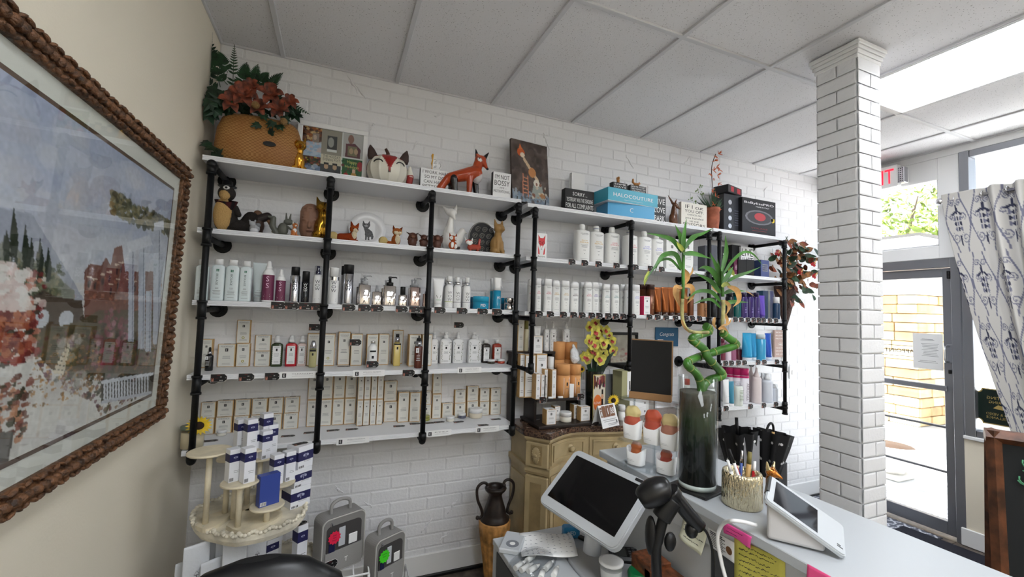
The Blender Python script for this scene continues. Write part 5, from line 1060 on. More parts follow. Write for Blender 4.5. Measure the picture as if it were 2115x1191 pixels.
# canvas on a wire easel
xl,xr=xat(1052,-.14,YA+.2),xat(1138,-.14,YA+.12);zt=zat(1056,283,-.14);w=xr-xl;h=zt-ZA-.02
t=thing('canvas_print','dark canvas print of foxes standing on a wire easel','picture',(xl+w/2+.0,-.15,YA+.035),.12);t.rotation_euler=(-.12,0,.10);w *= .92;h=zt-YA-.03
img=Img(80,110,(84,72,66));rg=np.random.default_rng(12);img.noise(14,rg).dabs(70,0,0,1,1,.08,[(70,60,56),(96,84,76),(60,50,48)],rg,.5);img.rect(0,.86,1,1,(110,124,140)).dabs(60,0,.82,1,1,.04,[(120,140,160),(90,80,76),(150,160,170)],rg)
img.ell(.26,.2,.1,.07,(196,92,44)).ell(.3,.24,.06,.04,(226,210,190)).poly([(.2,.16),(.24,.06),(.3,.14)],(206,110,60)).line(.34,.3,.7,.62,.03,(206,180,150)).ell(.55,.5,.1,.08,(190,130,80)).line(.3,.55,.28,.9,.012,(190,120,90)).line(.42,.58,.42,.9,.012,(190,120,90))
for i in range(5):img.line(.29,.6+.06*i,.42,.61+.06*i,.008,(196,130,100))
img.poly([(.5,.9),(.6,.62),(.8,.66),(.86,.92)],(150,156,150)).ell(.66,.66,.08,.06,(222,214,200)).dabs(18,.55,.66,.95,.9,.03,[(170,110,60),(120,70,50),(206,196,176)],rg)
MB(C3(74,62,56,.7)).box(-w/2,w/2,-.009,.012,0,h,.002).build('canvas',t);MB('print').image(img.a,-w/2+.001,w/2-.001,.001,h-.001,-.0096).build('print',t)
e=thing('wire_easel','small black wire plate easel with scrolled feet under the canvas','easel',(xl+w/2,-.15,YA))
for s in (-1,1):
    MB('black').tube(arc([(s*w*.36,.05,.0),(s*w*.36,.02,.03),(s*w*.36,-.02,.028),(s*w*.36,-.035,.036),(s*w*.36,-.04,.06)],5),.003,6).tube([(s*w*.36+.014*math.cos(q)*(1-q/9),-.045,.012+.013*math.sin(q)*(1-q/9)) for q in np.linspace(0,7,16)],.0025,6).build('hook',e)
MB('black').tube([(-w*.36,-.02,.028),(w*.36,-.02,.028)],.003,6).build('crossbar',e);MB('black').tube([(0,.0,.028),(0,.06,.0)],.003,6).tube([(0,.0,.028),(0,.045,.16)],.003,6).build('back_leg',e)
# --- top shelf of the middle and right units
x,w,h=fit(1180,1207,358,-.1,YA);t=thing('greeting_card','white folded card with pink script behind the black sorry sign','card',(x,-.1,YA));MB('white').box(-w/2,w/2,0,.0012,0,h).build('front_leaf',t);o=MB('white').box(-w/2,w/2,0,.0012,0,h).build('back_leaf',t);o.location=(0,.045,0);o.rotation_euler=(0,0,0);o.location=(-w*.0,.03,0);MB(C3(210,130,160,.5)).text('smile',0,h*.45,-.0006,h*.14,w*.7,shear=.3).text('beautiful',0,h*.33,-.0006,h*.08,w*.7,shear=.3).build('print',t)
MB('white').box(-w/2,w/2,0.0012,.03,h-.0012,h).build('fold',t)
block_sign('black block sign saying sorry about the deadline for complaints',1167,1227,392,-.2,YA,[('SORRY...',.80,.15,.5),('YESTERDAY WAS THE DEADLINE',.55,.17,.9),('FOR ALL COMPLAINTS',.30,.19,.94)],face='black',ink='white',d=.05)
aq=C3(64,172,200,.4);bl2=C3(90,176,224,.4)
x,w,h=fit(1257,1346,424,-.22,YA);t=thing('hair_box','light blue hair extension box, lower of two stacked','box',(x,-.16,YA),-.10);MB('white').box(-w/2,w/2,-.08,.08,0,h*.45,.001).build('base',t);MB(bl2).box(-w/2-.001,w/2+.001,-.081,.081,h*.12,h,.001).build('lid',t);MB('white').text('C',0,h*.6,-.0815,h*.3).build('lettering',t)
zb=YA+h+.001;x2,w2,h2=fit(1250,1355,396,-.235,zb);t=thing('hair_box','turquoise hair extension box with white lettering, upper of two stacked','box',(x2,-.17,zb),.04);MB('white').box(-w2/2,w2/2,-.085,.08,0,h2,.001).build('base',t);MB(aq).box(-w2/2-.0012,w2/2+.0012,-.0862,.0812,.003,h2+.001,.001).build('lid',t);MB('white').text('HALOCOUTURE',0,h2*.52,-.0868,h2*.28,w2*.8).lines(0,h2*.2,-.0868,w2*.5,1,.01,.0012).build('lettering',t)
zz=zb+h2+.0012
SQ=(176,120,62)
for i,(l,r,tp,sl_,sr,stp,rows) in enumerate([(1266,1296,376,1272,1286,357,[('SOME',.75,.22,.8),('DAYS',.4,.22,.8)]),(1302,1335,384,1302,1336,360,[('HELP ME ACCEPT',.8,.18,.9),('THE THINGS THE',.5,.18,.9),('OTHERS DO',.2,.18,.8)])]):
    xx=xat((l+r)/2,-.235,zz+.02);ww=xat(r,-.235,zz)-xat(l,-.235,zz);h3=.05
    t=thing('block_sign',['small black word block under the upright squirrel','small black word block under the running squirrel'][i],'sign',(xx,-.215,zz));MB('black').box(-ww/2,ww/2,-.02,.02,0,h3,.001).build('block',t);m=MB('white')
    for q,zc,hz,wz in rows:m.text(q,0,h3*zc,-.0206,h3*hz,ww*wz)
    m.build('lettering',t)
    bl=[('e',(0,.05,.36),(.2,.2,.34),SQ),('e',(0,-.06,.74),(.17,.18,.17),SQ),('k',(0,.22,.15),(0,.26,.8),.12,.16,SQ),('e',(0,-.2,.7),(.07,.08,.06),CRM),('k',(.08,-.02,.86),(.1,0,.98),.05,.02,SQ),('k',(-.08,-.02,.86),(-.1,0,.98),.05,.02,SQ),('e',(.1,-.1,.06),(.06,.12,.06),SQ),('e',(-.1,-.1,.06),(.06,.12,.06),SQ)] if i == 0 else [('k',(-.3,0,.3),(.3,0,.34),.18,.16,SQ),('k',(.36,0,.42),(.52,0,.46),.14,.1,SQ),('k',(.6,0,.44),(.68,0,.42),.07,.04,CRM),('k',(.44,.05,.55),(.44,.07,.68),.05,.02,SQ),('k',(.44,-.05,.55),(.44,-.07,.68),.05,.02,SQ),('k',(-.42,0,.3),(-.62,0,.55),.1,.16,SQ),('k',(-.62,0,.55),(-.6,0,.86),.16,.13,SQ)]+[('k',(q,s*.09,.25),(q+.05,s*.1,.03),.06,.045,SQ) for q in (-.25,.28) for s in (-1,1)]
    t=thing('squirrel_figurine',['small brown squirrel figurine sitting upright on a black block','small brown squirrel figurine running on a black block'][i],'figurine',(xx,-.215,zz+h3+.0004));fig_obj(fig(bl,.05 if i == 0 else .052,.03),'body',t)
block_sign('black block sign with white words live love bark',1350,1375,405,-.21,YA,[('LIVE',.80,.2,.85),('LOVE',.5,.2,.85),('BARK',.2,.2,.85)],face='black',ink='white',d=.045)
BZ=(96,58,36)
bl=[('e',(-.05,0,.22),(.13,.1,.22),BZ),('k',(-.03,0,.35),(.0,0,.62),.1,.07,BZ),('e',(.03,-.02,.68),(.1,.075,.075),BZ),('k',(.08,-.02,.66),(.2,-.03,.58),.055,.028,BZ),('k',(-.02,.03,.74),(-.2,.05,.98),.045,.012,BZ),('k',(.06,.03,.74),(.14,.04,.9),.04,.012,BZ),('k',(.03,-.05,.4),(.06,-.06,.03),.045,.035,BZ),('k',(.05,.05,.4),(.08,.06,.03),.045,.035,BZ),('k',(.0,0,.06),(.4,-.02,.04),.06,.03,BZ),('k',(.4,-.02,.04),(.46,-.02,.2),.03,.015,BZ),('e',(-.1,0,.07),(.12,.13,.07),BZ)]
place_fig('dark bronze long-eared dog figurine sitting beside the live love bark block','figurine',bl,1372,1412,403,-.2,YA,0,'fig_gloss','dog_figurine')
block_sign('cream block sign about being handed the scissors',1407,1460,420,-.22,YA,[('IF I cut',.84,.14,.7),('YOU OFF.',.66,.12,.74),('CHANCES ARE',.52,.06,.55),('you handed',.38,.10,.7),('ME THE',.26,.06,.35),('SCISSORS',.12,.14,.86)],face=C3(226,222,212,.6),edge=C3(214,208,196,.6),d=.03)
# terracotta planter with orchid
x,w,h=fit(1456,1487,432,-.2,YA);x=xat(1471,-.2,YA+.05);t=thing('potted_plant','terracotta pot with a bushy green plant and a tall orange orchid spray','potted plant',(x,-.2,YA));ter=C3(166,96,72,.8,noise=.15,nscale=20)
h=zat(1471,430,-.2)-YA;MB(ter).lathe([(.038,0),(.044,.006),(.052,h*.5),(.05,h*.85),(.056,h*.87),(.056,h),(.048,h),(.046,h*.9)],n=22,cap=(True,False)).build('pot',t);MB(C3(60,44,34,.95)).cyl(.045,h*.86,h*.88).build('soil',t)
Pq=lambda px,py,y=-.2:tuple(at(px,py,y=y)-np.array((x,-.2,YA)))
r=random.Random(21)
for k in range(34):
    a=r.uniform(-1,1);tip=Vector((a*.13-.03,r.uniform(-.07,.06),h+r.uniform(.03,.15)*(1-abs(a)*.4)));blade(MB('fern'),[(0,0,h*.9),tip*.55+Vector((0,0,h*.35)),tip],.014,fold=.2).build('leaf',t)
MB('stem_brown').tube(arc([Pq(1471,440),Pq(1471,385),Pq(1470,345),Pq(1478,318)],8),.003,6).build('orchid_stem',t);orc=C3(196,96,56,.6)
for k,(px,py) in enumerate([(1478,322),(1484,318),(1476,332),(1480,345),(1474,352),(1486,350),(1466,358),(1482,362),(1476,372),(1484,378),(1470,395),(1478,405),(1474,420),(1482,430),(1478,445)]):
    c=Vector(Pq(px,py,-.22));m=MB(orc)
    for q in range(4):d_=Vector((r.uniform(-1,1),-.3,r.uniform(-.8,.6))).normalized();blade(m,[c,c+d_*.02,c+d_*.034],.008)
    m.build('blossom',t)
for k,(px,py) in enumerate([(1446,385),(1440,395),(1450,400),(1428,410),(1436,418)]):
    m=MB(C3(110,140,70,.6));c=Vector(Pq(px,py,-.21))
    for q in range(9):m.ell(tuple(c+Vector((r.gauss(0,.007),r.gauss(0,.007),r.gauss(0,.007)))),.004,6,4)
    m.build('bud_cluster',t)
# dryer boxes
dk=C3(36,36,40,.35);
plain_box('tall black tool box standing beside the terracotta pot',1495,1531,402,-.2,YA,.12,C3(46,48,54,.3),dk,lambda m,w,h,y:[m.m('silver').disc(-w*.15,h*(.8-.2*i),w*.1,w*.1,y,14) for i in range(4)]+[m.m(C3(120,124,140,.4)).lines(w*.25,h*.6,y,w*.3,7,h*.06,h*.012)])
x,w,h=fit(1495,1536,400,-.2,YA);zt=YA+h;t=thing('product_box','black and red tool box perched tilted on top of the tall black box','box',(x,-.14,zt+.022),0);t.rotation_euler=(0,-.5,.25);MB(dk).box(-w*.5,w*.52,-.06,.06,0,.06,.002).build('carton',t);m=MB(C3(190,50,64,.4));m.rect(-w*.3,-w*.1,.01,.05,-.0606).rect(w*.15,w*.4,.01,.05,-.0606);m.build('print',t)
t.rotation_euler=(0,0,.25);t.location=(x,-.14,zt+.001)
def pr_bab(m,w,h,y):
    m.m('white').text('BaBylissPRO',0,h*.87,y,h*.075,w*.88).text('MADE IN ITALY',w*.1,h*.79,y,h*.03,w*.4);m.m(C3(110,110,116,.4)).disc(0,h*.5,w*.42,h*.2,y);m.m(C3(60,60,64,.4)).disc(0,h*.5,w*.36,h*.165,y-.0003);m.m(C3(170,60,66,.4)).disc(w*.02,h*.52,w*.17,h*.11,y-.0006);m.m(C3(130,40,44,.4)).text('VOLARE',0,h*.2,y,h*.04,w*.5).lines(0,h*.13,y,w*.5,1,.01,h*.01)
    m.m(C3(226,196,40,.4)).poly([(w*.36,h*.52),(w*.46,h*.52),(w*.46,h*.44),(w*.41,h*.4),(w*.36,h*.44)],y);m.m('ink').poly([(w*.395,h*.43),(w*.42,h*.45),(w*.435,h*.50),(w*.41,h*.485),(w*.39,h*.47)],y-.0003)
plain_box('wide black hair dryer box with white heading and a red glow',1533,1602,412,-.235,UA,.11,C3(30,30,34,.3),C3(26,26,29,.35),pr_bab)

# ================================================================ FIGURINE SHELF (second board)
GB=(58,54,52)
bl=[('e',(0,.02,.3),(.2,.17,.3),GB),('e',(-.04,-.09,.34),(.15,.12,.31),(206,168,110)),('e',(0,-.03,.76),(.15,.15,.15),GB),('k',(-.02,-.1,.72),(-.02,-.2,.66),.1,.07,(206,168,110)),('e',(-.0,-.14,.84),(.055,.04,.05),WHT),('k',(.15,-.02,.5),(.22,-.1,.36),.06,.05,GB),('e',(.22,.02,.14),(.2,.18,.14),GB),('k',(.3,.05,.16),(.42,.05,.34),.12,.14,(50,46,44)),('k',(.42,.05,.34),(.36,.05,.1),.14,.1,(50,46,44))]
t,h=place_fig('plush groundhog with cream belly, black hat and plaid scarf','plush toy',bl,434,500,374,-.16,ZB,.1,'plush','plush_groundhog')
MB('black').lathe([(.15*h,.89*h),(.16*h,.9*h),(.09*h,.91*h),(.085*h,1.0*h),(.06*h,1.01*h)],n=18).build('hat',t);MB('ink').ell((-.0,-.175*h,.84*h),.022*h,8,6).build('eye',t)
pl=Img(40,14,(150,36,38))
for q in range(7):pl.rect(q/7,0,q/7+.06,1,(30,24,26)).rect(0,q/7,1,q/7+.06,(30,24,26),.7)
m=MB('print_matte');nn=40;L_=pl.a;v=[];cl=[]
for i in range(nn):
    a=2*PI*i/nn
    for j in range(6):v.append((math.cos(a)*(.19-.01*j)*h,math.sin(a)*(.17-.005*j)*h-.02*h,(.62-.03*j+.05*math.sin(a))*h));cl.append(lin(L_[min(13,j*2),i]))
m.add(v,[(i*6+j,((i+1) % nn)*6+j,((i+1) % nn)*6+j+1,i*6+j+1) for i in range(nn) for j in range(5)],True,np.array(cl));m.build('scarf',t)
bl=[('e',(0,0,.3),(.26,.2,.3),(150,152,156)),('e',(-.12,-.1,.55),(.15,.13,.14),(170,172,176)),('e',(.16,-.05,.5),(.14,.12,.13),(120,122,126)),('k',(-.22,-.08,.64),(-.26,-.06,.72),.06,.05,(150,152,156)),('k',(.0,-.08,.66),(.02,-.06,.74),.06,.05,(150,152,156)),('e',(0,-.16,.16),(.22,.1,.14),(196,198,204))]
place_fig('small silver koala pair ornament beside the plush groundhog','figurine',bl,512,541,446,-.22,ZB,0,'fig_gloss','koala_figurine',.018)
bl=[('e',(0,0,.4),(.22,.2,.3),(64,46,38)),('k',(-.1,0,.6),(.3,0,.78),.17,.16,(40,32,32)),('k',(.3,0,.7),(.52,-.05,.3),.07,.05,(120,84,56)),('e',(.54,-.06,.24),(.08,.08,.07),(196,180,150)),('e',(-.02,0,.86),(.14,.12,.12),(96,66,46)),('k',(-.1,0,.3),(-.12,0,.03),.08,.06,(64,46,38)),('k',(.1,0,.3),(.12,0,.03),.08,.06,(64,46,38))]
place_fig('dark brown bird ornament behind the silver koalas','figurine',bl,517,548,433,-.13,ZB,0,'fig','bird_figurine',.016)
SG=(92,94,86)
bl=[('e',(.02,0,.3),(.2,.16,.28),SG),('e',(.2,-.03,.62),(.18,.13,.13),SG),('k',(.32,-.04,.6),(.46,-.05,.55),.07,.05,SG),('k',(.12,.02,.72),(.1,.02,.98),.05,.02,SG),('k',(.24,.02,.73),(.27,.02,.97),.05,.02,SG),('k',(-.2,0,.12),(-.36,0,.4),.1,.12,SG),('k',(-.36,0,.4),(-.34,0,.72),.12,.1,SG),('k',(-.34,0,.72),(-.5,0,.76),.09,.05,SG),('e',(.08,-.03,.06),(.28,.16,.06),SG),('k',(.2,-.1,.4),(.32,-.14,.3),.05,.04,SG)]
place_fig('grey green squirrel figurine with an upright tail','figurine',bl,562,606,438,-.2,ZB,0,'fig','squirrel_figurine')
t,h=place_fig('small orange fox figurine tucked against the clay face pot','figurine',sit((196,116,58),WHT,WHT,WHT,k=1),592,624,456,-.23,ZB,.5);eyes(t,h,.06,-.2,.74)
# clay face planter
x,w,h=fit(616,664,433,-.15,ZB);t=thing('face_planter','terracotta planter shaped like a serene face with closed eyes','planter',(x,-.15,ZB));CL=(146,108,88)
fig_=fig([('e',(0,0,.42),(.47*w/h,.42*w/h,.48),CL),('k',(0,0,.6),(0,0,.9),.46*w/h,.45*w/h,CL),('k',(0,-.36*w/h,.66),(0,-.47*w/h,.4),.03,.06,CL),('e',(0,-.42*w/h,.26),(.09,.05,.03),(120,80,66)),('e',(.2*w/h,-.36*w/h,.62),(.1,.05,.02),CL),('e',(-.2*w/h,-.36*w/h,.62),(.1,.05,.02),CL),('e',(.2*w/h,-.34*w/h,.72),(.12,.05,.02),CL),('e',(-.2*w/h,-.34*w/h,.72),(.12,.05,.02),CL)],h,.016);fig_obj(fig_,'pot',t);MB(C3(70,50,40,.95)).cyl(w*.4,h*.985,h*1.0,n=20).build('soil',t)
bl=sit((170,128,46),tail=0);t,h=place_fig('matt gold angular fox statuette beside the second pipe','figurine',bl,648,684,404,-.2,ZB,.2,'fig_metal',vox=.03)
for q in (0,1):
    x0=(683,787)[q];c=OR
    bl=[('k',(-.25,0,.2),(.3,0,.24),.17,.19,(150,62,30)),('e',(.34,-.05,.6),(.2,.18,.19),(170,78,36)),('k',(.4,-.18,.54),(.46,-.26,.5),.1,.06,CRM),('e',(.36,-.12,.34),(.12,.12,.2),CRM),('k',(.26,0,.75),(.2,.02,.97),.09,.03,(150,62,30)),('k',(.46,0,.74),(.54,.02,.92),.09,.03,(150,62,30)),('e',(-.55,0,.22),(.22,.16,.2),(214,190,130)),('k',(.2,-.16,.08),(.5,-.2,.06),.07,.05,(150,62,30)),('k',(.2,.1,.3),(.34,.05,.45),.13,.13,(150,62,30))]
    if q:bl=[('e',(.1,0,.28),(.22,.18,.28),(170,92,44)),('e',(.16,-.13,.3),(.13,.1,.22),CRM),('e',(.14,-.03,.68),(.24,.18,.19),(186,104,52)),('e',(.08,-.16,.62),(.12,.09,.09),CRM),('e',(.26,-.15,.62),(.1,.09,.09),CRM),('k',(-.02,0,.82),(-.06,0,.98),.07,.02,(120,56,30)),('k',(.3,0,.82),(.38,0,.94),.07,.02,(120,56,30)),('k',(-.1,.02,.12),(-.3,.02,.12),.09,.1,(170,92,44)),('e',(-.5,0,.2),(.22,.18,.2),(214,190,130))]
    t,h=place_fig(['orange furry fox lying with a pale bushy tail','orange furry fox sitting up with a pale bushy tail'][q],'plush toy',bl,*((686,744,455) if q == 0 else (786,842,465)),-.22,ZB,0,'plush','plush_fox',.02)
    for s in (-1,1):MB('ink').ell(((.40+.09*s if q == 0 else .16+.1*s)*h,(-.22 if q == 0 else -.2)*h,(.62 if q == 0 else .7)*h),.026*h,8,6).build('eye',t)
# plate with fox drawing
x,w,h=fit(720,797,429,-.06,ZB);t=thing('fox_plate','round white plate with a black ink fox drawing','plate',(x,-.055,ZB));t.rotation_euler=(-.14,0,0);R_=w/2
m=MB(C3(236,236,238,.15));m.T=Matrix.Translation((0,0,R_)) @ Matrix.Rotation(PI/2,4,'X');m.lathe([(.0,.0),(R_*.6,0),(R_*.66,.008),(R_,.018),(R_,.021),(R_*.64,.011),(R_*.58,.004),(0,.004)],n=40);m.T=None;m.build('dish',t)
img=Img(40,60,(236,236,238));rg=np.random.default_rng(5)
fx=[(.1,.05),(.25,.2),(.45,.2),(.6,.05),(.62,.3),(.5,.42),(.8,.55),(.9,.75),(.85,.97),(.75,.97),(.72,.78),(.6,.8),(.62,.97),(.5,.97),(.45,.75),(.4,.97),(.3,.97),(.28,.6),(.18,.42),(.08,.3)]
img.poly(fx,(44,44,46));k_=img.a[...,0] < 100;n_=rg.normal(0,30,img.a.shape[:2]);img.a[k_] += np.abs(n_[k_])[:,None];img.ell(.35,.3,.14,.05,(150,150,152)).ell(.26,.26,.03,.02,(20,20,20)).ell(.45,.26,.03,.02,(20,20,20));m=MB('print')
m.image(img.a,-R_*.32,R_*.42,R_*.35,R_*1.65,-.0047);m.build('drawing',t)
BU=(84,50,38)
for i,(l,r,tp) in enumerate([(841.5,862,477),(863.5,887,481.5),(892,913.5,482)]):
    bl=[('e',(0,0,.32),(.28,.24,.32),BU),('e',(0,-.08,.7),(.24,.2,.2),BU),('e',(0,-.26,.62),(.13,.08,.1),(110,72,54)),('k',(.2,-.02,.8),(.4,-.02,.92),.06,.015,(60,44,36)),('k',(-.2,-.02,.8),(-.4,-.02,.92),.06,.015,(60,44,36)),('e',(.14,-.18,.06),(.1,.12,.07),BU),('e',(-.14,-.18,.06),(.1,.12,.07),BU)]
    hp=[(.18,-.28,.7),(.16,-.3,.6),(.3,-.1,.72)][i]
    for s in (-1,1):bl += [('k',(s*.26,-.06,.45),(s*hp[0]*(.6 if i == 1 else 1),hp[1],hp[2]),.07,.07,BU)]
    place_fig(['little brown bull figurine covering its eyes','little brown bull figurine covering its mouth','little brown bull figurine covering its ears, right of the pipe'][i],'figurine',bl,l,r,tp,-.23,ZB,0,'fig','bull_figurine',.02,group='three little brown bulls')
# tall white ceramic fox
WC=(232,230,226)
bl=[('e',(-.02,.02,.28),(.13,.11,.3),WC),('k',(-.02,.0,.4),(0,-.03,.68),.1,.055,WC),('e',(.0,-.05,.80),(.12,.085,.08),WC),('k',(.0,-.08,.78),(.06,-.12,.66),.075,.02,WC),('k',(-.09,-.02,.84),(-.17,0,.92),.05,.01,WC),('k',(.08,-.02,.86),(.12,0,.99),.05,.01,WC),('e',(.1,.03,.2),(.14,.1,.2),WC),('k',(.18,.03,.25),(.26,.03,.46),.09,.07,WC),('k',(.26,.03,.46),(.36,.03,.42),.06,.015,WC)]
place_fig('tall glossy white ceramic fox with a curled tail','figurine',bl,902,958,419,-.14,ZB,0,'fig_gloss')
t,h=place_fig('small orange and white fox figurine in front of the white ceramic fox','figurine',[('e',(0,0,.26),(.26,.2,.26),(170,80,40)),('e',(-.06,-.14,.28),(.1,.08,.18),WHT),('e',(.14,-.14,.2),(.1,.08,.14),WHT),('e',(0,-.04,.68),(.26,.18,.17),(176,84,44)),('e',(-.14,-.16,.68),(.12,.07,.11),WHT),('e',(.14,-.16,.68),(.12,.07,.11),WHT),('k',(-.17,0,.8),(-.22,0,.98),.07,.02,(140,60,30)),('k',(.17,0,.8),(.22,0,.98),.07,.02,(140,60,30)),('k',(.2,0,.1),(.36,-.05,.14),.08,.09,(60,44,40))],923,948,481,-.25,ZB,0,'fig_gloss',vox=.02);eyes(t,h,.13,-.225,.68)
t,h=place_fig('small red fox figurine with a white face beside the scroll ornament','figurine',[('k',(-.1,0,.3),(.5,0,.34),.2,.18,(170,70,54)),('e',(-.2,-.1,.62),(.26,.16,.18),(176,60,44)),('k',(-.3,-.2,.58),(-.2,-.3,.42),.13,.05,WHT),('k',(-.1,-.2,.58),(-.2,-.3,.42),.13,.05,WHT),('k',(-.38,-.05,.72),(-.5,0,.96),.08,.02,WHT),('k',(0,-.05,.72),(.06,0,.94),.08,.02,WHT),('k',(.5,0,.4),(.56,0,.86),.1,.08,(176,60,44))]+[('k',(q,s*.1,.25),(q,s*.1,.03),.07,.06,(170,70,54)) for q in (-.1,.42) for s in (-1,1)],958,990,489,-.24,ZB,0,'fig_gloss',vox=.025)
# silver scroll ornament
x,w,h=fit(971,1024,459,-.15,ZB);t=thing('scroll_ornament','pewter animal ornament made of openwork swirls','ornament',(x,-.15,ZB));pew=C3(120,118,114,.35,metal=.8);MB(C3(26,26,28,.6)).slab([(w*.5*math.cos(a)-w*.05,h*.5+h*.48*math.sin(a)) for a in np.linspace(-.35,PI+.1,20)]+[(-w*.5,0),(w*.4,0),(w*.62,h*.3)],-.008,.008).build('body',t)
r=random.Random(9)
for k in range(13):
    cx,cz=(-.34+.27*(k % 3)+.1*(k//9))*w,(.16+.2*(k//3))*h
    if (cx/(w*.55))**2+((cz-h*.45)/(h*.5))**2 > .9:continue
    MB(pew).tube([(cx+.018*math.cos(q)*(1-q/13),-.011,cz+.018*math.sin(q)*(1-q/13)) for q in np.linspace(0,11,30)],.0028,6).build('scroll',t)
MB(pew).tube([(w*.5*math.cos(a)-w*.05,-.004,h*.5+h*.48*math.sin(a)) for a in np.linspace(-.35,PI+.1,24)],.005,6).build('rim',t)
TN=(164,128,78)
bl=sit(TN,tail=0);t,h=place_fig('tan stone cat figurine sitting at the shelf end','figurine',bl,1008,1046,452,-.2,ZB,.35,'fig','cat_figurine')

# ================================================================ PAINTING ON THE LEFT WALL
def atp(px,py,p0,n):
    d=ray(px,py);n=np.array(n,float);t=((np.array(p0)-CAM) @ n)/(d @ n);return CAM+d*t
PW,PH=1.375,.965;pcy=-.575-PW/2
t=thing('framed_painting','large Tuscan landscape print in a carved brown frame on the cream wall','painting',(.03,pcy,1.145));t.rotation_euler=(.027,0,PI/2)
mat('carved',(98,66,42),.5,noise=.45,nscale=60,bump=.6,bscale=120);FW=.056;r=random.Random(2)
for x0,x1,z0,z1,hz in ((-PW/2,PW/2,PH-FW,PH,1),(-PW/2,PW/2,0,FW,1),(-PW/2,-PW/2+FW,FW,PH-FW,0),(PW/2-FW,PW/2,FW,PH-FW,0)):
    m=MB('carved').box(x0,x1,-.012,.014,z0,z1,.003);L_=(x1-x0) if hz else (z1-z0);n=int(L_/.024)
    for i in range(n):
        u=(i+.5)/n*L_;q=r.uniform(.8,1.15)
        for off,w_,d_ in ((.5,.4,.016),(.12,.16,.008),(.9,.14,.008)):
            c=(x0+u,-.014,z0+(z1-z0)*off) if hz else (x0+(x1-x0)*off,-.014,z0+u);rr=(.013*q,d_*q,FW*w_*.55) if hz else (FW*w_*.55,d_*q,.013*q);m.ell(c,rr,8,5,Matrix.Rotation((.5 if i % 2 else -.5)*(1 if hz else -1),3,'Y'))
    m.build('frame_side',t)
MT=.068;MB(C3(224,220,212,.8)).box(-PW/2+FW-.004,PW/2-FW+.004,.0,.004,FW-.004,PH-FW+.004).build('mat_board',t)
ix0,ix1,iz0,iz1=-PW/2+FW+MT,PW/2-FW-MT,FW+MT*.85,PH-FW-MT*.9
MB(C3(84,58,40,.5)).box(ix0-.012,ix1+.012,-.004,.0,iz0-.012,iz1+.012,.002).build('fillet',t)
def UV(px,py):
    p=atp(px,py,(.043,0,1.6),(1,0,-.027));return ((p[1]-pcy-ix0)/(ix1-ix0),1-((p[2]-1.145)-iz0)/(iz1-iz0))
img=Img(300,230,(196,200,214));rg=np.random.default_rng(1);U_=UV
img.grad(0,0,1,.5,(166,172,196),(204,202,208)).grad(0,.5,1,1.01,(206,200,200),(214,210,208));img.dabs(120,0,0,1,.45,.06,[(178,182,202),(200,200,210),(188,184,194),(164,170,196)],rg,.35)
P_=lambda *a:[U_(*q) for q in a]
img.poly(P_((-300,360),(-60,420),(60,440),(150,585),(170,620),(-300,640)),(150,152,168),.7).poly(P_((-300,470),(0,500),(60,530),(150,600),(150,640),(-300,660)),(128,128,116),.9)
img.dabs(240,*U_(-80,520),*U_(120,610),.009,[(92,96,72),(120,118,92),(74,80,60),(140,130,100)],rg,.7)
for cx,y0,y1,w in ((24,430,545,9),(48,465,560,8),(60,485,560,6),(78,490,575,8),(95,510,580,7),(8,470,540,8),(-40,420,560,12)):img.poly(P_((cx,y0),(cx+w,(y0+y1)/2),(cx+w*.7,y1),(cx-w*.7,y1),(cx-w,(y0+y1)/2)),(46,52,40))
img.dabs(330,*U_(228,395),*U_(345,490),.012,[(104,98,70),(126,114,80),(84,84,62),(140,126,92),(66,66,52)],rg,.75)
img.poly(P_((60,612),(85,598),(110,612),(165,620),(170,660),(165,690),(55,690)),(84,70,60));
for cx,cy,rx,ry in ((80,650,18,20),(133,652,15,18)):a=U_(cx-rx,cy);b=U_(cx+rx,cy);c0=U_(cx,cy-ry);img.ell((a[0]+b[0])/2,a[1]+.01,(b[0]-a[0])/2,abs(a[1]-c0[1]),(196,196,204))
img.poly(P_((170,560),(180,545),(205,548),(215,530),(225,548),(232,512),(248,506),(255,560),(330,560),(330,690),(170,660)),(122,78,66));img.dabs(160,*U_(175,560),*U_(325,640),.007,[(140,92,78),(110,60,48),(170,110,84)],rg,.6)
for wx,wy in ((180,585),(192,590),(208,580),(222,575),(238,560),(246,556),(240,590),(225,600),(262,590),(275,595)):a=U_(wx,wy);img.ell(a[0],a[1],.006,.014,(60,40,38));img.line(*U_(wx-4,wy-14),*U_(wx+4,wy-14),.003,(214,190,170))
img.poly(P_((165,660),(200,640),(330,640),(330,800),(240,800),(200,770),(150,790),(100,760),(60,720),(60,690)),(90,78,58));img.dabs(900,*U_(70,680),*U_(325,800),.009,[(70,66,46),(110,84,60),(130,100,70),(96,50,56),(60,60,44),(150,110,84),(110,70,80)],rg,.75);img.dabs(70,*U_(200,640),*U_(260,740),.011,[(150,84,100),(170,120,130),(120,60,70)],rg,.8)
for cx,y0,y1,w in ((268,520,705,6),(290,508,720,7),(322,470,710,8),(304,600,725,6)):img.poly(P_((cx-w,y0),(cx+w,y0),(cx+w*.8,y1),(cx-w*1.2,y1)),(186,188,202));img.line(*U_(cx+w*.5,y0),*U_(cx+w*.3,y1),.003,(130,132,150))
img.poly(P_((258,500),(305,485),(312,505),(262,522)),(206,206,216)).poly(P_((315,460),(335,455),(335,474),(315,476)),(206,206,216))
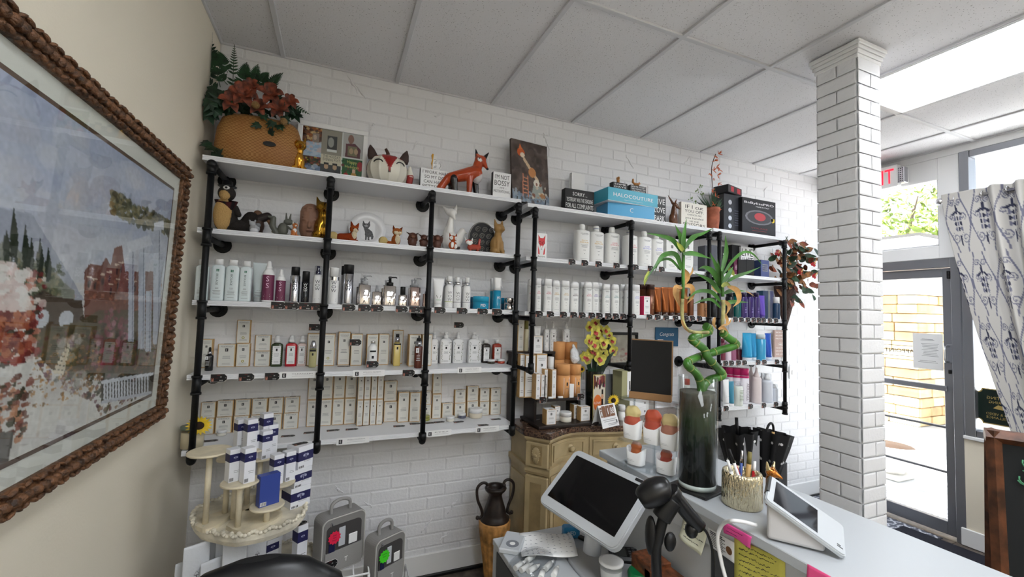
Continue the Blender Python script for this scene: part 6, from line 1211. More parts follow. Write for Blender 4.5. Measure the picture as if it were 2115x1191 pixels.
img.poly(P_((-300,740),(40,728),(70,745),(95,790),(190,830),(205,860),(-20,1000),(-300,1000)),(216,210,206));img.dabs(60,*U_(-150,740),*U_(150,900),.03,[(206,200,198),(222,216,210),(196,188,186)],rg,.4);img.dabs(160,*U_(60,735),*U_(200,800),.005,[(170,120,70),(190,140,90),(120,90,60)],rg,.7)
for k in range(7):img.poly(P_((105+k*5,770-k*9),(128+k*2,772-k*9),(128+k*2,764-k*9),(105+k*5,762-k*9)),(214,200,180))
img.poly(P_((205,780),(330,765),(330,810),(205,830)),(70,62,54));
for k in range(16):x_=212+k*6;img.line(*U_(x_,790-k*.9),*U_(x_,826-k*1.2),.005,(206,206,214))
img.line(*U_(208,788),*U_(318,770),.007,(214,214,222)).line(*U_(208,829),*U_(318,808),.007,(190,190,200))
img.dabs(300,*U_(-120,540),*U_(70,740),.012,[(206,180,176),(226,214,208),(150,60,54),(120,40,40),(60,56,44),(190,120,100)],rg,.85);img.dabs(60,*U_(-40,540),*U_(45,640),.016,[(232,224,220),(222,200,196)],rg,.85);img.dabs(120,*U_(-20,645),*U_(55,730),.009,[(110,40,36),(150,70,50),(180,110,80)],rg,.85);img.dabs(120,*U_(-40,790),*U_(45,900),.01,[(150,96,84),(196,140,110),(70,66,50),(110,70,60)],rg,.85)
img.poly(P_((-60,890),(25,890),(10,960),(-50,960)),(110,104,100));img.noise(5,rg,2)
MB('print_matte').image(img.a,ix0,ix1,iz0,iz1,-.0046).build('print',t);MB('pane').box(-PW/2+FW-.002,PW/2-FW+.002,-.0085,-.0075,FW-.002,PH-FW+.002).build('pane',t)

# ================================================================ CHEST WITH GRANITE TOP
ZG=.892;FP=[(1.695,-.27),(1.80,-.40),(1.907,-.333),(1.965,-.308),(2.04,-.293),(2.137,-.321),(2.213,-.343),(2.30,-.36),(2.378,-.366)];FP=FP+[(4.756-x,y) for x,y in FP[-2::-1]]
def smooth_front(off,x0=1.80,x1=2.956,n=44):
    o=[]
    for i in range(n+1):
        x=x0+(x1-x0)*i/n;y=float(np.interp(x,[p[0] for p in FP],[p[1] for p in FP]));o.append((x,y))
    ys=[p[1] for p in o]
    for _ in range(3):ys=[ys[0]]+[(ys[i-1]+2*ys[i]+ys[i+1])/4 for i in range(1,len(ys)-1)]+[ys[-1]]
    return [(p[0],y-off) for p,y in zip(o,ys)]
def outline(off):return [(1.695-off,-.012),(1.695-off,-.27-off*.5)]+[(1.80-off*.6,-.40-off)]+smooth_front(off)[1:-1]+[(2.956+off*.6,-.40-off),(3.061+off,-.27-off*.5),(3.061+off,-.012)]
def prism(mb,o,z0,z1):
    n=len(o);return mb.add([(x,y,z0) for x,y in o]+[(x,y,z1) for x,y in o],[tuple(range(n))[::-1],tuple(range(n,2*n))]+[(i,(i+1) % n,n+(i+1) % n,n+i) for i in range(n)][::1])
mat('chest',(186,166,126),.45,noise=.07,nscale=9);mat('chest_dark',(160,138,98),.5,noise=.1,nscale=12)
m_=mat('granite',(60,44,38),.14,spec=.6);n=m_.node_tree.nodes;l=m_.node_tree.links;tc=n.new('ShaderNodeTexCoord');v1=n.new('ShaderNodeTexVoronoi');v1.inputs['Scale'].default_value=55;n1=n.new('ShaderNodeTexNoise');n1.inputs['Scale'].default_value=28;n1.inputs['Detail'].default_value=8;rp=n.new('ShaderNodeValToRGB')
for q,c in ((.0,(30,22,20)),(.42,(58,40,34)),(.52,(120,90,70)),(.6,(44,32,30)),(.72,(150,124,104))):
    e_=rp.color_ramp.elements.new(q) if q not in (0,) else rp.color_ramp.elements[0];e_.position=q;e_.color=(*lin(c),1)
mm_=n.new('ShaderNodeMix');mm_.inputs[0].default_value=.45;l.new(tc.outputs['Object'],v1.inputs['Vector']);l.new(tc.outputs['Object'],n1.inputs['Vector']);l.new(n1.outputs['Fac'],mm_.inputs[2]);l.new(v1.outputs['Distance'],mm_.inputs[3]);l.new(mm_.outputs[0],rp.inputs['Fac']);l.new(rp.outputs['Color'],n['Principled BSDF'].inputs['Base Color'])
ch=thing('chest','antique cream serpentine chest with round knobs and a dark granite top','chest',(0,0,0))
prism(MB('chest'),outline(-.028),.06,.857).build('body',ch)
for z0,z1,o_ in ((.842,.857,-.004),(.830,.842,-.014),(.655,.685,-.010),(.64,.655,-.018),(.04,.13,-.008)):prism(MB('chest'),outline(o_),z0,z1).build('moulding',ch)
prism(prism(prism(MB('granite'),outline(.0),.857,.866),outline(.008),.866,.884),outline(.002),.884,ZG).build('granite_top',ch)
bd=MB('chest');sf=smooth_front(.004,n=150)
for x,y in sf:bd.ell((x,y+.014,.836),.004,6,4)
bd.build('beading',ch)['kind']='stuff'
def curved(mb,x0,x1,z0,z1,off,n=18,th=.012):
    o=smooth_front(off,x0,x1,n);b=[(x,y+th) for x,y in o];return prism(mb,o+b[::-1],z0,z1)
for k,(x0,x1) in enumerate(((1.835,2.118),(2.132,2.624),(2.638,2.92))):
    d=curved(MB('chest'),x0,x1,.695,.822,-.02).build('drawer',ch)
    for a,b_,z0,z1 in ((x0+.018,x1-.018,.795,.806),(x0+.018,x1-.018,.711,.722),(x0+.018,x0+.030,.722,.795),(x1-.030,x1-.018,.722,.795)):curved(MB('chest'),a,b_,z0,z1,-.012).build('drawer_moulding',d)
    for xk in ([(x0+x1)/2+(.03 if k == 0 else -.03 if k == 2 else 0)] if k != 1 else [2.30]):
        yk=smooth_front(.0,xk,xk+.01,1)[0][1]+.022;m=MB('chest');m.T=Matrix.Translation((xk,yk,.76)) @ Matrix.Rotation(PI/2,4,'X');m.lathe([(.024,0),(.024,.004),(.018,.008),(.01,.012),(.01,.02),(.017,.026),(.017,.032),(.008,.037)],n=18);m.T=None;m.build('knob',d)
    dd=curved(MB('chest'),x0,x1,.16,.632,-.02).build('door',ch);curved(MB('chest_dark'),x0+.03,x1-.03,.2,.6,-.016).build('door_panel',dd)
for s in (0,1):
    fx=(lambda x:x) if not s else (lambda x:4.756-x);ang=math.atan2(-.13,.105);cx_,cy_c=1.7475,-.335;L_=math.hypot(.105,.13)
    T_=Matrix.Translation((fx(cx_),cy_c,0)) @ Matrix.Rotation(ang if not s else -ang,4,'Z');pil=MB('chest');pil.T=T_;pil.box(-L_*.42,L_*.42,-.004,.02,.69,.828,.003).box(-L_*.42,L_*.42,-.004,.02,.14,.636,.003);po=pil.build('pilaster',ch)
    cv=MB('chest_dark');cv.T=T_;cv.box(-.036,.036,-.0055,0,.705,.815);cv.m('chest')
    for i in range(11):a=PI*i/10;cv.tube([(0,-.008,.758),(.026*math.cos(a),-.011,.762+.044*math.sin(a))],[.004,.0055],6);cv.tube([(0,-.008,.758),(.022*math.cos(a),-.010,.754-.04*math.sin(a))],[.004,.005],6)
    cv.ell((0,-.012,.758),(.011,.008,.011),10,6);cv.build('carved_shell',po);pn=MB('chest_dark');pn.T=T_;pn.box(-.036,.036,-.0055,0,.2,.6);pn.build('panel',po)
MB('chest').box(1.715,1.726,-.25,-.03,.2,.6,.003).build('side_panel',ch)
for x,y in ((1.74,-.25),(3.0,-.25),(1.74,-.06),(3.0,-.06),(2.378,-.3)):MB('chest').lathe([(.03,0),(.035,.02),(.03,.06)],c=(x,y,0),n=14).build('foot',ch)

# ---------------------------------------------------------------- stepped display rack on the chest
mat('dark_wood',(34,26,24),.4);rk=thing('tiered_rack','black wooden three-step product rack on the granite top','display rack',(1.955,0,ZG));RX=1.955
R1,R2,R3=.912-ZG,1.055-ZG,1.335-ZG
for n_,(x0,x1,y0,y1,z) in dict(lower=(-.185,.235,-.31,-.03,R1),middle=(-.165,.165,-.235,-.03,R2),top=(-.29,.02,-.115,-.02,R3)).items():MB('dark_wood').box(x0,x1,y0,y1,z-.016,z,.002).build('step',rk)
for q in ((-.165,-.15,-.2,-.04,R1,R2-.016),(.15,.165,-.2,-.04,R1,R2-.016),(-.28,-.262,-.11,-.03,.0,R3-.016),(.0,.018,-.11,-.03,R2,R3-.016),(-.262,.0,-.04,-.03,R2+.08,R2+.11),(-.18,.23,-.3,-.285,0,R1-.016),(-.18,.23,-.05,-.04,0,R1-.016)):MB('dark_wood').box(*q).build('riser',rk)
Z1,Z2,Z3=ZG+R1,ZG+R2,ZG+R3
c1=lambda x,y:(1040+x/3.97,640+y/3.97)
def rc(label,x0,x1,y0,yf,Z,z0=None,d=.05,**k):
    (l,tp),(r,_)=c1(x0,y0),c1(x1,y0);z0=Z if z0 is None else z0;zt=zat((l+r)/2,tp,yf);zm=(z0+zt)/2;a,b=xat(l,yf,zm),xat(r,yf,zm);carton(label,(a+b)/2,yf,z0,b-a-.001,zt-z0,d,**k);return zt+.001
rc('tall carton at the back left of the tiered rack',118,168,72,-.10,Z3,d=.05);
def rb(label,x0,x1,y0,y,Z,mt,cp_,**k):
    (l,tp),(r,_)=c1(x0,y0),c1(x1,y0);x,w,h=fit(l,r,tp,y,Z);return bottle(label,'bottle',x,y,Z,w,h,mt,cp_,**k)
rb('cream bottle with an olive cap on the rack top step',166,205,85,-.08,Z3,C3(222,214,180,.3),cap_cyl(C3(140,134,70,.4),.4,.72,1),shoulder=(.68,.72),neck=.4)
for i,(a,b,c_) in enumerate([(330,370,92),(377,430,90),(484,540,95)]):rb(['white pump bottle on the rack top, leftmost','white pump bottle on the rack top, middle','white pump bottle behind the orange canisters'][i],a,b,c_,-.075,Z3 if i < 2 else Z3,'white',cap_pump('white',-1,.74,.2,.5),name='pump_bottle',d=.03,e=4,shoulder=(.68,.75),neck=.22,group='pump bottles on the rack',prt=pr_pump)
x,w,h=fit(*c1(250,0)[:1],c1(303,0)[0],c1(0,132)[1],-.10,Z3);t=tube_up('small white squeeze tube on the rack beside the pump bottles',c1(250,0)[0],c1(303,0)[0],c1(0,132)[1],-.095,Z3,'white','white')
# second level of cartons stands on the middle step, in front of the top step
ya=-.165
za=rc('white carton on the rack left, under another carton',175,262,365,ya,Z2,d=.045,side='kraft',face='white');zb_=rc('white carton on the rack beside the deodorant bottle',266,356,360,ya,Z2,d=.045,face='white');rc('white carton stacked on top of the two rack cartons',243,322,212,ya,Z2,max(za,zb_),d=.045,face='white')
rc('tan-sided carton half behind the middle shelf pipe',133,172,360,ya+.01,Z2,d=.045,face='white')
rb('small white roll-on bottle with a square cap on the rack',356,410,382,-.15,Z2,'white',cap_cyl('white',.44,.52,1),e=4,shoulder=(.48,.52),neck=.42,prt=lambda m,w,h,y:m.rect(-w*.1,w*.1,h*.2,h*.36,y))
peach=C3(226,164,104,.7)
def canister(label,x0,x1,y0,y,Z,z0=None,lab=True):
    (l,tp),(r,_)=c1(x0,y0),c1(x1,y0);z0=Z if z0 is None else z0;zt=zat((l+r)/2,tp,y);a,b=xat(l,y,(z0+zt)/2),xat(r,y,(z0+zt)/2);w,h=b-a,zt-z0
    t=thing('canister',label,'canister',((a+b)/2,y,z0),0,'peach cardboard canisters');MB(peach).lathe([(w*.5,0),(w*.5,h*.66)],n=22).build('tube',t);MB(peach).lathe([(w*.512,h*.665),(w*.512,h*.985),(w*.49,h)],n=22).build('lid',t)
    m=MB('white');m.warp=w*.51;m.rect(-w*.2,w*.36,h*.1,h*.6,-w*.515);m.m('ink').rect(w*.02,w*.14,h*.36,h*.46,-w*.519);m.m('grey_ink').lines(w*.08,h*.54,-w*.519,w*.4,2,h*.03,h*.01).lines(w*.08,h*.28,-w*.519,w*.35,4,h*.035,h*.01);m.warp=None;m.build('label',t);return zt
zc1=canister('peach canister on the rack, rear left',402,494,258,-.085,Z2);zc2=canister('peach canister on the rack, rear right behind the plastic bag',498,592,260,-.085,Z2);zf1=canister('peach canister on the rack, front left',440,536,440,-.185,Z2);zf2=canister('peach canister on the rack, front right with a leaning card',541,626,442,-.17,Z2)
p=at(*c1(583,365),y=-.17);t=thing('plastic_bag','clear plastic bag of white cotton standing on the front right canister','bag',(p[0],-.17,zf2+.0005));fm=fig([('e',(0,0,.4),(.26,.2,.4),WHT),('e',(-.08,-.03,.62),(.2,.16,.22),WHT),('k',(-.02,0,.75),(-.1,0,.97),.12,.07,WHT),('e',(.1,-.08,.3),(.16,.12,.2),WHT)],.125,.03);fm.materials.clear();fm.materials.append(mat('bag_white',(236,238,242),.25,bump=1,bscale=60));fig_obj(fm,'bag',t)
p=at(*c1(562,650),y=-.235);solo(MB('white').slab([(-.014,0),(.016,-.012+.012),(.018,.085),(-.014,.088)],-.001,.001),'info_card','small white card leaning on the front right canister','card',(p[0],-.228,Z2))
for i,(a,b,c_) in enumerate([(235,303,522),(306,346,528),(333,362,482),(366,432,487)]):rc(['slim tan-sided carton, front left on the rack middle step','slim tan-sided carton, second on the rack middle step','slim tan-sided carton, hidden third on the rack middle step','taller slim carton left of the front canister'][i],a+(30 if i in (0,3) else 0),b,c_,-.232+.03*(i in (1,2)),Z2,d=.06,face='white')
for i,(a,b) in enumerate([(385,692),(465,690)]):p=at(*c1(a,b),y=-.228);m=MB('white');m.tube([(-.016,0,.007),(.016,-.006,.007)],[.0075,.006],10).build;t=solo(m,'sample_tube',['white sample tube lying on the rack before the slim cartons','white sample tube lying on the rack before the canister'][i],'tube',(p[0],-.2275+.0,Z2))
for i,(x0,x1,y0,yf,d_) in enumerate([(350,432,815,-.285,.055),(420,465,790,-.22,.05),(575,625,775,-.2,.05),(632,711,792,-.265,.05)]):rc(['square skincare carton, front left on the rack lower step','square skincare carton, behind the front left one on the lower step','square skincare carton, behind the front right one on the lower step','square skincare carton, front right on the rack lower step'][i],x0,x1,y0,yf,Z1,d=d_,face='white',short=True)
(l,tp),(r,_)=c1(466,832),c1(551,832);jar('round white jar with a dark lid print on the rack lower step',l,r,tp,-.235,Z1,frost,'white',.55)
for i,(a,b) in enumerate([(325,738),(635,710)]):p=at(*c1(a,b),y=-.2375);price_tag(['black price tag on the rack under the slim cartons','black price tag on the rack under the canisters'][i],p[0],-.2375,p[2],'b')
p=at(*c1(262,893),z=Z1+.001);price_tag('price tag lying flat on the rack lower step',p[0],p[1],Z1+.0012,'b',(-PI/2,0,.1))

# ---------------------------------------------------------------- orchid and the rest of the chest top
vx,vy=2.262,-.14;t=thing('orchid_vase','yellow and red orchid in a dark glass vase on the chest','flower vase',(vx,vy,ZG));Po=lambda x,y,d=-.17:tuple(at(*c1(x,y),y=d)-np.array((vx,vy,ZG)))
mat('smoke_glass',(46,52,50),.08,trans=.35);hv=zat(1220,765,vy)-ZG;MB('smoke_glass').lathe([(.05,0),(.055,.01),(.058,hv*.5),(.06,hv)],n=24,cap=(True,False)).build('vase',t);MB(C3(46,50,40,.9)).cyl(.05,.006,hv*.45).build('gravel',t)
for q in ((700,300),(745,180),(770,330)):MB(C3(60,74,40,.6)).tube(arc([(0,0,hv*.3),tuple(Vector(Po(*q))*.5+Vector((0,0,.05))),Po(*q)],6),.004,6).build('stem',t)
for a in range(4):blade(MB('ivy'),[(0,0,hv*.6),(.05*(a-1.5),-.03,hv*1.2),(.09*(a-1.5),-.05,hv*1.45)],.03).build('leaf',t)
mat('petal_y',(206,196,84),.5,noise=.2,nscale=30);mat('petal_r',(168,54,50),.5,noise=.3,nscale=40)
for k,(x,y,s) in enumerate([(750,100,.045),(705,135,.045),(748,180,.05),(795,165,.04),(835,165,.04),(700,250,.05),(765,225,.055),(720,330,.05),(815,265,.05),(780,335,.045),(745,350,.05),(885,250,.04),(895,330,.045),(680,390,.05),(785,395,.055),(820,365,.045),(655,380,.04),(735,280,.05),(860,200,.035),(800,300,.045)]):
    c=Vector(Po(x,y,-.16-.03*(k % 3)));rr=random.Random(k);fl_=MB('petal_y')
    for i in range(5):a=2*PI*i/5+rr.uniform(0,1);d_=Vector((math.cos(a),-.25,math.sin(a))).normalized();blade(fl_,[c,c+d_*s*.5,c+d_*s*.9],s*.85,(0,-1,0),fold=.25,prof=lambda u:math.sin(PI*min(1,.12+u*.86))**.5)
    fl_.m('petal_r');blade(fl_,[c+Vector((0,-.004,0)),c+Vector((rr.uniform(-.3,.3)*s,-.4*s,-.5*s))],s*.7,(0,-1,.3));fl_.ell(tuple(c+Vector((0,-.006,0))),s*.16,8,6);fl_.build('blossom',t)
# brochure stand
T0=at(*c1(735,890),y=-.27);x0=xat(c1(735,0)[0],-.27,ZG+.1);x1=xat(c1(828,0)[0],-.27,ZG+.1);hm=zat(*c1(780,530),-.27)-ZG;w=x1-x0;t=thing('brochure','nail polish brochure with an orange circle standing on the chest','brochure',((x0+x1)/2,-.27,ZG),-.1)
MB(C3(206,190,110,.5)).box(-w/2,w/2,0,.004,0,hm).build('card',t);img=Img(40,130,(214,206,190));rg=np.random.default_rng(6);img.dabs(40,0,.02,1,.22,.08,[(120,60,50),(60,40,40),(180,60,110),(200,150,130)],rg).ell(.38,.58,.36,.17,(222,120,60)).rect(.7,.3,.84,.95,(40,34,34)).ell(.77,.45,.12,.05,(206,160,130)).rect(.05,.85,.45,1,(110,60,60)).ell(.3,.9,.2,.08,(190,140,110));m=MB('print_gloss').image(img.a,-w*.47,w*.47,.004,hm-.004,-.0006);m.m('white').text('LOVE',-w*.12,hm*.42,-.0012,hm*.05,w*.5);m.build('print',t)
# tent calendar with 188
p=at(1262,880,z=ZG);t=thing('counter_calendar','white tent card with brown flip digits reading 188','calendar',(p[0]-.02,p[1]+.03,ZG),.30);w,h=.165,.13
for s,nm in ((-1,'front_panel'),(1,'back_panel')):m=MB('white');m.add([(-w/2,s*.045,0),(w/2,s*.045,0),(w/2,s*.003,h),(-w/2,s*.003,h),(-w/2,s*.043,0),(w/2,s*.043,0),(w/2,s*.001,h),(-w/2,s*.001,h)],[(0,1,2,3),(7,6,5,4),(0,4,5,1),(2,6,7,3),(1,5,6,2),(0,3,7,4)]);m.build(nm,t)
tilt=Matrix.Translation((0,-.0455,0)) @ Matrix.Rotation(-math.atan2(.042,h),4,'X');m=MB(C3(126,84,58,.6));m.T=tilt
for a,b in ((-.34,-.14),(-.12,.1),(.12,.38)):m.rect(w*a,w*b,h*.48,h*1.0,-.001)
m.rect(-w*.46,-w*.36,h*.5,h*.95,-.001);m.build('flip_card',t);m=MB('white');m.T=tilt;m.text('1',w*-.01,h*.74,-.0018,h*.3).text('88',w*.25,h*.74,-.0018,h*.3,w*.22);m.rect(-w*.44,-w*.38,h*.55,h*.75,-.0018).disc(-w*.41,h*.83,w*.03,w*.03,-.0018,10);m.m('grey_ink').lines(0,h*.36,-.0018,w*.8,2,h*.08,h*.02).lines(w*.1,h*.16,-.0018,w*.55,2,h*.06,h*.02).rect(w*.34,w*.42,h*.14,h*.3,-.0018);m.build('lettering',t)
MB('ink').tube([(-w*.4,0,h),(w*.4,0,h)],.002,6).build('binding',t)
# device box on two white boxes
yb=-.17
for k in range(2):
    xa,xb=xat(1292,yb,ZG+.03),xat(1330,yb,ZG+.03);t=thing('storage_box',['flat white storage box on the granite, lower of two','flat white storage box carrying the sunflower, upper of two'][k],'box',((xa+xb)/2,yb+.04,ZG+k*.058),.22);w=xb-xa+.02;MB('white').box(-w/2,w/2,-.06,.06,0,.057,.002).build('box',t);m=MB(C3(178,176,140,.6));m.box(-w/2-.0006,-w/2,-.058,.058,.002,.055);m.build('side',t);MB('ink').rect(w*.38,w*.44,.02,.034,-.0605).build('mark',t)
zq=ZG+.117;xa,xb=xat(1277,-.14,zq+.1),xat(1310,-.14,zq+.1);w=xb-xa;hq=zat(1295,765,-.14)-zq;t=thing('device_box','upright olive and white box with a dark slot behind the flat boxes','box',((xa+xb)/2+.005,-.10,zq),.22);MB(C3(170,168,128,.6)).box(-w/2,w/2,-.045,.04,0,hq,.002).build('box',t);m=MB('white').rect(-w*.1,w*.42,hq*.05,hq*.96,-.0456);m.m('ink').rect(w*.05,w*.14,hq*.3,hq*.62,-.046).rect(w*.02,w*.3,hq*.26,hq*.28,-.046);m.build('front_panel',t)
def sunflower(label,px,py,y,s,Z,rz=0):
    p=at(px,py,y=y);t=thing('sunflower',label,'flower',(p[0],y,p[2]),rz);c=Vector((0,0,0))
    for i in range(18):a=2*PI*i/18;d_=Vector((math.cos(a),-.12,math.sin(a)*.85+.0));blade(MB('sun_y'),[c,c+d_*s*.5,c+d_*s],s*.34,(0,-1,.2),fold=.15).build('petal',t)
    MB(C3(46,30,20,.9)).ell((0,-.006,0),(s*.38,s*.14,s*.34),14,8).build('disc',t)
    zz_=Z-p[2]
    if zz_ < -.02:MB(C3(80,110,50,.6)).tube([(0,.0,0),(0,.01,zz_*.5),(0,.005,zz_+.002)],.003,6).build('stem',t)
    return t
mat('sun_y',(240,204,50),.5,noise=.1,nscale=40)
sunflower('yellow sunflower leaning over the flat white boxes',1313,808,-.24,.042,ZG+.116,.2);sunflower('yellow sunflower above the tent calendar',1266,826,-.26,.048,ZG)
sunflower('yellow sunflower peeping out behind the peach canister',1201,762,-.12,.03,ZG)
(l,tp),(r,_)=c1(945,778),c1(992,778);jar('plain white jar beside the calendar on the chest',l,r,tp,-.24,ZG,'satin','white',.6)
x,w,h=fit(1319,1332,783,-.14,ZG);bottle('plain white bottle beside the upper flat box','bottle',x+.01,-.13,ZG,w,h,'satin',cap_cyl('white',.32,.82,1),shoulder=(.74,.82),neck=.3)
t,h=place_fig('orange fox ornament with a white belly behind the storage boxes','figurine',sit((196,100,40),WHT,WHT,None),1312,1329,758,-.08,ZG+.13,.2,'fig');o=MB('satin').box(-.05,.05,-.045,.045,0,.1295);solo(o,'storage_box','small white box under the orange fox ornament','box',(t.location[0],-.08,ZG))
t=thing('leaning_panel','grey glossy panel leaning behind the calendar','panel',(xat(1262,-.06,ZG+.2),-.05,ZG));t.rotation_euler=(-.1,0,.1);MB(C3(128,130,134,.2)).box(-.075,.065,-.003,.003,0,.27,.002).build('panel',t);MB(C3(200,200,204,.3)).box(.06,.066,-.004,.004,0,.27).build('edge',t)
xa,xb,zt,z0=xat(1257,-.035,1.3),xat(1318,-.035,1.3),zat(1290,686,-.035),zat(1290,754,-.035);w=xb-xa
t=thing('butterfly_frame','black framed butterfly print hanging on the brick wall','picture frame',((xa+xb)/2,-.02,z0));h=zt-z0;f=MB('black')
for a0,a1,b0,b1 in ((-w/2,w/2,h-.02,h),(-w/2,w/2,0,.02),(-w/2,-w/2+.02,.02,h-.02),(w/2-.02,w/2,.02,h-.02)):f.box(a0,a1,-.016,.008,b0,b1,.002)
f.build('frame',t);img=Img(50,50,(176,166,156));rg=np.random.default_rng(9);img.noise(10,rg).dabs(40,0,.5,1,1,.05,[(150,120,116),(170,150,140),(140,110,110)],rg,.6);img.ell(.66,.68,.08,.05,(170,90,96)).ell(.78,.66,.07,.05,(180,110,110));MB('print_gloss').image(img.a,-w/2+.02,w/2-.02,.02,h-.02,-.004).build('print',t);MB('pane').box(-w/2+.018,w/2-.018,-.0085,-.0075,.018,h-.018).build('pane',t)
xa,xb,zt,z0=xat(1353.6,-.012,1.43),xat(1401,-.012,1.43),zat(1377,676,-.012),zat(1377,715,-.012);w,h=xb-xa,zt-z0
t=thing('congrats_poster','blue poster with white script congrats pinned to the brick wall','poster',((xa+xb)/2,-.009,z0));MB(C3(34,96,136,.5)).box(-w/2,w/2,-.0015,0,0,h).build('sheet',t);MB('white').text('Congrats',0,h*.62,-.0022,h*.25,w*.62,shear=.25).lines(-w*.28,h*.36,-.0022,w*.28,4,h*.07,h*.025).build('lettering',t)
t=thing('potted_herb','small dark green herb in a white pot behind the chalkboard','potted plant',(xat(1344,-.1,1.42),-.1,ZG));hz=zat(1340,708,-.1)-ZG;MB('white').loft([(0,.03,.03,4),(hz-.05,.042,.042,4),(hz-.04,.042,.042,4)],n=20).build('pot',t);rr=random.Random(4)
for k in range(46):a=rr.uniform(0,6.28);q=rr.uniform(.02,.085);lobed(MB('fern'),(q*math.cos(a),q*math.sin(a)*.5-.01,hz-.035+rr.uniform(0,.04)),(math.cos(a),0,.5),(0,-1,.6),.03).build('leaf',t)
for i,(l,r,tp,y,mt) in enumerate([(1444,1458,800,-.2,C3(206,212,224,.3)),(1459,1474,790,-.2,'satin'),(1424,1440,806,-.15,'satin'),(1414,1424,782,-.15,'satin')]):
    x,w,h=fit(l,r,tp,y,ZG);bottle(['grey white bottle behind the glass vase on the chest','white round bottle right of the glass vase on the chest','white bottle with black cap behind the vase rim','slim white and red bottle beside the chalkboard'][i],'bottle',x,y,ZG,w,h,mt,cap_cyl('black' if i == 2 else 'white' if i < 2 else C3(206,80,60,.4),.4,.82,1),shoulder=(.74,.82),neck=.36)

# ================================================================ RECEPTION DESK
ZT,ZK=1.06,.75;mat('desk_white',(190,194,198),.3);mat('desk_dark',(70,72,74),.5);mat('desk_grey',(190,191,192),.5)
t=thing('reception_counter','long white raised reception counter with a dark grey inner panel','counter',(1.80,-2.6,0));ox,oy=1.80,-2.6
MB('desk_white').box(1.605-ox,1.985-ox,-4.2-oy,-1.17-oy,ZT-.025,ZT,.002).build('top',t);MB('desk_grey').box(1.628-ox,1.66-ox,-4.18-oy,-1.2-oy,.0,ZT-.025).build('inner_panel',t);MB('desk_grey').box(1.623-ox,1.628-ox,-4.18-oy,-1.2-oy,.955,ZT-.025,.001).build('upper_strip',t)
MB('desk_dark').box(1.624-ox,1.628-ox,-4.18-oy,-1.69-oy,.05,.953).build('dark_panel',t);MB('desk_white').box(1.94-ox,1.965-ox,-4.18-oy,-1.2-oy,0,ZT-.025).build('outer_panel',t);MB('desk_white').box(1.66-ox,1.94-ox,-1.225-oy,-1.2-oy,0,ZT-.025).build('end_panel',t)
t=thing('desk_unit','low white desk with dark grey drawer fronts in front of the counter','desk',(1.41,-1.7,0));ox,oy=1.41,-1.7
MB('desk_white').box(1.205-ox,1.62-ox,-2.3-oy,-1.085-oy,ZK-.022,ZK,.002).build('top',t);MB('desk_white').box(1.21-ox,1.62-ox,-2.3-oy,-1.09-oy,.0,.05).box(1.225-ox,1.62-ox,-2.3-oy,-1.10-oy,.05,ZK-.022).box(1.207-ox,1.225-ox,-1.112-oy,-1.09-oy,0,ZK-.022).box(1.207-ox,1.225-ox,-1.73-oy,-1.71-oy,0,ZK-.022).build('carcass',t)
for k in range(3):d=MB('desk_dark').box(1.209-ox,1.224-ox,-1.705-oy,-1.117-oy,.06+k*.222,.275+k*.222,.002).build('drawer',t);MB('silver').box(1.199-ox,1.209-ox,-1.5-oy,-1.33-oy,.255+k*.222,.262+k*.222,.002).build('handle',d)

# point-of-sale screen
Mx=Matrix(((.252,-.746,-.616,0),(-.966,-.157,-.204,0),(-.055,-.647,.761,0),(0,0,0,1)))   # local x along the screen, y down, z out of the glass
Xa=Vector((.252,-.966,-.055)).normalized();Na=Vector((-.616,-.204,.761)).normalized();Ya=Na.cross(Xa).normalized();Xa=Ya.cross(Na).normalized()
def frame_obj(o,X,Y,N,c):o.matrix_world=Matrix(((X[0],Y[0],N[0],c[0]),(X[1],Y[1],N[1],c[1]),(X[2],Y[2],N[2],c[2]),(0,0,0,1)))
def rrect(w,h,r,k=6):
    P=[]
    for cx,cy,a0 in ((w/2-r,h/2-r,0),(-w/2+r,h/2-r,PI/2),(-w/2+r,-h/2+r,PI),(w/2-r,-h/2+r,1.5*PI)):P += [(cx+r*math.cos(a0+PI/2*i/k),cy+r*math.sin(a0+PI/2*i/k)) for i in range(k+1)]
    return P
def plate(mb,o,z0,z1):return prism(mb,o,z0,z1)
t=thing('checkout_screen','white checkout touch screen with a black display tilted on the desk','screen');frame_obj(t,Xa,Ya,Na,(1.454,-1.359,.99))
plate(plate(MB('desk_white'),rrect(.345,.238,.026),-.022,-.004),rrect(.338,.231,.024),-.004,0).build('housing',t);plate(MB(C3(8,8,10,.06)),[(-.150,-.085),(.148,-.085),(.148,.095),(-.150,.095)],0,.0008).build('display',t);plate(MB(C3(40,40,42,.3)),[(.105,.104),(.155,.104),(.155,.114),(.105,.114)],0,.0012).build('camera_slot',t)
MB(C3(206,208,212,.35)).tube([(0,0,-.02),(.0,-.06,-.1),(0,-.12,-.16)],[.03,.028,.03],12).build('neck',t)
bs=solo(MB(C3(170,172,176,.35)).loft([(0,.1,.14,4),(.008,.1,.14,4),(.012,.095,.135,4)],n=28),'screen_base','grey base plate under the checkout screen','stand',(1.49,-1.40,ZK+.0004));
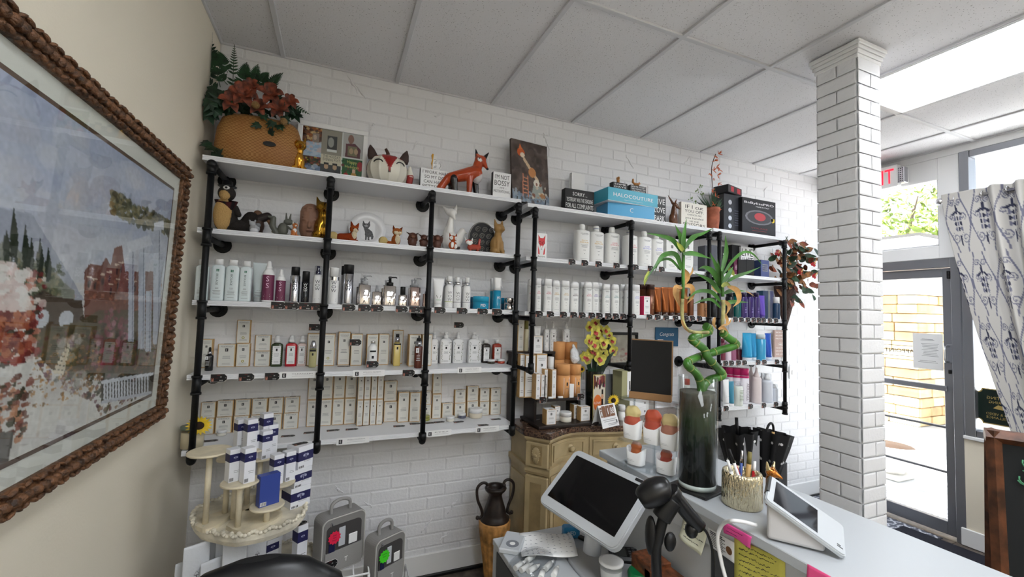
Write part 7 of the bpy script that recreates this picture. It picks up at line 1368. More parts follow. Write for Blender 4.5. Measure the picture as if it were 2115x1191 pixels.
# clutter on the desk
p=at(1059,1120,z=ZK+.01);t=thing('card_reader','small white card reader with a round grey button pad','card reader',(p[0],p[1],ZK),.95);MB('desk_white').box(-.062,.062,-.038,.038,0,.018,.004).build('case',t);MB(C3(120,124,132,.4)).cyl(.023,.018,.0186,(-.022,-.004,0),24).build('button_ring',t);MB('white').cyl(.01,.0186,.0192,(-.022,-.004,0),18).build('button',t)
p=at(1130,1130,z=ZK+.01);t=thing('price_list','handwritten white paper sheet on the desk','paper',(p[0],p[1],ZK),-.35);v=[];nn=12
for j in range(nn):
    for i in range(nn):a,b=i/(nn-1)-.5,j/(nn-1)-.5;v.append((a*.19,b*.15,.022+.016*math.sin(a*5)*math.cos(b*4)+.012*a))
m=MB('white').add(v,[(j*nn+i,j*nn+i+1,(j+1)*nn+i+1,(j+1)*nn+i) for j in range(nn-1) for i in range(nn-1)],True);o=m.build('sheet',t);o.modifiers.new('s','SOLIDIFY').thickness=.0006;m=MB(C3(70,74,100,.6));rr=random.Random(6)
for j in range(8):
    for i in range(9):a,b=-.4+.1*i,-.38+.11*j;m.tube([(a*.19+rr.uniform(-.004,.004),b*.15,.0236+.016*math.sin(a*5)*math.cos(b*4)+.012*a),(a*.19+.006,b*.15+rr.uniform(-.004,.004),.0236+.016*math.sin(a*5)*math.cos(b*4)+.012*a)],.0005,4)
o=m.build('handwriting',t);o['kind']='stuff'
for k,(px,py,a) in enumerate([(1075,1165,.5),(1088,1170,.4),(1103,1172,.4),(1098,1150,.5),(1135,1165,.6),(1148,1178,.8),(1120,1182,.9)]):
    p=at(px,py,z=ZK+.01);t=thing('sample_vial',f'white sample vial in a clear bag on the desk, {ORD[k]} of seven','vial',(p[0],p[1],ZK+.0095),a,'white sample vials on the desk');MB('satin').tube([(-.028,0,0),(.008,0,0)],.009,12).build('tube',t);MB('satin').tube([(.008,0,0),(.03,0,0)],[.0075,.003],10).build('tip',t)
p=at(1095,1160,z=ZK+.012);solo(MB('clear_plastic').loft([(0,.085,.06,3),(.012,.088,.062,3),(.024,.07,.05,3),(.03,.03,.02,2)],n=24),'plastic_bag','clear plastic pouch round the sample vials','bag',(p[0]+.01,p[1],ZK+.0005),.5)
for k,(px,py,rz) in enumerate([(1215,1167,-.45),(1236,1180,-.7)]):p=at(px,py,z=ZK+.001);price_tag(['black price tag lying on the desk, upper one','black price tag lying on the desk, lower one'][k],p[0],p[1],ZK+.0012+k*.001,'a',(-PI/2,0,rz))
p=at(1262,1185,z=ZK+.04);t=thing('lidded_cup','clear cup with a white paper lid on the desk','cup',(p[0],p[1],ZK));MB('clear_plastic').lathe([(.03,0),(.036,.075)],n=22,cap=(True,False)).build('cup',t);MB('satin').lathe([(.029,.002),(.034,.06)],n=22).build('contents',t);MB('white').lathe([(.038,.075),(.038,.080),(.030,.082)],n=22).build('lid',t)
p=at(1330,1189,z=ZK+.04);solo(MB(C3(16,116,66,.4)).loft([(0,.05,.03,3),(.05,.055,.035,3),(.06,.05,.03,3)],n=24),'green_case','green plastic case at the bottom edge of the desk','case',(p[0],p[1]-.01,ZK),-.5)
p=at(1185,1098,z=ZK+.02);t=thing('wipes_pack','blue and white packet behind the checkout screen','packet',(p[0]+.02,p[1]+.0,ZK),-.3);MB(C3(52,130,180,.4)).box(-.06,.06,-.02,.02,0,.04,.006).build('pack',t);MB('white').text('MED',-.03,.022,-.0206,.014,.03).rect(0,.03,.012,.03,-.0206).build('print',t)
p=at(1212,1115,z=ZK+.02);t=thing('usb_stick','black stick drive lying on the screen base','stick',(p[0],p[1],ZK+.013),-1.2);MB('black').box(-.035,.035,-.009,.009,0,.012,.003).build('body',t);MB('gold').box(.035,.045,-.006,.006,.002,.01).build('tip',t)
p=at(1250,1140,z=ZK);solo(MB('white').box(-.06,.06,-.05,.05,0,.003),'note_card','plain white note card under the checkout screen','card',(p[0],p[1],ZK+.0005),-.6)
p=at(1292,1145,z=ZK+.02);t=thing('card_machine','black handheld card machine on the desk','card machine',(p[0],p[1],ZK),-.5);MB('black').box(-.055,.055,-.04,.04,0,.03,.008).build('case',t);MB(C3(60,62,60,.2)).box(-.045,.0,-.03,.03,.03,.0312).build('display',t)
for i in range(3):
    for j in range(4):MB(C3(50,50,52,.5)).box(.008+i*.014,.018+i*.014,-.03+j*.015,-.02+j*.015,.03,.033,.001).build('key',t)
for k,px in enumerate((1345,1375)):
    p=at(px,1120,x=1.56);t=thing('tin_box',['brown patterned box against the counter panel, left one','brown patterned box against the counter panel, right one'][k],'box',(1.56,p[1],ZK),-PI/2);MB(C3(110,64,40,.4,noise=.4,nscale=60)).box(-.045,.045,-.04,.04,0,.10-.012*k,.003).build('box',t);MB(C3(40,30,28,.4)).box(-.0455,.0455,-.0405,.0405,.0,.045).build('wrapper',t);MB(C3(214,206,190,.5)).lines(0,.036,-.041,.07,3,.008,.002).build('print',t)
# barcode scanner on its stand
def cp(px,py,D):return CAM+ray(px,py)*D
D0=1.08;b0=cp(1366,1175,D0);b0[2]=ZK;t=thing('barcode_scanner','black barcode scanner in a gooseneck stand on the desk','scanner',b0);S=lambda px,py,D=D0:tuple(cp(px,py,D)-b0)
MB('black').lathe([(.06,0),(.062,.01),(.03,.02),(.014,.03)],n=24).build('base',t);MB('black').tube(arc([(0,0,.02),S(1352,1150),S(1358,1110),S(1368,1075),S(1376,1050)],8),[.013]*33,10).build('gooseneck',t) if False else MB('black').tube(arc([(0,0,.02),S(1355,1150),S(1360,1110),S(1370,1070),S(1376,1050)],8),.013,10).build('gooseneck',t)
MB('black').ell(S(1344,1105,D0+.01),(.012,.018,.05)).build('clamp',t);MB('black').ell(S(1384,1118),(.017,.012,.024)).build('knob',t)
MB('black').tube(arc([S(1366,1068),S(1380,1045),S(1392,1030)],6),[.024]*13,12).build('cradle',t);mat('scanner',(16,16,18),.32)
hd=MB('scanner').tube(arc([S(1322,1034),S(1340,1022),S(1362,1011),S(1384,1008)],6),[.020,.024,.027,.029,.030,.031,.032,.033,.034,.034,.034,.033,.033,.032,.031,.030,.028,.024,.018],16);hd.build('scan_head',t)
MB('scanner').tube(arc([S(1384,1012),S(1402,1036),S(1424,1064),S(1446,1088)],6),[.022]*4+[.0185]*12+[.017]*3,14).build('grip',t);MB('scanner').ell(S(1428,1094),(.016,.016,.02)).build('trigger',t)
solo(MB('black').tube([tuple(q) for q in arc([cp(1446,1086,D0),cp(1460,1100,D0),cp(1470,1130,D0),cp(1474,1170,D0),cp(1474,1215,D0),cp(1474,1260,D0)],8)],.0035,8),'scanner_cable','black cable hanging from the barcode scanner grip','cable')
# card terminal on the counter
Xt=Vector((.539,-.673,-.506)).normalized();Nt=Vector((.123,-.532,.838)).normalized();Yt=Nt.cross(Xt).normalized();Xt=Yt.cross(Nt)
t=thing('payment_terminal','white payment terminal with a dark screen on the counter','payment terminal');cT=(1.696,-1.901,1.128);frame_obj(t,Xt,Yt,Nt,cT)
plate(plate(MB('desk_white'),rrect(.178,.117,.01),-.010,-.003),rrect(.174,.113,.009),-.003,0).build('face_plate',t);plate(MB(C3(12,12,18,.05)),[(-.072,-.046),(.028,-.046),(.028,.046),(-.072,.046)],0,.0006).build('display',t);mk=MB(C3(60,62,66,.5));plate(mk,[(.07,-.04),(.082,-.04),(.082,-.037),(.07,-.037)],0,.0004);plate(mk,[(.07,-.034),(.078,-.034),(.078,-.031),(.07,-.031)],0,.0004);mk.build('logo',t)
B=[];
for sx,sy in ((-1,-1),(.62,-1),(.62,1),(-1,1)):B.append((sx*.082,sy*.05))
Mi=Matrix((Xt,Yt,Nt)).transposed();fl_=[]
for x_,y_ in B:
    w_=Mi @ Vector((x_,y_,-.01))+Vector(cT);fl_.append(((x_,y_,-.0095),tuple(Mi.transposed() @ (Vector((w_[0],w_[1],ZT+.004))-Vector(cT)))))
vv=[q[0] for q in fl_]+[q[1] for q in fl_];m=MB(C3(196,194,194,.3)).add(vv,[(3,2,1,0),(4,5,6,7)]+[(i,(i+1) % 4,4+(i+1) % 4,4+i) for i in range(4)]);o=m.build('base',t);bv=o.modifiers.new('b','BEVEL');bv.width=.008;bv.segments=3
rp_=MB('black');plate(rp_,[(-.09,-.02),(-.084,-.02),(-.084,.05),(-.09,.05)],-.012,.002);rp_.build('printer_slot',t)
solo(MB('white').tube([tuple(q) for q in arc([at(1562,1084,z=ZT+.02),at(1535,1077,z=ZT+.03),at(1510,1075,z=ZT+.03),at(1492,1083,x=1.585),at(1482,1110,x=1.585),at(1490,1160,x=1.585),at(1500,1200,x=1.585),at(1504,1240,x=1.585)],8)],.0048,8),'power_cord','white cord looping over the counter edge from the terminal','cord')
# papers stuck to the inner panel
def note(name,label,cat,quad,mt,prt=None,x=1.6215,curl=0):
    P=[at(px,py,x=x) for px,py in quad];c=sum(P)/len(P);t=thing(name,label,cat,c);V_=[]
    n_=8
    for j in range(n_+1):
        for i in range(n_+1):
            u,v_=i/n_,j/n_;q=(P[0]*(1-u)+P[1]*u)*(1-v_)+(P[3]*(1-u)+P[2]*u)*v_-c;V_.append((q[0]-curl*(v_**2)*.03*(1+math.sin(u*5)*.4),q[1],q[2]))
    o=MB(mt).add(V_,[(j*(n_+1)+i,j*(n_+1)+i+1,(j+1)*(n_+1)+i+1,(j+1)*(n_+1)+i) for j in range(n_) for i in range(n_)],True).build('sheet',t);o.modifiers.new('s','SOLIDIFY').thickness=.0006
    if prt:
        m=MB('ink');L_=lambda u,v_:(lambda q:(q[0]-.0012-curl*(v_**2)*.03*(1+math.sin(u*5)*.4),q[1],q[2]))((P[0]*(1-u)+P[1]*u)*(1-v_)+(P[3]*(1-u)+P[2]*u)*v_-c)
        prt(m,L_);o=m.build('handwriting',t)
        if len(m.f) > 60:o['kind']='stuff'
def scrib(rows,c=C3(50,50,60,.6),seed=1):
    def f(m,L_):
        r=random.Random(seed);m.m(c)
        for v_,a,b in rows:
            u=a
            while u < b:du=r.uniform(.02,.05);m.tube([L_(u,v_+r.uniform(-.02,.02)),L_(u+du*.5,v_+r.uniform(-.03,.03)),L_(u+du,v_+r.uniform(-.02,.02))],.0006,4);u += du*r.choice([1,1,1.6])
    return f
note('sticky_note','curled cream note paper stuck below the counter edge','note',[(1411,1070),(1462,1098),(1452,1146),(1408,1105)],C3(216,214,190,.7),scrib([(.25,.1,.5),(.5,.1,.9),(.75,.2,.8)]),curl=.4)
def pr_notice(m,L_):
    for k in range(9):m.tube([L_(.08,.12+.09*k),L_(.55+.1*(k % 2),.12+.09*k)],.0012 if k < 2 else .0007,4)
    m.m(C3(110,74,44,.5));c=[L_(.8+.12*math.cos(a),.55+.2*math.sin(a)) for a in np.linspace(0,6.28,17)[:-1]];m.add([L_(.8,.55)]+c,[(0,1+i,1+(i+1) % 16) for i in range(16)])
note('printed_notice','white printed notice with a round brown seal under the counter','notice',[(1462,1088),(1517,1120),(1517,1163),(1468,1128)],'white',pr_notice)
note('legal_page','yellow lined legal page with handwritten prices under the counter','note',[(1517,1108),(1622,1158),(1622,1245),(1517,1200)],C3(214,206,96,.7),scrib([(.1,.25,.85),(.2,.1,.8),(.33,.1,.7),(.45,.1,.9),(.57,.1,.8),(.7,.1,.9),(.82,.1,.6)],seed=3))
note('sticky_note','bright pink sticky note beside the white cord','note',[(1497,1077),(1553,1108),(1545,1134),(1487,1102)],C3(250,90,170,.6),scrib([(.3,.15,.7),(.65,.1,.5)],C3(150,30,90,.6),5),x=1.600,curl=-.5)
note('sticky_note','bright pink sticky note below the payment terminal','note',[(1668,1164),(1716,1190),(1714,1235),(1665,1210)],C3(250,90,150,.6),scrib([(.5,.3,.8)],C3(150,30,90,.6),6),x=1.603)

# ---------------------------------------------------------------- vase with curly bamboo
VX,VY=1.688,-1.578;t=thing('glass_vase','tall clear cylinder vase of dark green water on the counter','vase',(VX,VY,ZT+.008));hv=.335;rv=.058
MB('pane').lathe([(rv,.0),(rv,hv),(rv-.004,hv),(rv-.004,.016)],n=40,cap=(True,False)).build('cylinder',t);mat('base_glass',(225,235,232),.05,spec=.8);MB('base_glass').lathe([(rv-.004,.001),(rv-.004,.015)],n=36).build('thick_base',t)
m_=mat('pond',(20,26,20),.6,spec=.2);n=m_.node_tree.nodes;l=m_.node_tree.links;tc=n.new('ShaderNodeTexCoord');sp=n.new('ShaderNodeSeparateXYZ');no=n.new('ShaderNodeTexNoise');no.inputs['Scale'].default_value=28;ad=n.new('ShaderNodeMath');ad.operation='MULTIPLY_ADD';ad.inputs[1].default_value=.05;rp=n.new('ShaderNodeValToRGB');l.new(tc.outputs['Object'],sp.inputs[0]);l.new(tc.outputs['Object'],no.inputs['Vector']);l.new(no.outputs['Fac'],ad.inputs[0]);l.new(sp.outputs['Z'],ad.inputs[2])
for q,c in ((.0,(10,12,10)),(.15,(12,16,12)),(.235,(34,52,26)),(.285,(70,66,54)),(.33,(110,108,100))):e_=rp.color_ramp.elements.new(q) if q else rp.color_ramp.elements[0];e_.position=q;e_.color=(*lin(c),1)
l.new(ad.outputs[0],rp.inputs['Fac']);l.new(rp.outputs['Color'],n['Principled BSDF'].inputs['Base Color'])
MB('pond').lathe([(rv-.0045,.0155),(rv-.0045,.285),(rv-.0045,.29)],n=36).build('water',t)
solo(MB('black').box(-.065,.065,-.065,.065,0,.007,.002),'coaster','black square coaster under the glass vase','coaster',(VX,VY,ZT+.0005),.25)
bt=thing('lucky_bamboo','two curly lucky bamboo stalks with green and dried leaves in the vase','plant',(VX,VY,ZT+.03));b0=np.array((VX,VY,ZT+.03));Q=lambda px,py,d=0.0:tuple(at(px,py,y=VY+d)-b0)
SP=[(1446,832,0),(1448,810,0),(1446.4,789,0),(1437.6,769.8,-.01),(1421.7,756,-.02),(1421,747,-.01),(1435.8,739.8,.0),(1457,732.8,.015),(1483.4,724,.01),(1517,714,0),(1519,708,0),(1504.6,697.5,.0),(1492.2,687,0)]
SQ_=[(1450,832,.01),(1450,814,.01),(1455,795,.01),(1467.5,783,.01),(1490,777,0),(1491,769.8,0),(1476.4,754,-.015),(1460.5,736.3,-.02),(1455,722,-.015),(1441,710,-.01),(1430.5,702.8,0),(1431.5,696.8,0),(1448,690.4,.01),(1463,685,.01),(1464.5,678,.01),(1457,672.8,.01)]
for sp_ in (SP,SQ_):
    base=Vector((0.01 if sp_ is SP else -.012,0,0));C_=arc([base,base+Vector((0,0,.15))]+[Q(*q) for q in sp_],6);stl=MB('bamboo').tube(C_,.0125,12).build('stalk',bt)
    for k in range(10,len(C_)-2,8):p,q=C_[k],C_[k+1];MB(C3(130,140,70,.5)).tube([p,p+(q-p).normalized()*.004],.0133,12).build('node',stl)
for pts,r0 in (([(1492,687),(1492,669),(1494,637.5),(1492,598.7),(1491,555)],.006),([(1463,686),(1441,686.5),(1421.7,681.6),(1411,665.7),(1408.6,637.5),(1411,595),(1411,556),(1412.5,505)],.0055)):
    C_=arc([Q(*q) for q in pts],6);MB(mat('shoot',(168,160,104),.5,noise=.3,nscale=30)).tube(C_[:int(len(C_)*.66)],r0,8).build('shoot',bt);MB('bamboo_leaf').tube(C_[int(len(C_)*.64):],r0*.9,8).build('shoot',bt)
LV=[('g',[(1411,520),(1412,491),(1418,450)],.02),('g',[(1411,520),(1407,493),(1394,463)],.022),('g',[(1408,521),(1390.6,497),(1365,487),(1334,481)],.02),('g',[(1413,515),(1423,500),(1441,489)],.018),('g',[(1414,512),(1430,490),(1452,482),(1475,470)],.018),('y',[(1413,520),(1404,508),(1397,499)],.018),('g',[(1411,523.7),(1435,524),(1469,534)],.022),('g',[(1408,556),(1396,526),(1371,527),(1354.6,548.6),(1330,582)],.022),('g',[(1406,558),(1385,536),(1362,540),(1351,567)],.012),('y',[(1340,560),(1333,578),(1331,590)],.014),
      ('g',[(1491,560),(1500,520),(1498,484)],.02),('g',[(1493.5,567),(1512,540),(1535,521),(1556,525),(1577,550)],.014),('g',[(1502,582),(1520,571),(1546,562),(1573,550)],.016),('g',[(1489,575),(1479,548),(1466,521)],.018),('g',[(1486,590),(1474,563),(1456,552),(1442,555)],.024),('g',[(1488,605),(1467,580),(1434,563)],.02),('g',[(1488,622),(1469,603),(1440,602),(1419,619)],.018),('g',[(1488,635),(1471,619),(1452,620),(1430,628)],.014),('g',[(1495,606),(1512,600),(1541,601)],.018),('g',[(1494,630),(1512,623),(1546,624)],.02),('y',[(1491,592),(1500,586),(1510,590)],.02),('g',[(1493,585),(1506,565),(1514,550)],.02),('y',[(1502,550),(1512,562),(1517,570)],.02),('g',[(1490,600),(1486,560),(1482,535)],.016),
      ('d',[(1412,556),(1420,572),(1414,590)],.035),('d',[(1424,570),(1430,560),(1430,550)],.012),('d',[(1409,595),(1396,592),(1394,610),(1405,635)],.024),('d',[(1410,590),(1428,592),(1430,612),(1418,628)],.03),('d',[(1409,600),(1400,600),(1402,625),(1410,640)],.02),('d',[(1411,595),(1418,615),(1436,606)],.016),('d',[(1408,660),(1412,672),(1424,688)],.014),('d',[(1502,590),(1522,600),(1526,620),(1514,634)],.035),('d',[(1495,620),(1506,632),(1500,650)],.024),('d',[(1477,655),(1474,668),(1480,680)],.02),('d',[(1495,645),(1502,660),(1500,675)],.02),('d',[(1490,672),(1505,668),(1512,655)],.012),('d',[(1484,680),(1494,676),(1506,688)],.022),('d',[(1470,590),(1480,600),(1487,606)],.018),('d',[(1540,601),(1550,606),(1561,614)],.006)]
for k,(c_,pts,w) in enumerate(LV):
    w *= .5 if c_ == 'd' else .72;blade(MB({'g':'bamboo_leaf','y':'leaf_yellow','d':'dry_leaf'}[c_]),[Q(px,py,(k % 5-2)*.008) for px,py in pts],w,tuple(CAM-np.array((VX,VY,1.5))),fold=.25).build('leaf',bt)

# ---------------------------------------------------------------- pen cup, soap stand, chalkboard
cx_,cy_c=1.725,-1.705;t=thing('pen_cup','gold log-textured cup on the counter','pen cup',(cx_,cy_c,ZT));m_=mat('log_gold',(228,216,184),.14,metal=1);n=m_.node_tree.nodes;l=m_.node_tree.links;tc=n.new('ShaderNodeTexCoord');mp=n.new('ShaderNodeMapping');mp.inputs['Scale'].default_value=(130,130,28);no=n.new('ShaderNodeTexNoise');no.inputs['Scale'].default_value=1.6;bp=n.new('ShaderNodeBump');bp.inputs['Strength'].default_value=1;bp.inputs['Distance'].default_value=.008;l.new(tc.outputs['Object'],mp.inputs['Vector']);l.new(mp.outputs[0],no.inputs['Vector']);l.new(no.outputs['Fac'],bp.inputs['Height']);l.new(bp.outputs['Normal'],n['Principled BSDF'].inputs['Normal'])
MB('log_gold').loft([(0,.05,.05,2),(.005,.053,.053,2),(.085,.052,.052,2),(.093,.050,.05,2),(.093,.042,.042,2),(.01,.04,.04,2)],n=40,cap=(True,True)).build('cup',t)
for k,(px,py,bx_,by_,mt,tip,lab,rr) in enumerate([(1506,927,.0,-.02,'white','black','black and white pen in the gold cup',.004),(1503,950,-.02,-.01,'white','white','white pen leaning left in the gold cup',.0045),(1519,960,-.005,-.025,C3(190,196,204,.3),C3(170,30,60,.4),'silver and red capped pen in the gold cup',.005),(1549,933,.015,0,C3(190,150,90,.5),C3(120,110,60,.5),'wooden pen in the gold cup',.0065),(1533,930,0,.01,C3(60,84,150,.4),'silver','blue pen at the back of the gold cup',.004),(1559,952,.02,-.015,C3(190,30,40,.4),'white','red pen leaning right in the gold cup',.005)]):
    tp=at(px,py,y=cy_c)-np.array((cx_,cy_c,ZT));b_=Vector((bx_,by_,.012));tp=Vector(tp);tt=thing('pen',lab,'pen',(cx_,cy_c,ZT));MB(mt).tube([b_,b_.lerp(tp,.75)],rr,10).build('barrel',tt);MB(tip).tube([b_.lerp(tp,.75),tp],[rr*1.05,rr*.8],10).build('cap',tt)
p=at(1577,985,y=-1.72);tt=thing('glitter_fox_pen','bronze glitter fox head pen topper standing beside the cup','figurine',(p[0]+.006,-1.735,ZT));fig_obj(fig([('k',(0,0,.02),(.02,0,.6),.09,.1,(150,92,44)),('e',(.03,-.02,.74),(.13,.12,.12),(166,104,50)),('k',(.06,-.1,.72),(.12,-.2,.66),.07,.03,(166,104,50)),('k',(-.06,0,.82),(-.1,0,.98),.05,.02,(196,180,140)),('k',(.1,0,.82),(.16,0,.96),.05,.02,(196,180,140))],.125,.018,'fig_metal'),'body',tt)
SX,SY,SR=1.655,-1.40,-1.18;ac,as_=math.cos(SR),math.sin(SR)
t=thing('soap_stand','clear acrylic two-tier soap stand at the far end of the counter','display stand',(SX,SY,ZT),SR);sl_=.16;zt1,zt2=.092,.236
for z in (.006,zt1,zt2):MB('acrylic').box(-sl_*.62,sl_*.62,-.05,.05,z-.005,z,.001).build('tier',t)
for x in (-sl_*.5,0,sl_*.5):MB('acrylic').tube([(x,.035,.006),(x,.035,zt2-.005)],.0055,10).build('post',t);MB('chrome').tube([(x,.0352,.006),(x,.0352,zt2-.005)],.0012,6).build('post_core',t)
SOAP=[(-.066,0,zt1,(232,212,150),(190,90,70)),(.012,0,zt1,(206,92,66),(190,84,66)),(.078,-.012,zt1-.012,(228,206,150),(190,130,110)),(-.05,.0,.006,(190,104,60),(190,104,60)),(.06,.0,.006,(200,110,90),(196,90,76))]
for k,(x,y,z,ca,cb_) in enumerate(SOAP):
    wx,wy=SX+ac*x-as_*y,SY+as_*x+ac*y;z=max(z,.006);lab=['cream and pink soap in a white paper cup, upper tier left','orange pink soap in a white paper cup, upper tier middle','cream and rose soap in a white paper cup, upper tier right','orange soap in a white paper cup, lower tier left','rose soap in a white paper cup, lower tier right'][k]
    z=zt1 if k < 3 else .006;q=thing('soap_cup',lab,'soap',(wx,wy,ZT+z),SR,'soaps in white paper cups');fm=fig([('e',(0,0,.42),(.25,.18,.36),cb_),('k',(-.08,0,.7),(.1,0,.72),.16,.15,ca),('e',(.04,0,.82),(.15,.12,.1),ca),('e',(-.1,0,.8),(.1,.11,.1),ca)],.125 if k < 3 else .084,.03);fig_obj(fm,'soap',q)
    m=MB('white');nn=24;v=[];hh_=.058 if k < 3 else .05
    for i in range(nn):a=2*PI*i/nn;ex=2/3.2;X_=.031*math.copysign(abs(math.cos(a))**ex,math.cos(a));Y_=.024*math.copysign(abs(math.sin(a))**ex,math.sin(a));v += [(X_*.94,Y_*.94,0),(X_*1.06,Y_*1.06,hh_+.008*math.cos(2*a)),(X_*1.03,Y_*1.03,hh_+.008*math.cos(2*a)),(X_*.91,Y_*.91,.002)]
    m.add(v,[(i*4+j,((i+1) % nn)*4+j,((i+1) % nn)*4+j+1,i*4+j+1) for i in range(nn) for j in range(3)],True).build('paper_cup',q);m=MB('grey_ink');m.rect(-.02,.0,.018,.0186,-.0262).rect(-.02,.006,.014,.0146,-.0262);m.build('print',q)
cbw,cbh=.136,.185;q=thing('chalkboard','small blank black chalkboard in a wooden foot on the soap stand','chalkboard',(SX+ac*.0,SY+as_*.0,ZT+zt2),SR+.32);q.rotation_euler=(-.07,0,SR+.32);MB(C3(150,112,74,.6)).box(-cbw*.52,cbw*.52,-.014,.014,0,.024,.002).build('foot',q);MB(C3(12,12,13,.7)).box(-cbw/2,cbw/2,-.003,.003,.02,.02+cbh).build('slate',q);MB(C3(140,108,76,.6)).box(cbw/2,cbw/2+.004,-.0035,.0035,.02,.024+cbh).box(-cbw/2,cbw/2,-.0035,.0035,.02+cbh,.024+cbh).build('edge',q)

# ---------------------------------------------------------------- umbrellas, easel sign
uy=-.17
t=thing('umbrella_stand','grey metal stand plate holding umbrellas against the brick wall','umbrella stand',(3.72,uy,0));MB(C3(150,150,154,.5)).box(-.19,-.02,-.09,-.085,.0,.69,.002).build('front_plate',t);MB(C3(140,140,144,.5)).box(-.19,.3,-.085,.1,0,.03,.003).box(-.19,-.185,-.085,.1,.03,.45).box(.295,.3,-.085,.1,.03,.45).box(-.185,.295,.095,.1,.03,.45).build('tray',t)
def umbrella(label,a,b,hook,seed):
    t=thing('umbrella',label,'umbrella',(a[0],a[1],a[2]));A,B_=Vector((0,0,0)),Vector(b)-Vector(a);d=(B_-A).normalized();n_=28;s=d.orthogonal().normalized();s2=d.cross(s);v=[];r=random.Random(seed);cl=[]
    prof=[(.0,.008),(.1,.03),(.35,.05),(.65,.075),(.92,.105),(1.1,.12)]
    for u,rad in prof:
        for i in range(n_):an=2*PI*i/n_;q=rad*(1+.22*math.cos(an*8));v.append(tuple(A+(B_-A)*u*.8+s*math.cos(an)*q+s2*math.sin(an)*q))
    MB(C3(22,22,24,.75)).add(v,[(k*n_+i,k*n_+(i+1) % n_,(k+1)*n_+(i+1) % n_,(k+1)*n_+i) for k in range(len(prof)-1) for i in range(n_)],True).build('canopy',t)
    dt=MB('white');tri=[(v[k*n_+i],v[k*n_+(i+1) % n_],v[(k+1)*n_+i]) for k in range(1,5) for i in range(n_)]
    for k in range(80):
        p,q,w_=[Vector(z) for z in r.choice(tri)];nn=(q-p).cross(w_-p).normalized();c=(p+q+w_)/3;e1=(q-p).normalized();e2=nn.cross(e1)
        if (c-(A+(c-A).dot(d)*d)).dot(nn) < 0:nn=-nn
        c=c+nn*.004;dt.add([tuple(c+e1*.011*math.cos(z)+e2*.011*math.sin(z)) for z in np.linspace(0,6.28,9)[:-1]],[tuple(range(8))])
    dt.build('dots',t)['kind']='stuff'
    if hook:
        e=A+(B_-A)*.8;MB(C3(200,160,100,.4)).tube([e,e+d*.06],.011,10).build('grip',t);k=[e+d*.06]+[e+d*(.06+.045*math.sin(z)*1.6)+Vector((1,0,0))*(-.04+.04*math.cos(z)) for z in np.linspace(.3,PI+.4,12)];MB('black').tube(k,.009,10).build('hook',t)
    else:MB('black').tube([A+(B_-A)*.78,B_],.012,10).build('handle',t)
umbrella('black umbrella with white polka dots and a curved hook handle',(3.83,uy-.02,.035),tuple(at(1600,868,y=uy-.04)),True,3);umbrella('folded dotted umbrella with a straight black handle',(3.62,uy,.035),tuple(at(1521,862,y=uy)),False,4)
ax_,ay=4.05,-1.70
t=thing('sandwich_board','brown wooden A-frame chalk sign near the shop window','sign',(ax_,ay,0),-1.15);mat('oak',(96,58,36),.5,noise=.35,nscale=14)
for s in (-1,1):
    y0=s*.21;
    for x in (-.28,.28):m=MB('oak');m.tube([(x,y0,0.0),(x,s*.02,1.03)],.03,4,smooth=False);m.build('leg',t)
    m=MB('oak').tube([(-.28,y0*.82,.2),(.28,y0*.82,.2)],.03,4,smooth=False);m.build('rail',t);m=MB('oak').tube([(-.31,s*.022,1.0),(.31,s*.022,1.0)],.034,4,smooth=False);m.build('rail',t)
    m=MB(C3(20,22,22,.8)).add([(-.25,y0*.8,.23),(.25,y0*.8,.23),(.25,s*.03,.97),(-.25,s*.03,.97),(-.25,y0*.8-s*.008,.23),(.25,y0*.8-s*.008,.23),(.25,s*.03-s*.008,.97),(-.25,s*.03-s*.008,.97)],[(0,1,2,3),(7,6,5,4),(0,4,5,1),(2,6,7,3),(1,5,6,2),(0,3,7,4)]);m.build('slate',t)
    m=MB(C3(84,150,110,.7));rr=random.Random(2)
    for k in range(10):a=rr.uniform(0,6);c=(-.2+rr.uniform(0,.1),s*.045,.86+rr.uniform(-.05,.07));m.tube([(c[0]+.03*math.cos(z+a)*(1-z/8),(s*.075 if s < 0 else .075),c[2]+.03*math.sin(z+a)*(1-z/8)) for z in np.linspace(0,5,10)],.0035,5)
    m.build('chalk_scrolls',t)['kind']='stuff'
p=at(2103,862,y=ay);place=thing('fox_silhouette','red brown fox ornament on top of the wooden A-frame sign','figurine',(ax_,ay,1.045),-1.15);fig_obj(fig([('k',(-.2,0,.12),(.5,0,.2),.12,.14,(110,44,30)),('k',(-.1,0,.25),(-.3,0,.55),.16,.13,(120,48,30)),('e',(-.36,0,.66),(.2,.12,.14),(126,50,32)),('k',(-.46,0,.62),(-.74,0,.48),.1,.04,(126,50,32)),('k',(-.3,-.05,.76),(-.26,-.06,.98),.06,.02,(90,36,26)),('k',(-.42,.05,.76),(-.42,.06,.96),.06,.02,(90,36,26)),('k',(.5,0,.2),(.9,0,.12),.13,.05,(126,50,32))],.17,.02,'fig_gloss'),'body',place)
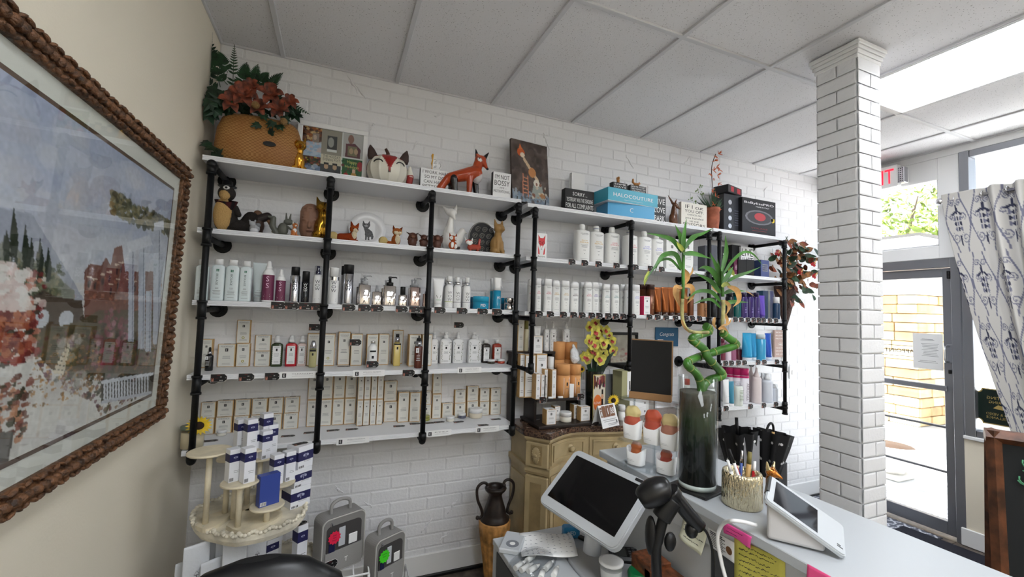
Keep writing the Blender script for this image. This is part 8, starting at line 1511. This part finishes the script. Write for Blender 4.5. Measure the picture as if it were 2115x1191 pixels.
# wall sconce of autumn flowers right of the shelves
wx=xat(1640,-.1,1.75);t=thing('wall_bouquet','hanging wall basket of red anthuriums, ferns and autumn leaves','flower basket',(wx,-.09,1.5));Pw=lambda px,py,y=-.12:tuple(at(px,py,y=y)-np.array((wx,-.09,1.5)));MB(C3(62,40,32,.9,bump=1,bscale=80)).loft([(0,.012,.01,2),(.12,.05,.035,2),(.3,.1,.07,2),(.36,.105,.075,2)],c=(-.1,0,.02),n=20).build('cone_basket',t);rr=random.Random(8)
for k in range(150):
    px,py=rr.gauss(1642,22),rr.gauss(552,30);px=min(max(px,1588),1700);py=min(max(py,500),622);c=Vector(Pw(px,py,-.1-rr.random()*.09));d_=Vector((rr.uniform(-1,1),-.4,rr.uniform(-1,.6))).normalized();blade(MB(rr.choice(['autumn','rust','autumn','ivy','fern'])),[c,c+d_*.04,c+d_*.075],.05,(0,-1,.2)).build('leaf',t)
for a,b in (((1640,530),(1622,488)),((1655,530),(1665,495)),((1630,525),(1600,500))):frond(MB('fern'),Pw(*a),Pw(*b),.05).build('fern_frond',t)
for px,py,s in ((1653,562,.05),(1680,545,.045),(1682,570,.04),(1606,523,.045)):
    c=Vector(Pw(px,py,-.2));m=MB(C3(156,24,32,.25));lobed(m,c,(.4,0,.9),(-.2,-1,.2),s*1.2);m.build('anthurium',t);MB(C3(226,190,120,.5)).tube([c+Vector((0,-.006,0)),c+Vector((.012,-.018,.03))],.004,6).build('spadix',t)
for k in range(12):c=Vector(Pw(1640+rr.uniform(-10,14),585+k*3.5,-.12));blade(MB('autumn'),[c,c+Vector((rr.uniform(-.03,.03),-.02,-.03))],.03,(0,-1,.1)).build('leaf',t)

# ---------------------------------------------------------------- urn on the floor by the chest
ux,uyy=1.555,-.19;t=thing('floor_urn','dark bronze urn with scroll handles on a fluted wooden base','urn',(ux,uyy,0));mat('bronze',(42,32,28),.4,noise=.3,nscale=30);mat('flute',(190,138,78),.5,noise=.3,nscale=18)
n_=64;v=[];pr_=[(.04,.0),(.05,.02),(.055,.05),(.066,.14),(.082,.24),(.092,.31),(.094,.355),(.09,.362)]
for r_,z in pr_:
    for i in range(n_):a=2*PI*i/n_;f_=r_*(1-.10*abs(math.sin(a*8))**.7*(1 if .03 < z < .35 else 0));v.append((f_*math.cos(a),f_*math.sin(a),z))
MB('flute').add(v,[(k*n_+i,k*n_+(i+1) % n_,(k+1)*n_+(i+1) % n_,(k+1)*n_+i) for k in range(len(pr_)-1) for i in range(n_)]+[tuple(range((len(pr_)-1)*n_,len(pr_)*n_))],True).build('fluted_base',t)
MB('bronze').lathe([(.085,.358),(.088,.37),(.07,.385),(.068,.4),(.06,.43),(.046,.47),(.038,.5),(.044,.515),(.06,.53),(.066,.542),(.06,.552),(.045,.55),(.04,.53),(.03,.48)],n=28,cap=(True,True)).build('bowl',t)
for s in (-1,1):
    m=MB('bronze').tube(arc([(s*.045,0,.545),(s*.06,0,.575),(s*.09,0,.578),(s*.115,0,.55),(s*.11,0,.49),(s*.085,0,.43),(s*.08,0,.395),(s*.1,0,.378)],6),.0085,8);m.ell((s*.052,0,.55),.014,8,6).ell((s*.107,0,.385),.012,8,6);m.build('handle',t)
# ---------------------------------------------------------------- travel bags on a wire stand
for lab,wx_,wy_,ZW,hw in (('low white wire stand with scrolls under the larger grey bag',.695,-.42,.39,.13),('lower white wire stand under the smaller grey bag',.925,-.44,.29,.095)):
    t=thing('wire_stand',lab,'stand',(wx_,wy_,0));MB('white').tube([(-hw,-.10,ZW-.006),(hw,-.10,ZW-.006),(hw,.10,ZW-.006),(-hw,.10,ZW-.006)],.005,8,closed=True).build('rim',t)
    for i in range(5):MB('white').tube([(-hw+hw*.5*i,-.10,ZW-.004),(-hw+hw*.5*i,.10,ZW-.004)],.0035,6).build('slat',t)
    for x in (-hw,hw):
        for y in (-.10,.10):MB('white').tube(arc([(x,y,ZW-.01),(x*1.0,y,ZW*.5),(x*1.04,y*1.05,0)],5),.006,8).build('leg',t)
    MB('white').tube([(.045*math.cos(a)*(1-a/16),-.105,ZW-.06+.045*math.sin(a)*(1-a/16)) for a in np.linspace(0,10,26)],.005,7).build('scroll',t)
mat('bag_grey',(150,148,146),.7,bump=.2,bscale=300);mat('bag_dark',(92,90,90),.8)
def travel_bag(label,x,y,rz,w,h,starc,text_):
    d=.085;t=thing('travel_bag',label,'bag',(x,y,ZW),rz);prf=rrect(w,h,.03);m=MB('bag_grey')
    def sl(o,y0,y1):m.slab([(a,b+h/2) for a,b in o],y0,y1)
    sl(prf,-d/2,d/2);m.build('body',t);MB(C3(130,128,126,.6)).slab([(a*.96,b*.965+h/2) for a,b in rrect(w,h,.03)],-d/2-.004,-d/2).build('front_panel',t)
    MB(C3(66,64,64,.5)).slab([(a,b+h*.60) for a,b in rrect(w*.80,h*.52,.02)],-d/2-.0065,-d/2-.004).build('window',t);MB('bag_grey').slab([(-w*.42,h*.04),(w*.42,h*.04),(w*.42,h*.42),(-w*.42,h*.40)],-d/2-.012,-d/2-.004).build('pocket',t)
    tp=MB(C3(196,194,190,.35));tp.tube([(a*.97,-d/2-.004,b*.97+h/2) for a,b in rrect(w,h,.03,8)],.0028,6,closed=True);tp.build('zip',t);MB('silver').box(-w*.3-.004,-w*.3+.004,-d/2-.012,-d/2-.004,h*.86,h*.92,.001).build('zip_pull',t)
    MB('bag_grey').tube(arc([(-w*.22,0,h-.004),(-w*.2,0,h+.04),(0,0,h+.055),(w*.2,0,h+.04),(w*.22,0,h-.004)],6),.008,8).build('handle',t)
    for k,(a,b,ww,hh,mt) in enumerate([(-w*.28,h*.40,w*.14,h*.16,'navy'),(-w*.06,h*.46,w*.15,h*.34,C3(190,194,200,.2)),(w*.2,h*.44,w*.2,h*.18,'white')]):MB(mt).box(a-ww/2,a+ww/2,-d/2-.0105,-d/2-.0066,b,b+hh,.002).build('packed_item',t)
    m=MB(starc);m.slab([((.030 if i % 2 else .024)*math.cos(2*PI*i/24)-w*.24,(.030 if i % 2 else .024)*math.sin(2*PI*i/24)+h*.66) for i in range(24)],-d/2-.0145,-d/2-.0135);m.m('ink')
    for i,q in enumerate(text_):m.text(q,-w*.24,h*.66+.011-.011*i,-d/2-.0149,.007,None,shear=.3)
    m.build('star_label',t);m=MB('white');m.text('T',w*.05,h*.2,-d/2-.0126,.02);m.build('logo',t);return t,d
ZW=.39;t1,d_=travel_bag('larger grey travel bag with a red star label',.695,-.42,.42,.205,.245,C3(226,36,74,.5),('Anti','Aging','Repair'));ZW=.29;travel_bag('smaller grey travel bag with a green star label',.90,-.44,.5,.165,.225,C3(70,214,40,.5),('Soothing','Repair'))
pt=price_tag('black price tag on the pocket of the larger grey bag',.695+math.cos(.42)*-.062+math.sin(.42)*.0575,-.42-math.cos(.42)*.0575+math.sin(.42)*-.062,.44,'a',(0,0,.42))

# ---------------------------------------------------------------- white tiered tray with navy banded boxes
tx,ty=.345,-.49;ZU=.72;t=thing('tiered_tray','ornate distressed white two-tier tray stand beside the wall','display stand',(tx,ty,0));OUT=[(0.139,-0.516),(.18,-.60),(0.243,-0.657),(.30,-.70),(0.347,-0.715),(0.44,-0.699),(0.519,-0.646),(.55,-.58),(0.549,-0.497),(.552,-.41),(0.531,-0.332),(0.469,-0.283),(.39,-.285),(0.306,-0.258),(0.22,-0.300),(0.145,-0.381),(.128,-.45)]
def ring(sc_,k=6):C_=arc([Vector((x-tx,y-ty,0))*sc_ for x,y in OUT+OUT[:1]],k);return [(p.x,p.y) for p in C_[:-1]]
mat('shabby',(226,218,198),.55,noise=.12,nscale=14)
def tray(z,sc_,nm):
    m=MB('shabby');prism(m,ring(sc_*.97),z-.03,z-.006);prism(m,ring(sc_),z-.02,z);prism(m,ring(sc_*.93),z-.042,z-.03);o=m.build(nm,t);rb_=MB('shabby');P=ring(sc_*.985,9);rr=random.Random(3);r2=ring(sc_*.985,4)
    for i,(x,y) in enumerate(P):
        a=i*1.15;rb_.ell((x+.004*math.cos(a),y+.004*math.sin(a),z+.006+.004*math.sin(a)),(.0085,.0085,.0075),7,5)
    q=rb_.build('rope_rim',o);q['kind']='stuff'
tray(ZU,1.0,'upper_tray');tray(.44,1.22,'lower_tray');MB('shabby').lathe([(.022,.44),(.03,.46),(.02,.5),(.018,.6),(.026,.66),(.03,.68)],n=16).build('centre_post',t);MB('shabby').lathe([(.03,.02),(.035,.1),(.025,.2),(.03,.36),(.06,.4)],n=16).build('lower_post',t)
for k in range(3):a=2*PI*k/3+.4;MB('shabby').tube(arc([(0,0,.12),(.12*math.cos(a),.12*math.sin(a),.1),(.2*math.cos(a),.2*math.sin(a),.0)],5),[.016]*11,8).build('foot',t)
c3=lambda x,y:(360+x/3.209,820+y/3.209);pale=mat('pale_wood',(226,214,186),.6,noise=.1,nscale=12);R_={}
def riser(label,base_pts,discs):
    bp=[at(*c3(*q),z=ZU+.016) for q in base_pts];c=sum(bp)/len(bp);t=thing('riser_stand',label,'display stand',(c[0],c[1],ZU));o=[(p[0]-c[0],p[1]-c[1]) for p in bp];o=[(q.x,q.y) for q in arc([Vector((x,y,0)) for x,y in o+o[:1]],5)[:-1]];m=MB(pale);prism(m,o,.0005,.016);m.build('base',t)
    for foot,top,rpx,key in discs:
        p=at(*c3(*foot),z=ZU+.016);zt=zat(*c3(*top),p[1]);rr=rpx/3.209/FPX*np.linalg.norm(p-CAM)*.95;MB(pale).tube([(p[0]-c[0],p[1]-c[1],.016),(p[0]-c[0],p[1]-c[1],zt-ZU-.006)],.0105,12).build('post',t)
        if key:MB(pale).lathe([(rr*.97,zt-ZU-.007),(rr,zt-ZU-.005),(rr,zt-ZU+.0),(rr*.97,zt-ZU+.002)],c=(p[0]-c[0],p[1]-c[1],0),n=28).build('disc',t);R_[key]=(p[0],p[1],zt+.002,rr)
riser('pale wooden riser with a plank base and two round tops',[(135,850),(230,870),(370,780),(340,745),(180,800)],[((205,835),(213,357),100,'d1'),((336,765),(310,405),55,'d1b')])
riser('pale wooden riser with an oval base and many round tops',[(345,850),(420,880),(560,865),(700,790),(700,745),(560,720),(420,770)],[((420,855),(430,557),92,'d4'),((390,800),(392,600),10,None),((610,820),(612,712),85,'d5'),((686,745),(700,560),80,'d6')])
riser('tall pale wooden riser at the back of the tray',[(440,740),(500,750),(640,700),(600,650),(480,660)],[((478,705),(408,343),90,'d2'),((555,690),(570,392),75,'d3')])
navy=C3(38,38,84,.4);bw=C3(232,233,238,.35)
def banded(label,x,y,z,w,h,rz,d=None,band=(.62,.86),group='white boxes with navy bands'):
    d=d or w;t=thing('serum_box',label,'box',(x,y,z),rz,group);MB(bw).box(-w/2,w/2,-d/2,d/2,0,h,.001).build('carton',t);MB(navy).box(-w/2-.0004,w/2+.0004,-d/2-.0004,d/2+.0004,h*band[0],h*band[1]).build('band',t);m=MB(C3(170,172,200,.4));zc=h*(band[0]+band[1])/2;s=w*.12;m.text('T',0,zc,-d/2-.0009,s*2).disc(-s,zc+s*.3,s*.6,s*.6,-d/2-.0008,10).disc(s,zc+s*.3,s*.6,s*.6,-d/2-.0008,10);m.m('ink')
    for i in range(5):m.rect(w*(-.44+.07*i),w*(-.40+.07*i),h*.04,h*.14,-d/2-.0008)
    m.m('grey_ink').lines(w*.1,h*.34,-d/2-.0008,w*.5,2,h*.05,h*.012);m.build('print',t);return t
bh=.122;bwid=.04
for key,items in dict(d2=[(-.55,.1,1.0,'left back'),(.05,-.5,1.06,'front'),(.75,.35,1.12,'right back')],d3=[(-.5,-.35,.96,'left'),(.3,-.55,.96,'middle'),(.55,.4,1.05,'right')],d4=[(-.45,.15,1.0,'left'),(.35,-.25,1.06,'right')],d6=[(-.2,-.3,.98,'left'),(.5,.15,.98,'right')]).items():
    x,y,z,rr=R_[key]
    for a,b,k,nm in items:banded(f'white box with navy band, {nm} one on the {dict(d2="tallest left", d3="tallest right", d4="front middle", d6="right middle")[key]} round riser top',x+a*rr,y+b*rr,z+.0005,bwid,bh*k,.55)
x,y,z,rr=R_['d5'];t5=thing('serum_box','plain blue box on the lowest front riser top','box',(x,y,z+.0005),.5);MB(C3(58,76,150,.4)).box(-.037,.037,-.017,.017,0,.118,.001).build('carton',t5);m=MB('white').rect(-.034,-.012,.004,.018,-.0174);m.m('ink')
for i in range(5):m.rect(-.032+.004*i,-.030+.004*i,.005,.017,-.0178)
m.build('barcode',t5)
zs=ZU+.0005;p0=at(*c3(760,725),z=ZU)
for k,(hh,w) in enumerate([(.085,.085),(.075,.08),(.095,.075)]):banded(['squat navy banded box at the bottom of the right stack','squat navy banded box in the middle of the right stack','squat navy banded box topping the right stack'][k],p0[0]+.022+.004*k,p0[1]+.02,zs,w,hh,.55+.1*k,band=(.35,.75),group='squat navy banded boxes');zs += hh+.0008
price_tag('black price tag lying on the topmost squat navy box',p0[0]+.03,p0[1]+.02,zs+.001,'a',(-PI/2,0,.5))
ZLw=.4405
for k,(px,py,hh,ww) in enumerate([(556,1160,.125,.05),(566,1138,.15,.045),(617,1160,.185,.045),(575,1195,.075,.07),(618,1195,.06,.06)]):
    p=at(px,py,z=ZLw+.02);banded(['navy banded box on the lower tray under the upper rim','tall navy banded box behind on the lower tray','tallest navy banded box on the lower tray, nearest the grey bag','squat navy banded box with a price tag, lower tray left','squat navy banded box with a price tag, lower tray right'][k],p[0],p[1],ZLw,ww,hh,.55)
    if k in (0,2,3,4):price_tag(['black price tag on the navy box under the upper rim','','black price tag on the tallest lower tray box','black price tag on the squat box, lower tray left','black price tag on the squat box, lower tray right'][k],p[0],p[1],ZLw+hh+.001,'b',(-PI/2,0,.55))
mat('foil',(226,228,232),.2,bump=.5,bscale=25)
for k,(px,py,rz,w) in enumerate([(405,1165,.5,.085),(392,1195,.5,.1),(443,1150,.55,.085),(485,1145,.5,.085),(470,1120,.5,.08),(530,1135,.45,.075),(440,1195,.6,.09)]):
    p=at(px,py,y=-.62+.06*(k % 3));t=thing('sample_sachet',f'white foil sachet with a small tree logo, {ORD[k]} in the lower tray','sachet',(p[0],p[1],ZLw),rz,'white foil sachets');zt=max(p[2]+.075-ZLw,.1);MB('foil').loft([(0,w*.48,.002,3),(.01,w*.5,.003,3),(zt*.5,w*.5,.011,2.4),(zt-.012,w*.5,.003,3),(zt,w*.49,.002,3)],n=20).build('pouch',t);m=MB(C3(110,110,114,.5));m.text('T',0,zt*.5,-.0125,.02).tube([(-.008,-.0125,zt*.55),(0,-.0125,zt*.6),(.008,-.0125,zt*.55)],.0006,4);m.build('logo',t)
# candle jar with sunflower at the end of the lowest shelf
t=thing('candle_jar','cream candle jar with a lid at the left end of the lowest shelf','candle',(.055,-.235,ZE));MB('pane').lathe([(.044,0),(.046,.004),(.046,.085)],n=26,cap=(True,False)).build('glass',t);MB(C3(216,200,168,.5)).lathe([(.043,.002),(.043,.072)],n=24).build('wax',t);MB(C3(110,124,110,.4)).lathe([(.047,.085),(.047,.097),(.02,.1)],n=24).build('lid',t)
sunflower('yellow sunflower lying on the candle jar lid by the leftmost pipe',412,878,-.285,.052,ZE+.1)
# desk chair back
t=thing('office_chair','black leather chair seen from behind at the bottom edge','chair',(.478,-1.33,0),0);m=MB(C3(14,15,18,.35));pts=[]
m.loft([(.50,.17,.03,2.6),(.56,.235,.05,2.6),(.75,.235,.055,2.6),(.87,.20,.05,2.4),(.925,.12,.035,2.2),(.945,.05,.015,2.2)],n=36);m.build('backrest',t);MB(C3(16,17,20,.35)).loft([(.43,.22,.21,2.6),(.46,.24,.23,2.6),(.51,.23,.22,2.6)],c=(0,-.24,0),n=32).build('seat',t);MB('black').cyl(.025,.06,.43,(0,-.24,0),14).build('column',t)
for k in range(5):a=2*PI*k/5;l_=MB('black').tube([(0,-.24,.085),(.24*math.cos(a),-.24+.24*math.sin(a),.06)],[.022,.014],8).build('leg',t);MB('black').ell((.24*math.cos(a),-.24+.24*math.sin(a),.027),(.02,.02,.027),10,7).build('caster',l_)
MB('black').box(-.03,.03,-.06,-.0,.46,.6,.004).build('back_bracket',t)
bpy.context.view_layer.update()
